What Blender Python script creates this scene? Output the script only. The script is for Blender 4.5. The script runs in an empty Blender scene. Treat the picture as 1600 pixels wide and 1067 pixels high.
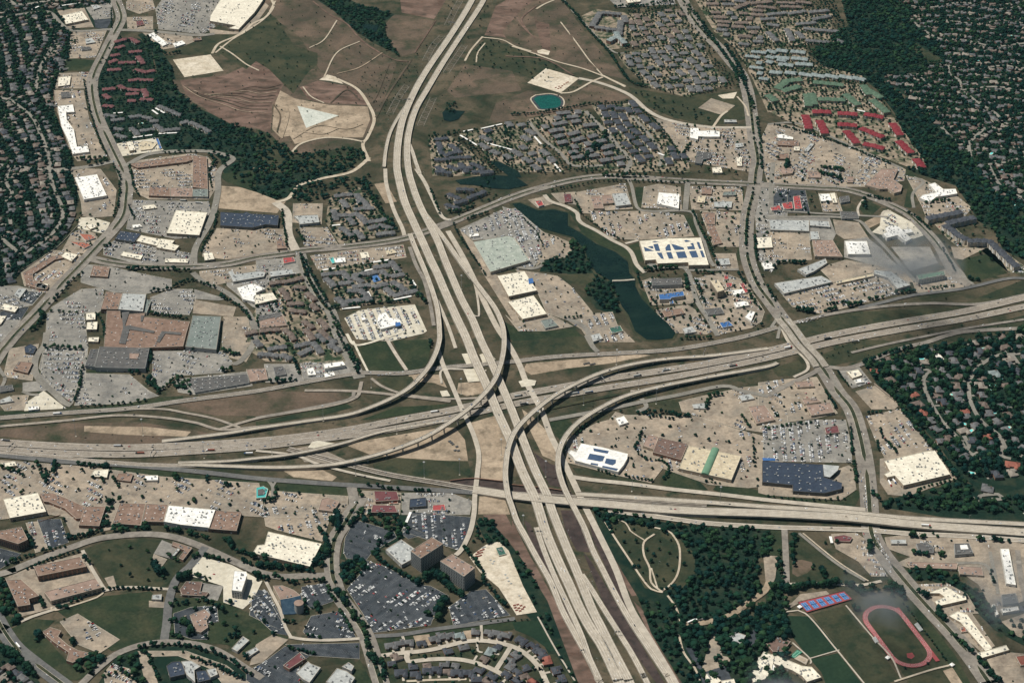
import bpy, math, random
import numpy as np
from mathutils import Vector
R = math.radians
random.seed(7); rng = np.random.default_rng(7)
S = bpy.context.scene; COL = S.collection
# ---------------------------------------------------------------- camera, sky, sun, exposure
H, TILT, F = 2350.0, R(33.0), 3000.0
CY = -H / math.tan(TILT)
cd = bpy.data.cameras.new('camera'); cam = bpy.data.objects.new('camera', cd); COL.objects.link(cam)
cam.location = (0, CY, H); cam.rotation_euler = (R(90) - TILT, 0, 0)
cd.sensor_width = 36; cd.lens = 36 * F / 1600; cd.clip_start = 10; cd.clip_end = 60000
S.camera = cam
SUN_DIR = Vector((0.50, -0.12, -1.0)).normalized()      # the way the light travels
w = bpy.data.worlds.new('World'); S.world = w; w.use_nodes = True
nt = w.node_tree; bg = nt.nodes['Background']
sky = nt.nodes.new('ShaderNodeTexSky'); sky.sky_type = 'NISHITA'; sky.sun_disc = False
sky.sun_elevation = math.asin(-SUN_DIR.z); sky.sun_rotation = math.atan2(-SUN_DIR.x, -SUN_DIR.y)
nt.links.new(sky.outputs[0], bg.inputs[0]); bg.inputs[1].default_value = 0.04
sl = bpy.data.lights.new('sun', 'SUN'); sl.energy = 5.0; sl.angle = R(0.5); sl.color = (1, .955, .87)
so = bpy.data.objects.new('sun', sl); COL.objects.link(so); so.location = (0, 0, 3000)
so.rotation_euler = SUN_DIR.to_track_quat('-Z', 'Y').to_euler()
S.view_settings.view_transform = 'Standard'; S.view_settings.look = 'None'
S.view_settings.exposure = 0.03; S.view_settings.gamma = 1
S.cycles.max_bounces = 4; S.cycles.diffuse_bounces = 2; S.cycles.glossy_bounces = 1
S.cycles.transmission_bounces = 1; S.cycles.volume_bounces = 0; S.cycles.transparent_max_bounces = 4

# ---------------------------------------------------------------- photograph pixel -> point on the ground
cT, sT = math.cos(TILT), math.sin(TILT)
def P(x, y, z=0.0):
    u = (x - 800) / F; v = (y - 533.5) / F
    d = (u, cT - v * sT, -sT - v * cT); t = (z - H) / d[2]
    return (d[0] * t, CY + d[1] * t)
def PX(X, Y, Z=0.0):
    dx, dy, dz = X, Y - CY, Z - H
    zc = dy * cT - dz * sT
    return (800 + F * dx / zc, 533.5 - F * (dy * sT + dz * cT) / zc, zc)
TX = (0, 400, 800, 1200); TY = (0, 265, 530, 797)
def pts(tile, s):
    o = []
    for p in s.split():
        a, b = p.split(','); a = float(a); b = float(b)
        if tile != 'F':
            a = TX[int(tile[0])] + a / 3.9525; b = TY[int(tile[1])] + b / 3.9525
        o.append((a, b))
    return o
def world(tile, s, z=0.0): return [P(x, y, z) for x, y in pts(tile, s)]

# ---------------------------------------------------------------- materials
MT = {}
def mat(name, c1, c2=None, sc=0.02, rough=.85, c3=None, sc2=None, metal=0, island=0, detail=6, lo=.35, hi=.65, spec=.3, stretch=None, seams=None):
    m = bpy.data.materials.new(name); m.use_nodes = True; n = m.node_tree; b = n.nodes['Principled BSDF']
    b.inputs['Roughness'].default_value = rough; b.inputs['Metallic'].default_value = metal
    b.inputs['Specular IOR Level'].default_value = spec if rough < .85 else spec * .15
    N = lambda t: n.nodes.new('ShaderNode' + t); L = n.links.new
    if c2 is None:
        b.inputs['Base Color'].default_value = (*c1, 1); MT[name] = m; return m
    geo = N('NewGeometry'); vec = geo.outputs['Position']
    if stretch:
        mp = N('Mapping'); mp.inputs['Rotation'].default_value = (0, 0, stretch[0]); mp.inputs['Scale'].default_value = (1, stretch[1], 1)
        L(vec, mp.inputs[0]); vec = mp.outputs[0]
    def noise(s, d, lo, hi, dist=0.0):
        t = N('TexNoise'); t.inputs['Scale'].default_value = s; t.inputs['Detail'].default_value = d
        t.inputs['Roughness'].default_value = .62; t.inputs['Distortion'].default_value = dist
        r = N('MapRange'); r.inputs[1].default_value = lo; r.inputs[2].default_value = hi
        L(vec, t.inputs['Vector']); L(t.outputs[0], r.inputs[0]); return r.outputs[0]
    def mix(f, a, c, mode='MIX'):
        x = N('Mix'); x.data_type = 'RGBA'; x.blend_type = mode
        if hasattr(f, 'links'): L(f, x.inputs[0])
        else: x.inputs[0].default_value = f
        for v, k in ((a, 6), (c, 7)):
            if hasattr(v, 'links'): L(v, x.inputs[k])
            else: x.inputs[k].default_value = (*v, 1)
        return x.outputs[2]
    def gr(f):
        r = N('MapRange'); L(f, r.inputs[0]); r.inputs[3].default_value = .78; r.inputs[4].default_value = 1.16; return r.outputs[0]
    out = mix(noise(sc, detail, lo, hi, .9), c1, c2)
    if c3: out = mix(noise(sc2 or sc * 4, detail, .48, .68), out, c3)
    if sc < .05: out = mix(1.0, out, gr(noise(.16, 5, .3, .75, .2)), 'MULTIPLY')
    if island:
        sv = N('HueSaturation'); mr = N('MapRange'); mr.inputs[3].default_value = 1 - island; mr.inputs[4].default_value = 1 + island
        L(geo.outputs['Random Per Island'], mr.inputs[0]); L(mr.outputs[0], sv.inputs['Value']); L(out, sv.inputs['Color']); out = sv.outputs[0]
    if seams:
        br = N('TexBrick'); br.inputs['Scale'].default_value = 1; br.inputs['Brick Width'].default_value = seams[0]; br.inputs['Row Height'].default_value = seams[1]
        br.inputs['Mortar Size'].default_value = seams[2]; br.inputs['Mortar Smooth'].default_value = .3
        br.inputs['Color1'].default_value = (1, 1, 1, 1); br.inputs['Color2'].default_value = (.93, .93, .93, 1); k = seams[3]; br.inputs['Mortar'].default_value = (k, k, k, 1)
        L(vec, br.inputs['Vector']); out = mix(1.0, out, br.outputs[0], 'MULTIPLY')
    L(out, b.inputs['Base Color']); MT[name] = m; return m
# ground
mat('verge', (.028, .032, .020), (.115, .092, .063), .007, 1, (.022, .034, .020), .03, detail=10)
mat('field', (.064, .054, .040), (.150, .108, .080), .007, 1, (.036, .044, .026), .015, detail=12)
mat('redfield', (.095, .062, .048), (.20, .135, .108), .010, 1, (.060, .046, .035), .02, detail=12, stretch=(.9, 1.8))
mat('dirt', (.25, .195, .14), (.40, .32, .235), .012, 1, (.155, .125, .09), .03, detail=12)
mat('sand', (.48, .42, .32), (.60, .54, .44), .02, 1, (.38, .32, .24), .06, detail=8)
mat('chalk', (.44, .46, .41), (.55, .56, .50), .03, 1)
mat('grass', (.017, .029, .018), (.034, .046, .025), .012, 1, (.052, .055, .032), .02, detail=10)
mat('dullgrass', (.030, .037, .023), (.062, .060, .036), .010, 1, (.018, .031, .019), .03, detail=10)
mat('lush', (.013, .029, .019), (.022, .041, .024), .012, 1)
mat('darkgrass', (.007, .020, .015), (.015, .030, .020), .02, 1, (.034, .042, .027), .03)  # dark green ground of the woods, suburbs and estates
mat('mulch', (.045, .034, .033), (.08, .06, .054), .02, 1, (.03, .025, .024), .08)
mat('tanlot', (.225, .20, .165), (.385, .315, .24), .012, .9, (.20, .165, .13), .035, seams=(11, 5.6, .22, .87))
mat('greylot', (.21, .20, .18), (.30, .282, .25), .012, .9, (.155, .15, .14), .035, seams=(12, 5.6, .2, .9))
mat('asphalt', (.040, .047, .056), (.066, .073, .082), .015, .9, (.028, .032, .038), .06)
mat('yard', (.25, .20, .15), (.030, .048, .026), .022, .95, (.33, .27, .20), .05, lo=.42, hi=.56)
mat('concrete', (.50, .46, .37), (.60, .56, .46), .02, .85, (.42, .38, .30), .08)
mat('road', (.19, .17, .148), (.255, .232, .20), .02, .85, (.15, .137, .12), .05)
mat('freeway', (.24, .208, .170), (.31, .270, .222), .015, .8, (.19, .165, .138), .06, detail=8)
mat('newroad', (.37, .33, .27), (.47, .42, .345), .02, .8, (.31, .275, .225), .08)
mat('darkroad', (.10, .10, .10), (.15, .148, .14), .02, .85)
mat('street', (.17, .16, .14), (.24, .225, .195), .02, .85)
mat('path', (.38, .32, .24), (.48, .42, .33), .03, 1)
mat('lake', (.004, .013, .012), (.007, .019, .015), .012, .25, (.010, .023, .018), .03, spec=.1)
mat('teal', (.004, .062, .050), (.006, .085, .065), .03, .15, spec=.5)
mat('pool', (.10, .55, .55), (.16, .65, .62), .2, .15, spec=.5)
mat('paint', (.75, .74, .70)); mat('track', (.25, .055, .06), (.33, .085, .088), .05, .9, (.20, .06, .06), .1)
mat('court', (.035, .12, .30), (.045, .145, .34), .1, .8); mat('greencourt', (.03, .17, .10), (.04, .20, .13), .1, .8)
mat('wear', (.335, .30, .245), (.425, .38, .31), .03, .9, (.26, .225, .18), .1); mat('wear_dark', (.21, .183, .15), (.272, .238, .198), .03, .9); mat('old_paint', (.26, .27, .27))
# roofs and walls
mat('cream', (.78, .73, .60), (.68, .63, .51), .03, .6, (.60, .55, .45), .12, seams=(24, 12, .25, .9))
mat('white', (.85, .84, .80), (.76, .75, .71), .03, .6, (.66, .65, .61), .12, seams=(24, 12, .25, .92))
mat('beige', (.50, .43, .30), (.58, .50, .36), .03, .8, (.43, .36, .26), .1, seams=(14, 7, .25, .85))
mat('brown', (.20, .135, .105), (.27, .19, .15), .03, .9, (.18, .12, .09), .09, seams=(14, 7, .2, .85))
mat('dkbrown', (.13, .085, .07), (.18, .125, .105), .03, .9, seams=(14, 7, .2, .85))
mat('pinkbrown', (.26, .185, .15), (.34, .25, .205), .03, .9, (.2, .15, .12), .08, seams=(14, 7, .2, .85))
mat('lgrey', (.34, .36, .35), (.45, .46, .44), .03, .6, (.28, .29, .29), .1, seams=(9, 40, .3, .85))
mat('greengrey', (.30, .34, .29), (.38, .41, .355), .03, .7, (.25, .28, .25), .1, seams=(18, 9, .3, .85))
mat('tealgrey', (.15, .18, .165), (.19, .215, .20), .03, .8, seams=(18, 9, .3, .85))
mat('dkgrey', (.085, .085, .085), (.125, .12, .115), .05, .9, seams=(14, 7, .2, .85))
mat('navy', (.022, .034, .058), (.034, .047, .074), .03, .7, seams=(20, 10, .3, 1.25))
mat('red', (.26, .04, .042), (.34, .065, .065), .06, .7); mat('redtile', (.20, .065, .048), (.27, .10, .07), .06, .8)
mat('orange', (.26, .085, .055), (.34, .125, .085), .06, .8)
mat('maroon', (.115, .045, .05), (.16, .068, .07), .05, .9); mat('blue', (.03, .10, .27), (.05, .135, .33), .05, .6)
mat('green', (.10, .20, .13), (.135, .245, .16), .05, .6); mat('dkgreen', (.03, .09, .07), (.045, .115, .09), .05, .7)
mat('turquoise', (.05, .32, .31), (.08, .40, .38), .05, .6)
mat('shingle', (.088, .090, .094), (.15, .150, .150), .06, .95); mat('shingle_dark', (.045, .05, .062), (.075, .08, .092), .06, .95)
mat('shingle_brown', (.12, .095, .082), (.175, .14, .12), .06, .95); mat('shingle_pale', (.17, .205, .205), (.24, .275, .27), .06, .9)
mat('shingle_green', (.070, .115, .080), (.10, .15, .105), .06, .95); mat('shingle_tan', (.20, .175, .15), (.27, .24, .205), .06, .95)
mat('shingle_red', (.15, .024, .032), (.21, .042, .05), .06, .9); mat('shingle_maroon', (.125, .055, .06), (.175, .085, .085), .06, .95)
mat('wall_tan', (.36, .29, .21), (.42, .34, .26), .1, .9); mat('wall_brick', (.20, .11, .08), (.26, .15, .11), .3, .9)
mat('wall_white', (.62, .60, .55), (.68, .66, .61), .1, .8); mat('wall_grey', (.30, .30, .29), (.36, .36, .34), .1, .85)
mat('wall_dark', (.10, .095, .09), (.14, .13, .12), .1, .8); mat('wall_stone', (.42, .37, .30), (.5, .44, .36), .2, .9)
mat('glass', (.02, .03, .04), rough=.15, spec=.6); mat('blueglass', (.02, .045, .075), (.05, .085, .12), .1, .2, spec=.6)
mat('solar', (.040, .068, .125), (.055, .09, .155), .1, .35, seams=(3, 2, .12, 1.6)); mat('metal', (.42, .43, .43), rough=.5, metal=.3)
mat('dkmetal', (.10, .10, .10), rough=.6); mat('soundwall', (.30, .24, .19), (.36, .30, .24), .1, .9)
mat('pier', (.42, .385, .32), (.50, .46, .385), .1, .85)
# plants
mat('leaf', (.0045, .023, .017), (.012, .037, .020), .035, .9, island=.4)
mat('leaf2', (.011, .034, .017), (.024, .052, .023), .035, .9, island=.4)
mat('leaf3', (.003, .019, .018), (.008, .029, .023), .035, .9, island=.4)
mat('bark', (.09, .065, .045), (.13, .10, .07), .5, .95)
for k, c in dict(car_white=(.80, .80, .78), car_silver=(.48, .49, .50), car_black=(.018, .018, .02), car_grey=(.12, .125, .13),
                 car_red=(.36, .03, .03), car_blue=(.05, .10, .22), car_tan=(.36, .29, .20)).items():
    mat(k, c, rough=.3, spec=.6)
# ---------------------------------------------------------------- mesh helpers
def tag(o, label=None, cat=None, group=None, kind=None):
    if label: o['label'] = label
    if cat: o['category'] = cat
    if group: o['group'] = group
    if kind: o['kind'] = kind
    return o
def mesh(name, V, Fc, mats, mi=None, smooth=False):
    me = bpy.data.meshes.new(name); me.from_pydata([tuple(map(float, v)) for v in V], [], Fc)
    for m in mats: me.materials.append(MT[m])
    if mi is not None: me.polygons.foreach_set('material_index', mi)
    if smooth: me.polygons.foreach_set('use_smooth', [True] * len(Fc))
    me.update(); return me
def link(name, me, parent=None, loc=None, rz=0):
    o = bpy.data.objects.new(name, me); COL.objects.link(o)
    if parent: o.parent = parent
    if loc is not None: o.location = loc
    if rz: o.rotation_euler.z = rz
    return o
def empty(name, loc):
    o = bpy.data.objects.new(name, None); COL.objects.link(o); o.location = loc; o.empty_display_size = 2; return o
def area2(p): return sum(p[i][0] * p[(i + 1) % len(p)][1] - p[(i + 1) % len(p)][0] * p[i][1] for i in range(len(p))) / 2
def ccw(p): return list(p) if area2(p) > 0 else list(reversed(p))
def centroid(p):
    a = area2(p)
    if abs(a) < 1: return (sum(q[0] for q in p) / len(p), sum(q[1] for q in p) / len(p))
    cx = cy = 0
    for i in range(len(p)):
        x0, y0 = p[i]; x1, y1 = p[(i + 1) % len(p)]; k = x0 * y1 - x1 * y0; cx += (x0 + x1) * k; cy += (y0 + y1) * k
    return (cx / 6 / a, cy / 6 / a)
class MB:
    def __init__(s): s.V = []; s.F = []; s.M = []
    def add(s, V, Fc, m=0):
        n = len(s.V); s.V += V; s.F += [tuple(i + n for i in f) for f in Fc]; s.M += [m] * len(Fc)
    def prism(s, poly, z0, z1, m=0, top=True, bottom=False):
        p = ccw(poly); n = len(p)
        s.add([(x, y, z0) for x, y in p] + [(x, y, z1) for x, y in p],
              [(i, (i + 1) % n, n + (i + 1) % n, n + i) for i in range(n)] + ([tuple(range(n, 2 * n))] if top else []) + ([tuple(reversed(range(n)))] if bottom else []), m)
    def box(s, cx, cy, z0, z1, w, d, a=0, m=0):
        c, q = math.cos(a), math.sin(a)
        s.prism([(cx + x * c - y * q, cy + x * q + y * c) for x, y in ((-w / 2, -d / 2), (w / 2, -d / 2), (w / 2, d / 2), (-w / 2, d / 2))], z0, z1, m, bottom=True)
    def hip(s, cx, cy, z, w, d, rise, a=0, m=0, inset=None, over=.5):
        w += over * 2; d += over * 2; i = (min(d / 2, w / 2) if inset is None else inset) ; c, q = math.cos(a), math.sin(a)
        L = [(-w / 2, -d / 2, z), (w / 2, -d / 2, z), (w / 2, d / 2, z), (-w / 2, d / 2, z), (-w / 2 + i, 0, z + rise), (w / 2 - i, 0, z + rise)]
        s.add([(cx + x * c - y * q, cy + x * q + y * c, zz) for x, y, zz in L], [(0, 1, 5, 4), (1, 2, 5), (2, 3, 4, 5), (3, 0, 4), (3, 2, 1, 0)], m)
    def cyl(s, cx, cy, z0, z1, r, n=10, m=0, r2=None):
        r2 = r if r2 is None else r2
        s.add([(cx + r * math.cos(t * 2 * math.pi / n), cy + r * math.sin(t * 2 * math.pi / n), z0) for t in range(n)] +
              [(cx + r2 * math.cos(t * 2 * math.pi / n), cy + r2 * math.sin(t * 2 * math.pi / n), z1) for t in range(n)],
              [(i, (i + 1) % n, n + (i + 1) % n, n + i) for i in range(n)] + [tuple(range(n, 2 * n))], m)
    def me(s, name, mats, off=(0, 0, 0)): return mesh(name, [(v[0] - off[0], v[1] - off[1], v[2] - off[2]) for v in s.V], s.F, mats, s.M)
    def link(s, name, mats, parent=None, off=(0, 0, 0)): return link(name, s.me(name, mats, off), parent)
    def arrays(s): return (np.array(s.V, float), s.F, np.array(s.M, int))
class Mass:
    """one mesh gathered from many transformed copies of small templates"""
    def __init__(s): s.v = []; s.lv = []; s.ls = []; s.mi = []; s.n = 0; s.nl = 0; s.c = {}
    def add(s, key, arr, x, y, z, a, sx=1, sz=1):
        if key not in s.c:
            V, Fc, M = arr; s.c[key] = (V, np.concatenate([np.array(f) for f in Fc]), np.array([len(f) for f in Fc]), M)
        V, lv, ln, M = s.c[key]; c, q = math.cos(a), math.sin(a)
        W = np.empty_like(V); W[:, 0] = (V[:, 0] * c - V[:, 1] * q) * sx + x; W[:, 1] = (V[:, 0] * q + V[:, 1] * c) * sx + y; W[:, 2] = V[:, 2] * sz + z
        s.v.append(W); s.lv.append(lv + s.n); s.ls.append(ln); s.mi.append(M); s.n += len(V)
    def build(s, name, mats):
        if not s.v: return None
        V = np.concatenate(s.v); lv = np.concatenate(s.lv); ln = np.concatenate(s.ls); mi = np.concatenate(s.mi)
        me = bpy.data.meshes.new(name); me.vertices.add(len(V)); me.vertices.foreach_set('co', V.ravel())
        me.loops.add(len(lv)); me.loops.foreach_set('vertex_index', lv)
        me.polygons.add(len(ln)); me.polygons.foreach_set('loop_start', np.concatenate([[0], np.cumsum(ln)[:-1]])); me.polygons.foreach_set('loop_total', ln)
        for m in mats: me.materials.append(MT[m])
        me.polygons.foreach_set('material_index', mi); me.update(calc_edges=True)
        return link(name, me)
def inside(x, y, poly):
    r = False; n = len(poly); j = n - 1
    for i in range(n):
        xi, yi = poly[i]; xj, yj = poly[j]
        if (yi > y) != (yj > y) and x < (xj - xi) * (y - yi) / (yj - yi) + xi: r = not r
        j = i
    return r
# ---------------------------------------------------------------- what stands where (so trees, cars and houses keep clear)
G = 4.0; OCC = {}
def occ_poly(poly, v, grow=0):
    xs = [p[0] for p in poly]; ys = [p[1] for p in poly]
    for i in range(int(min(xs) // G), int(max(xs) // G) + 1):
        for j in range(int(min(ys) // G), int(max(ys) // G) + 1):
            if inside((i + .5) * G, (j + .5) * G, poly): OCC[i, j] = v
def occ_line(line, w, v):
    for (x0, y0), (x1, y1) in zip(line, line[1:]):
        L = math.hypot(x1 - x0, y1 - y0); n = max(1, int(L / 3))
        for k in range(n + 1):
            x = x0 + (x1 - x0) * k / n; y = y0 + (y1 - y0) * k / n; r = int(w / 2 // G) + 1
            for i in range(int(x // G) - r, int(x // G) + r + 1):
                for j in range(int(y // G) - r, int(y // G) + r + 1):
                    if ((i + .5) * G - x) ** 2 + ((j + .5) * G - y) ** 2 < (w / 2 + 1.5) ** 2: OCC[i, j] = v
def occ(x, y): return OCC.get((int(x // G), int(y // G)))
def disc_free(x, y, r, ok=()):
    k = int(r // G) + 1; i0 = int(x // G); j0 = int(y // G)
    for i in range(i0 - k, i0 + k + 1):
        for j in range(j0 - k, j0 + k + 1):
            if ((i + .5) * G - x) ** 2 + ((j + .5) * G - y) ** 2 < r * r:
                v = OCC.get((i, j))
                if v and v not in ok: return False
    return True
def in_view(x, y, z=0, m=25):
    a, b, _ = PX(x, y, z); return -m < a < 1600 + m and -m < b < 1067 + m
def smooth(line, step=9.0):
    p = [np.array(q, float) for q in line]
    if len(p) < 3:
        a, b = p; n = max(2, int(np.linalg.norm(b - a) / step)); return [tuple(a + (b - a) * k / n) for k in range(n + 1)]
    p = [2 * p[0] - p[1]] + p + [2 * p[-1] - p[-2]]; out = []
    for i in range(1, len(p) - 2):
        n = max(2, int(np.linalg.norm((p[i + 1] - p[i])[:2]) / step))
        for k in range(n):
            t = k / n; a, b, c, d = p[i - 1:i + 3]
            out.append(tuple(.5 * (2 * b + (c - a) * t + (2 * a - 5 * b + 4 * c - d) * t * t + (3 * b - a - 3 * c + d) * t ** 3)))
    out.append(tuple(p[-2])); return out
def normals(line):
    o = []
    for i in range(len(line)):
        a = line[max(0, i - 1)]; b = line[min(len(line) - 1, i + 1)]; dx, dy = b[0] - a[0], b[1] - a[1]; L = math.hypot(dx, dy) or 1
        o.append((-dy / L, dx / L))
    return o
LZ = {'field': .02, 'lot': .7, 'road': 1.4, 'mark': 2.3}; LI = {k: 0 for k in LZ}
def layer(k): LI[k] += 1; return LZ[k] + .004 * LI[k]
def sheet(name, poly, m, lay, label=None, occv=None, group=None):
    z = layer(lay); p = ccw(poly); o = link(name, mesh(name, [(x, y, z) for x, y in p], [tuple(range(len(p)))], [m]))
    tag(o, label, None, group, 'structure')
    if occv: occ_poly(poly, occv)
    return o
def ribbon_geo(line, w, z, off=0.0, taper=False):
    n = normals(line); V = []; Fc = []
    for i, (p, q) in enumerate(zip(line, n)):
        zz = z if len(p) < 3 else p[2] + z; k = w / 2
        if taper: t = min(i, len(line) - 1 - i) / 2.0; k *= min(1, .12 + t)
        V += [(p[0] + q[0] * (off - k), p[1] + q[1] * (off - k), zz), (p[0] + q[0] * (off + k), p[1] + q[1] * (off + k), zz)]
        if i: j = 2 * i; Fc.append((j - 2, j, j + 1, j - 1))
    return V, Fc
def ribbon(name, line, w, m, lay='road', label=None, occv='road', off=0.0, taper=False, kind='structure'):
    V, Fc = ribbon_geo(line, w, layer(lay), off, taper); me = mesh(name, V, Fc, [m]); o = link(name, me)
    if me.polygons and me.polygons[0].normal.z < 0: me.flip_normals()
    tag(o, label, None, None, kind)
    if occv: occ_line([(p[0], p[1]) for p in line], w, occv)
    return o
LAND = []      # (x, y, phrase) of things a label may refer to
def offset(line, d):
    n = normals(line); return [(p[0] + q[0] * d, p[1] + q[1] * d) + tuple(p[2:]) for p, q in zip(line, n)]
def dashes(line, off, z, on, gap, wd, mb):
    L = offset(line, off); acc = 0; n = normals(L)
    for i in range(len(L) - 1):
        a, b = L[i], L[i + 1]; s = math.hypot(b[0] - a[0], b[1] - a[1]); acc += s
        if gap == 0 or acc % (on + gap) < on:
            za = (a[2] if len(a) > 2 else 0) + z; zb = (b[2] if len(b) > 2 else 0) + z; k = wd / 2; q = n[i]; r = n[i + 1]
            mb.add([(a[0] - q[0] * k, a[1] - q[1] * k, za), (b[0] - r[0] * k, b[1] - r[1] * k, zb), (b[0] + r[0] * k, b[1] + r[1] * k, zb), (a[0] + q[0] * k, a[1] + q[1] * k, za)], [(0, 1, 2, 3)])
# ---------------------------------------------------------------- buildings
WALLFOR = dict(cream='wall_tan', white='wall_white', beige='wall_tan', brown='wall_brick', dkbrown='wall_brick', pinkbrown='wall_tan', lgrey='wall_grey', greengrey='wall_stone',
               tealgrey='wall_grey', dkgrey='wall_grey', navy='wall_dark', red='wall_white', redtile='wall_tan', maroon='wall_brick', blue='wall_stone', green='wall_stone', dkgreen='wall_tan', turquoise='wall_tan', orange='wall_white', blueglass='wall_dark')
def inset_poly(p, d):
    p = ccw(p); n = len(p); o = []
    for i in range(n):
        a, b, c = p[i - 1], p[i], p[(i + 1) % n]
        e1 = (b[0] - a[0], b[1] - a[1]); e2 = (c[0] - b[0], c[1] - b[1]); l1 = math.hypot(*e1) or 1; l2 = math.hypot(*e2) or 1
        n1 = (-e1[1] / l1, e1[0] / l1); n2 = (-e2[1] / l2, e2[0] / l2); k = 1 + n1[0] * n2[0] + n1[1] * n2[1]
        k = max(k, .4); o.append((b[0] + d * (n1[0] + n2[0]) / k, b[1] + d * (n1[1] + n2[1]) / k))
    return o
def main_angle(p):
    best = max(range(len(p)), key=lambda i: math.hypot(p[i - 1][0] - p[i][0], p[i - 1][1] - p[i][1]))
    return math.atan2(p[best][1] - p[best - 1][1], p[best][0] - p[best - 1][0])
unit_mb = MB(); unit_mb.box(0, 0, 0, 1.9, 3.6, 2.4); unit_mb.box(0, 0, 1.9, 2.2, 2.2, 1.6, m=1); UNIT = unit_mb.me('rooftop_unit', ['metal', 'dkmetal'])
vent_mb = MB(); vent_mb.box(0, 0, 0, 1.1, 1.6, 1.6); VENT = vent_mb.me('roof_vent', ['dkmetal'])
sky_mb = MB(); sky_mb.box(0, 0, 0, .5, 2.4, 1.4); SKYL = sky_mb.me('skylight', ['white'])
win_mb = MB(); win_mb.box(0, 0, 0, 1, 1, .3); WIN = win_mb.me('window', ['glass'])
door_mb = MB(); door_mb.box(0, 0, 0, 3.2, 2.8, .3); DOOR = door_mb.me('loading_door', ['wall_white'])
bay_mb = MB(); bay_mb.box(0, 0, 0, 2.6, 5, .35); BAY = bay_mb.me('shop_window', ['glass'])
def building(tile, s, h, roof, label, flags='', wall=None, name='commercial_building', cat='building'):
    p = ccw(world(tile, s, h)); c = centroid(p); A = area2(p); occ_poly(p, 'building')
    root = empty(name, (c[0], c[1], .5)); tag(root, label, cat); LAND.append((c[0], c[1], label))
    off = (c[0], c[1], .5); wall = 'wall_grey' if 'g' in flags else wall or WALLFOR.get(roof, 'wall_tan')
    b = MB(); b.prism(p, 0, h - .9, 0, top=False); b.link('wall', [wall], root, off)
    ip = inset_poly(p, .5)
    r = MB(); r.add([(x, y, h - .9) for x, y in ip], [tuple(range(len(ip)))]); r.link('roof', [roof], root, off)
    q = MB(); n = len(p)                                                   # parapet: inner, outer and top
    for i in range(n):
        j = (i + 1) % n; a, b_, c_, d = p[i], p[j], ip[j], ip[i]
        q.add([(*a, h - .9), (*b_, h - .9), (*b_, h), (*a, h), (*d, h), (*c_, h), (*d, h - .9), (*c_, h - .9)], [(0, 1, 2, 3), (3, 2, 5, 4), (4, 5, 7, 6)])
    pm = {'navy': 'wall_dark', 'tealgrey': 'wall_stone', 'dkgrey': 'wall_grey'}.get(roof, 'wall_stone' if roof in ('brown', 'pinkbrown', 'maroon', 'dkbrown', 'lgrey', 'greengrey') else 'cream')
    q.link('parapet', [pm], root, off)
    ang = main_angle(p); xs = [v[0] for v in ip]; ys = [v[1] for v in ip]
    def free(m):
        for _ in range(60):
            x = random.uniform(min(xs), max(xs)); y = random.uniform(min(ys), max(ys))
            if inside(x, y, inset_poly(p, m)): return x, y
        return None
    if 's' not in flags and 'n' not in flags:
        for _ in range(min(26, 2 + int(A / 300))):
            f = free(3)
            if f: link('rooftop_unit', UNIT, root, (f[0] - off[0], f[1] - off[1], h - .9 - .5), ang + (math.pi / 2 if random.random() < .3 else 0))
        if A > 1500:
            ca, sa = math.cos(ang), math.sin(ang); k = 0; st = max(16, math.sqrt(A / 26))      # skylights and vents on a regular grid
            for i in range(-12, 13):
                for j in range(-12, 13):
                    x = c[0] + i * st * ca - j * st * sa; y = c[1] + i * st * sa + j * st * ca
                    if k < 40 and inside(x, y, inset_poly(p, 4)):
                        link('skylight' if roof not in ('cream', 'white') else 'roof_vent', SKYL if roof not in ('cream', 'white') else VENT, root, (x - off[0], y - off[1], h - .9 - .5), ang); k += 1
    # openings on every outer wall
    for i in range(n):
        a, e = p[i], p[(i + 1) % n]; L = math.hypot(e[0] - a[0], e[1] - a[1])
        if L < 9: continue
        ux, uy = (e[0] - a[0]) / L, (e[1] - a[1]) / L; nx, ny = uy, -ux; th = math.atan2(uy, ux); cam_side = ny < .1
        if 'o' in flags:
            st = int((h - 1.5) // 3.7); step = max(3.2, L / 14) if h > 25 else max(4.5, L / 10)
            if not cam_side: continue
            m = int(L // step); rest = MB()
            for lv in range(st):
                for k in range(m):
                    t = (k + .5) * L / m; x, y = a[0] + ux * t, a[1] + uy * t; z = 1.6 + lv * 3.7
                    wo = link('window', WIN, root, (x + nx * .05 - off[0], y + ny * .05 - off[1], z - .5), th); wo.scale = (L / m * .68, 1, 2.0)
            continue
        if 'b' in flags or not cam_side: continue
        m = min(6, int(L // 16))
        for k in range(m):
            t = (k + .5) * L / m + random.uniform(-2, 2); x, y = a[0] + ux * t, a[1] + uy * t; big = random.random() < .5
            link('loading_door' if big else 'shop_window', DOOR if big else BAY, root, (x + nx * .05 - off[0], y + ny * .05 - off[1], .2), th)
    return root, p, h
def on_roof(root, tile, s, z, m, name, dz=.3):
    off = root.location; b = MB(); b.prism(world(tile, s, z), z - dz, z); b.link(name, [m], root, tuple(off))
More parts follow.
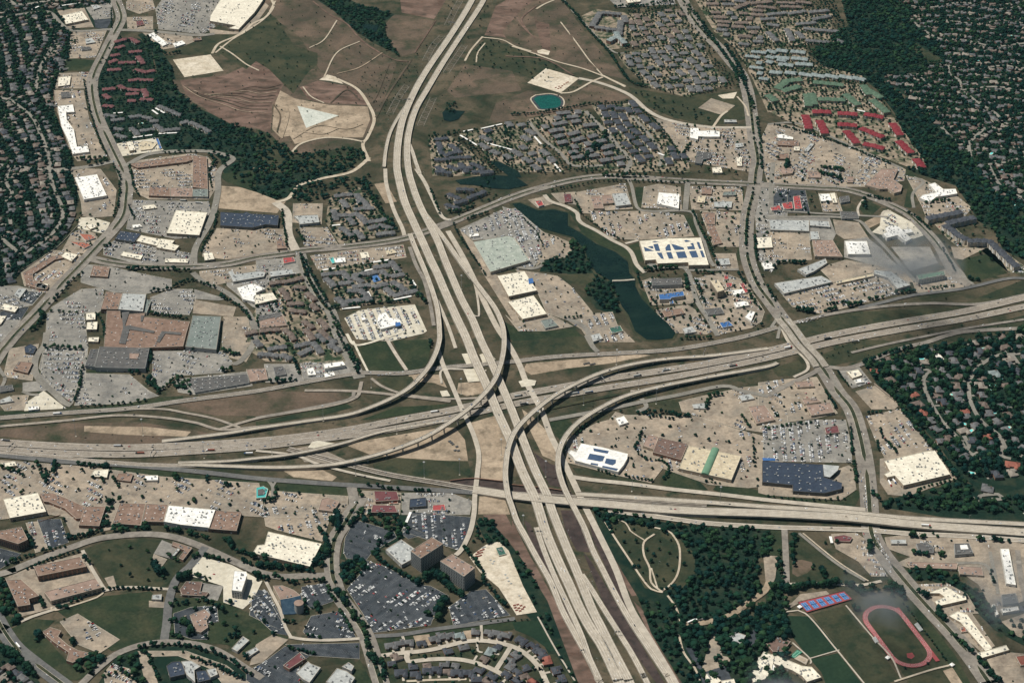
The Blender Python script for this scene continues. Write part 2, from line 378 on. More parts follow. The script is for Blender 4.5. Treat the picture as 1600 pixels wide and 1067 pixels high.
# pitched blocks (apartments): one or more hipped bays along a line given at eaves height
ACOUNT = []
def block(x0, y0, x1, y1, w, h, roof, wall='wall_tan', phrase=None, name='apartment_block', cat='apartment building'):
    L = math.hypot(x1 - x0, y1 - y0) ; a = math.atan2(y1 - y0, x1 - x0); L += w * .5; cx, cy = (x0 + x1) / 2, (y0 + y1) / 2
    nb = max(1, round(L / 17)); root = empty(name, (cx, cy, .5)); c, q = math.cos(a), math.sin(a)
    cor = [(cx + x * c - y * q, cy + x * q + y * c) for x, y in ((-L / 2, -w / 2), (L / 2, -w / 2), (L / 2, w / 2), (-L / 2, w / 2))]; occ_poly(cor, 'building')
    W = MB(); Rf = MB(); gw = L / nb
    for k in range(nb):
        o = -L / 2 + gw * (k + .5); st = (k % 2) * 1.6 * (1 if nb > 1 else 0); x, y = cx + o * c - st * q, cy + o * q + st * c
        W.box(x, y, 0, h, gw - .02, w, a); Rf.hip(x, y, h + .01, gw, w, 2.6 + .4 * (k % 2), a, inset=min(gw, w) * .42, over=.45)
        for sd in (-1, 1):                                                  # cross gables over the entries
            Rf.hip(x - sd * (w / 2 - 1) * q, y + sd * (w / 2 - 1) * c, h + .05, 5.0, 4.4, 1.7, a + math.pi / 2, inset=.6, over=.4)
    off = (cx, cy, .5); Rf.link('roof', [roof], root, off)
    D = W
    st = max(2, int(h // 2.9))
    for sd in (-1, 1):
        for k in range(nb):
            for f in range(st):
                o = -L / 2 + gw * (k + .5); stp = (k % 2) * 1.6 if nb > 1 else 0; yy = stp + sd * (w / 2 + .55); D.box(cx + o * c - yy * q, cy + o * q + yy * c, .6 + f * 2.9, 1.5 + f * 2.9, gw * .42, 1.1, a, 1)
                yy = stp + sd * (w / 2 + .03); D.box(cx + o * c - yy * q, cy + o * q + yy * c, 1.5 + f * 2.9, 2.6 + f * 2.9, gw * .5, .1, a, 2)
    W.link('wall', [wall, 'wall_white', 'glass'], root, off)
    if phrase: ACOUNT.append((root, cx, cy, phrase))
    return root
def carport(tile, s, wd=5.2):
    v = [float(t) for t in s.replace(',', ' ').split()]
    for i in range(0, len(v), 4):
        (x0, y0), (x1, y1) = world(tile, f'{v[i]},{v[i+1]} {v[i+2]},{v[i+3]}', 3); L = math.hypot(x1 - x0, y1 - y0); a = math.atan2(y1 - y0, x1 - x0); cx, cy = (x0 + x1) / 2, (y0 + y1) / 2
        root = empty('carport', (cx, cy, .5)); b = MB(); b.box(cx, cy, 2.7, 2.95, L, wd, a); b.link('roof', ['white'], root, (cx, cy, .5))
        for k in range(max(2, int(L / 12)) + 1):
            t = -L / 2 + 1 + (L - 2) * k / max(2, int(L / 12)); m = MB(); m.cyl(t * math.cos(a), t * math.sin(a), -.3, 2.3, .15, 6); m.link('post', ['metal'], root)
        CARP.append((root, cx, cy)); occ_line([(x0, y0), (x1, y1)], wd, 'building')
CARP = []
# ---------------------------------------------------------------- the ground, the fields and the lots (photo tile, material | outline | car rows: direction, share | label)
big = 9000
o = link('ground', mesh('ground', [(-big, -4500, 0), (big, -4500, 0), (big, 14000, 0), (-big, 14000, 0)], [(0, 1, 2, 3)], ['verge'])); tag(o, 'dry green and brown grassland under the whole district', None, None, 'structure')
NAMES = dict(field='field', redfield='field', dirt='bare_ground', sand='bare_ground', chalk='bare_ground', grass='lawn', dullgrass='meadow', lush='playing_field', darkgrass='ground_cover', mulch='embankment',
             tanlot='parking_lot', yard='courtyard', greylot='parking_lot', asphalt='parking_lot', concrete='pavement', lake='lake', verge='verge')
LOTS = []
def areas(txt, lay):
    for ln in txt.strip().splitlines():
        if not ln.strip() or ln.startswith('#'): continue
        f = [t.strip() for t in ln.split('|')]; tile, m = f[0].split(); poly = world(tile, f[1]); nm = NAMES[m]; extra = f[2] if len(f) > 2 else ''
        lab = next((t for t in f[3:] if t), None)
        c = centroid(poly)
        o = sheet(nm, poly, m, lay, lab, {'lake': 'water', 'parking_lot': 'lot', 'courtyard': 'lot', 'pavement': 'lot', 'bare_ground': 'lot', 'playing_field': 'lawn', 'lawn': 'lawn'}.get(nm))
        o['where'] = list(c)
        if extra:
            a, d, k = [float(v) for v in extra.split(',')][:3]; x, y = f[1].split()[0].split(',')
            q = pts(tile, f[1]); cx = sum(v[0] for v in q) / len(q); cy = sum(v[1] for v in q) / len(q)
            p0 = P(cx, cy); p1 = P(cx + a, cy + d); LOTS.append((poly, math.atan2(p1[1] - p0[1], p1[0] - p0[0]), k, m, c))
    return
areas('''
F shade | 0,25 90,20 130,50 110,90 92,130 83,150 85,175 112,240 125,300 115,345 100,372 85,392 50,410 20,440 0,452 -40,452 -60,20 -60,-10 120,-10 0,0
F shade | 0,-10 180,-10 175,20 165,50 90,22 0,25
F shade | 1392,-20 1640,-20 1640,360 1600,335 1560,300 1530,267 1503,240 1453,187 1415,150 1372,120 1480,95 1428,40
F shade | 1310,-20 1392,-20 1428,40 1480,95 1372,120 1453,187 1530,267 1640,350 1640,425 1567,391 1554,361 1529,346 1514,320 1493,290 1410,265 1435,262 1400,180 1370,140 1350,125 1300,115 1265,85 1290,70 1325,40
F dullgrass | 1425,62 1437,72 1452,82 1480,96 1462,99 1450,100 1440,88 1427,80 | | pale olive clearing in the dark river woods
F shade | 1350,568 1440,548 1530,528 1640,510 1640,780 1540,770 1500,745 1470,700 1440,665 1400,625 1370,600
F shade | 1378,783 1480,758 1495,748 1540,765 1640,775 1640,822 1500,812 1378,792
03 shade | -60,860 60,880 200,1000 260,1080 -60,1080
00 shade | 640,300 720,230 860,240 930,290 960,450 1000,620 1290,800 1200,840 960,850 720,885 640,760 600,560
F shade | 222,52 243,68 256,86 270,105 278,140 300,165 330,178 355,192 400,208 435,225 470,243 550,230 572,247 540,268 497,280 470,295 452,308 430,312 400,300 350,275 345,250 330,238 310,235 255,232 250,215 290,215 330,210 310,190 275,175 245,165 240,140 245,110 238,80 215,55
F field | 400,-5 500,-5 545,40 570,65 620,100 610,130 590,180 583,190 573,225 560,225 490,240 455,240 440,225 400,205 360,190 310,165 285,150 268,125 278,125 330,120 345,110 380,108 420,100 500,110 470,60 430,30 | | brown dried mown hill beside the woods
10 redfield | -470,500 -200,470 0,380 60,385 170,520 150,570 100,640 90,830 0,790 -130,780 -280,700 -430,590 | | reddish brown hillside with curved contour tracks
10 dirt | 150,560 240,610 450,650 690,660 705,740 660,850 430,850 240,890 210,840 150,850 100,800 110,660 | | bare tan earth around the pale triangle
10 chalk | 255,655 400,690 510,715 310,792 | | pale grey triangular pad on bare earth
10 sand | 390,495 440,462 490,475 540,520 450,500 | | small cream sand patch on brown hill
10 redfield | 380,500 600,540 700,640 680,650 450,640 330,620 270,540
10 dullgrass | 0,130 80,80 130,120 240,290 380,330 380,400 320,450 230,580 170,520 80,430 0,380 -60,430 -230,330 -200,280 -60,160 | | dark green scrub patch between brown hills
10 field | 800,150 850,90 1100,130 980,330 900,350 810,240 | | small brown field left of the freeway
10 redfield | 890,0 1180,-10 1100,120 900,80
10 shade | 360,-10 560,-10 640,30 860,90 790,140 810,240 880,340 730,270 620,200 480,70
10 redfield | 1420,200 1480,40 1620,-40 1850,-30 1870,20 1760,120 1581,240 1410,220 | | reddish field right of the freeway
20 field | 60,60 130,10 300,-10 480,240 700,490 560,460 450,430 100,320 0,290 -60,200 | | dark brown triangular field behind apartments
20 redfield | 140,130 230,150 240,310 190,320 170,240
20 sand | 155,315 190,305 235,318 225,342 160,330
10 dullgrass | 1290,390 1320,330 1420,240 1700,330 1900,420 1780,520 1581,440 1400,430 | | dark scrub bowl right of the freeway
10 field | 1290,400 1581,440 1640,560 1581,570 1230,605 1180,560 | | olive brown slope above the pond
20 field | -100,640 100,560 300,580 480,520 730,600 700,620 400,690 60,730 -150,770
20 dullgrass | 720,540 1050,600 1400,560 1470,730 1240,780 1000,730 860,670 760,600
20 sand | 1270,590 1390,570 1370,610 1300,610
10 dullgrass | 0,800 90,830 220,960 640,910 700,990 560,1040 380,1067 0,1067
11 dirt | -40,-10 60,-10 10,0 | | 
11 dirt | 0,140 130,190 190,190 130,270 -230,240 -240,100 -100,110 | | bare tan earth behind the dark-roofed store
11 dirt | 730,90 800,80 870,200 800,210
12 dirt | 940,210 1140,220 1180,300 1100,270 950,260
12 dirt | 1250,270 1400,260 1450,330 1300,350 1240,330
22 dirt | 90,150 800,90 860,100 600,150 350,180 120,220 70,190 | | bare earth strip beside the curved ramp
12 dirt | 560,655 700,620 1150,545 1230,545 1290,620 1310,750 1180,750 870,730 700,710 | | tan earth infield under the long curved ramp
12 dullgrass | 720,770 860,735 1310,755 1340,870 1200,870 900,850 730,800
12 dirt | 1310,520 1480,470 1570,700 1540,870 1390,870 1380,760 | | grey brown earth between ramp and freeway
12 dirt | 150,800 400,800 500,850 470,875 230,850
12 mulch | 1180,875 1340,860 1540,880 1540,920 1380,915
12 field | 0,320 620,330 570,400 300,450 0,475 | | dark brown verge inside the ramp loop
02 field | 1000,400 1581,335 1581,475 1330,470 1100,430
02 field | 0,560 400,520 850,510 1200,560 1320,590 1180,625 850,650 500,640 0,600 | | long dry grass island beside the freeway
02 dirt | 520,535 900,540 1180,570 1150,600 780,590 520,570
22 dirt | 60,430 130,480 250,600 290,690 280,760 190,720 110,560 | | brown earth wedge beside the flyover
22 mulch | 135,700 240,770 280,780 300,890 330,920 230,900
22 mulch | -200,900 -40,905 360,940 380,965 -200,935
23 mulch | 300,0 400,0 500,250 470,260 400,250 330,120 | | dark mulched bank beside the freeway
23 mulch | 470,40 530,170 700,480 760,640 900,870 1060,1080 990,1080 880,900 760,720 600,400 500,180
23 mulch | 590,195 620,200 750,440 740,455 690,450
23 mulch | 440,260 480,300 600,500 680,640 880,960 950,1080 900,1080 700,800 560,560 | | dark mulch strip between the carriageways
23 mulch | 75,60 110,80 250,400 300,520 270,470 130,250
23 mulch | 310,570 330,570 400,740 420,830 350,700
23 redfield | 0,60 40,140 100,260 300,620 420,860 530,1080 380,1080 300,960 150,640 60,420 0,270 | | brown earth margin left of the freeway
13 redfield | 1400,30 1540,20 1620,180 1600,260 1480,100
12 dirt | 1380,970 1530,970 1570,1080 1370,1080
23 redfield | 560,170 620,190 760,370 810,440 800,520 740,530 700,460 600,220
23 redfield | 750,560 830,640 860,760 1050,1080 1010,1080 860,790
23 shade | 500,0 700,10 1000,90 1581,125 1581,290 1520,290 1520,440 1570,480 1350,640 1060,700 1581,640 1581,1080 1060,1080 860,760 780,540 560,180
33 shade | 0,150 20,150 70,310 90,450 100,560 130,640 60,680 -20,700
23 dullgrass | 600,60 760,80 880,110 1000,150 1050,190 1130,270 1130,400 1050,480 930,500 820,480 760,380 640,180 | | olive clearing with looping tracks in woods
33 dullgrass | 130,140 190,140 580,440 560,460 130,450 | | olive park with a worn brown patch
33 field | 150,310 210,305 270,320 280,350 240,390 180,410 150,390
33 lush | 90,650 260,655 300,690 440,860 250,910 150,780 | | dark green practice field beside tennis courts
33 dullgrass | 270,640 480,590 820,1040 740,1067 600,1067 440,860
33 lush | 260,920 430,880 590,1080 360,1080 330,1000
33 dullgrass | 560,560 820,520 1160,960 1260,1080 880,1080 760,900 580,660
33 grass | 830,540 900,560 1160,900 1250,1067 1200,1067
33 dirt | 1080,990 1140,970 1210,1080 1140,1080
32 dullgrass | 20,180 190,130 220,170 200,220 60,230
32 dullgrass | 320,100 560,0 900,20 640,110 420,160 350,170
31 dullgrass | 160,960 500,880 1150,850 1581,680 1700,700 1700,760 1300,830 900,930 400,1000 240,1040 | | dry verge between frontage road and freeway
31 dullgrass | 1000,1067 1200,1000 1581,900 1700,880 1700,960 1581,990 900,1100
31 grass | 1160,560 1370,520 1480,640 1250,700 | | dull green vacant lot beside long apartments
31 grass | 555,240 590,185 700,230 620,300
31 grass | 840,230 870,80 830,0 870,0 960,80 900,120 900,210 880,240
31 dirt | 595,325 690,280 715,320 620,365
21 grass | 60,200 270,220 350,260 430,390 560,480 700,540 760,640 800,640 760,500 660,460 430,330 400,280 330,240 230,215 170,210
21 grass | 100,290 160,360 160,380 120,340
21 shade | 360,480 460,520 520,620 640,690 690,870 620,890 520,860 450,740 470,660 300,640 170,630 200,560 350,540
21 dullgrass | 290,650 500,640 520,680 440,720 330,690
21 grass | 760,720 900,800 870,870 900,920 1010,1020 980,1000 840,860 770,780
21 grass | -60,930 40,990 200,1000 380,980 470,1060 450,1080 60,1100 -20,1040
22 dullgrass | -60,20 440,-20 500,60 300,90 60,100
22 grass | 240,490 350,490 380,530 310,640 230,540 | | green wedge inside the second ramp
22 dullgrass | 820,400 950,370 1050,370 1060,450 900,430
22 grass | 950,800 1130,850 1210,930 1130,940 930,900
22 grass | 1240,930 1260,905 1480,920 1600,960 1620,1000 1300,950
22 dullgrass | 370,790 480,810 880,880 700,880 400,830
32 grass | 30,970 450,1000 550,930 575,960 530,1040 250,1020
12 grass | 620,40 800,10 910,200 700,220 | | square green vacant lot beside the tree-lined road
12 grass | 840,10 1090,0 1060,150 1000,190 940,190 | | green vacant lot beside the left flyover
12 dullgrass | 740,240 960,230 1000,290 860,330
12 grass | 0,510 300,450 560,400 600,420 450,460 0,535
12 grass | 860,420 1200,400 1130,430 780,490 640,500
12 grass | 0,870 590,905 580,960 540,1000 60,930
02 grass | 680,790 980,805 1581,880 1581,910 1060,850 700,820
02 grass | 0,440 300,450 650,410 980,360 1130,350 1130,380 400,450 0,470
00 grass | 380,440 410,360 590,375 560,440 | | square green lot in the commercial strip
00 dullgrass | 1060,320 1200,240 1440,200 1540,190 1440,290 1310,340 1120,340
00 shade | 960,860 1290,800 1581,830 1581,1000 1440,985 1330,940 1010,935
01 grass | 1345,30 1581,0 1581,140 1400,80
21 grass | 760,110 810,110 800,240 770,240
21 grass | 1060,280 1110,290 1150,410 1110,410
21 grass | 720,470 780,450 820,570 780,570
21 grass | 1400,110 1430,110 1440,260 1400,400 1420,560 1390,560
03 dullgrass | 520,240 700,180 1000,180 960,260 940,330 1000,350 1050,300 1130,340 1020,480 700,490 640,430 | | olive field with scattered bushes inside the curved road
03 grass | 350,620 650,530 930,500 1030,600 1000,800 800,840 690,870 | | flat dark green lawn beside the curved road
03 grass | 50,740 200,670 340,680 260,760 420,940 580,1000 480,1050 330,1040 120,880
03 grass | 1060,540 1190,540 1370,560 1500,620 1700,700 1750,760 1581,900 1400,830 1040,800 1060,640
03 shade | 720,900 880,840 1150,840 1400,910 1600,1080 600,1080
03 grass | 0,560 40,640 130,700 40,730 -20,700
13 grass | 520,300 540,200 590,100 620,60 640,50 600,90 550,180 540,260 560,310
13 grass | 0,700 110,760 200,780 180,830 0,800
13 shade | 880,0 960,60 1000,130 880,190 720,260 700,230 880,140
13 grass | 720,780 1100,740 1581,670 1640,700 1581,740 1100,790 760,900
13 shade | 1360,60 1440,60 1550,180 1640,300 1800,560 1990,1067 1900,1067 1700,680 1600,560 1500,280 1400,160
13 lush | 1581,690 1700,680 1760,680 1850,860 1820,870 1700,780 1600,740 | | dark green triangle above the new houses
13 dullgrass | 760,900 1581,860 1850,890 1990,1100 780,1100
13 grass | 1150,870 1340,840 1370,900 1200,910
13 dirt | 970,775 1070,765 1085,830 1000,850
13 dirt | 1280,745 1330,740 1330,800 1285,805
13 grass | 640,920 720,1067 600,1067 600,960
23 dirt | 0,980 60,1010 100,1067 0,1067
32 shade | 690,1000 900,950 1170,890 1200,860 1310,1000 1600,960 1600,1070 1250,1067 720,1030
33 grass | 0,120 80,125 95,300 60,290 0,270
33 grass | 400,150 540,140 600,180 620,220 560,210
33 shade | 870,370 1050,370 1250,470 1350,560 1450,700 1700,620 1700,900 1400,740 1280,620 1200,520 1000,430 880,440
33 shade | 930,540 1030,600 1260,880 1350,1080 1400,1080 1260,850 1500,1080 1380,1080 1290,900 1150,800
33 grass | 1030,210 1070,205 1110,300 1050,310
33 grass | 750,110 1000,140 960,145 800,145
''', 'field')
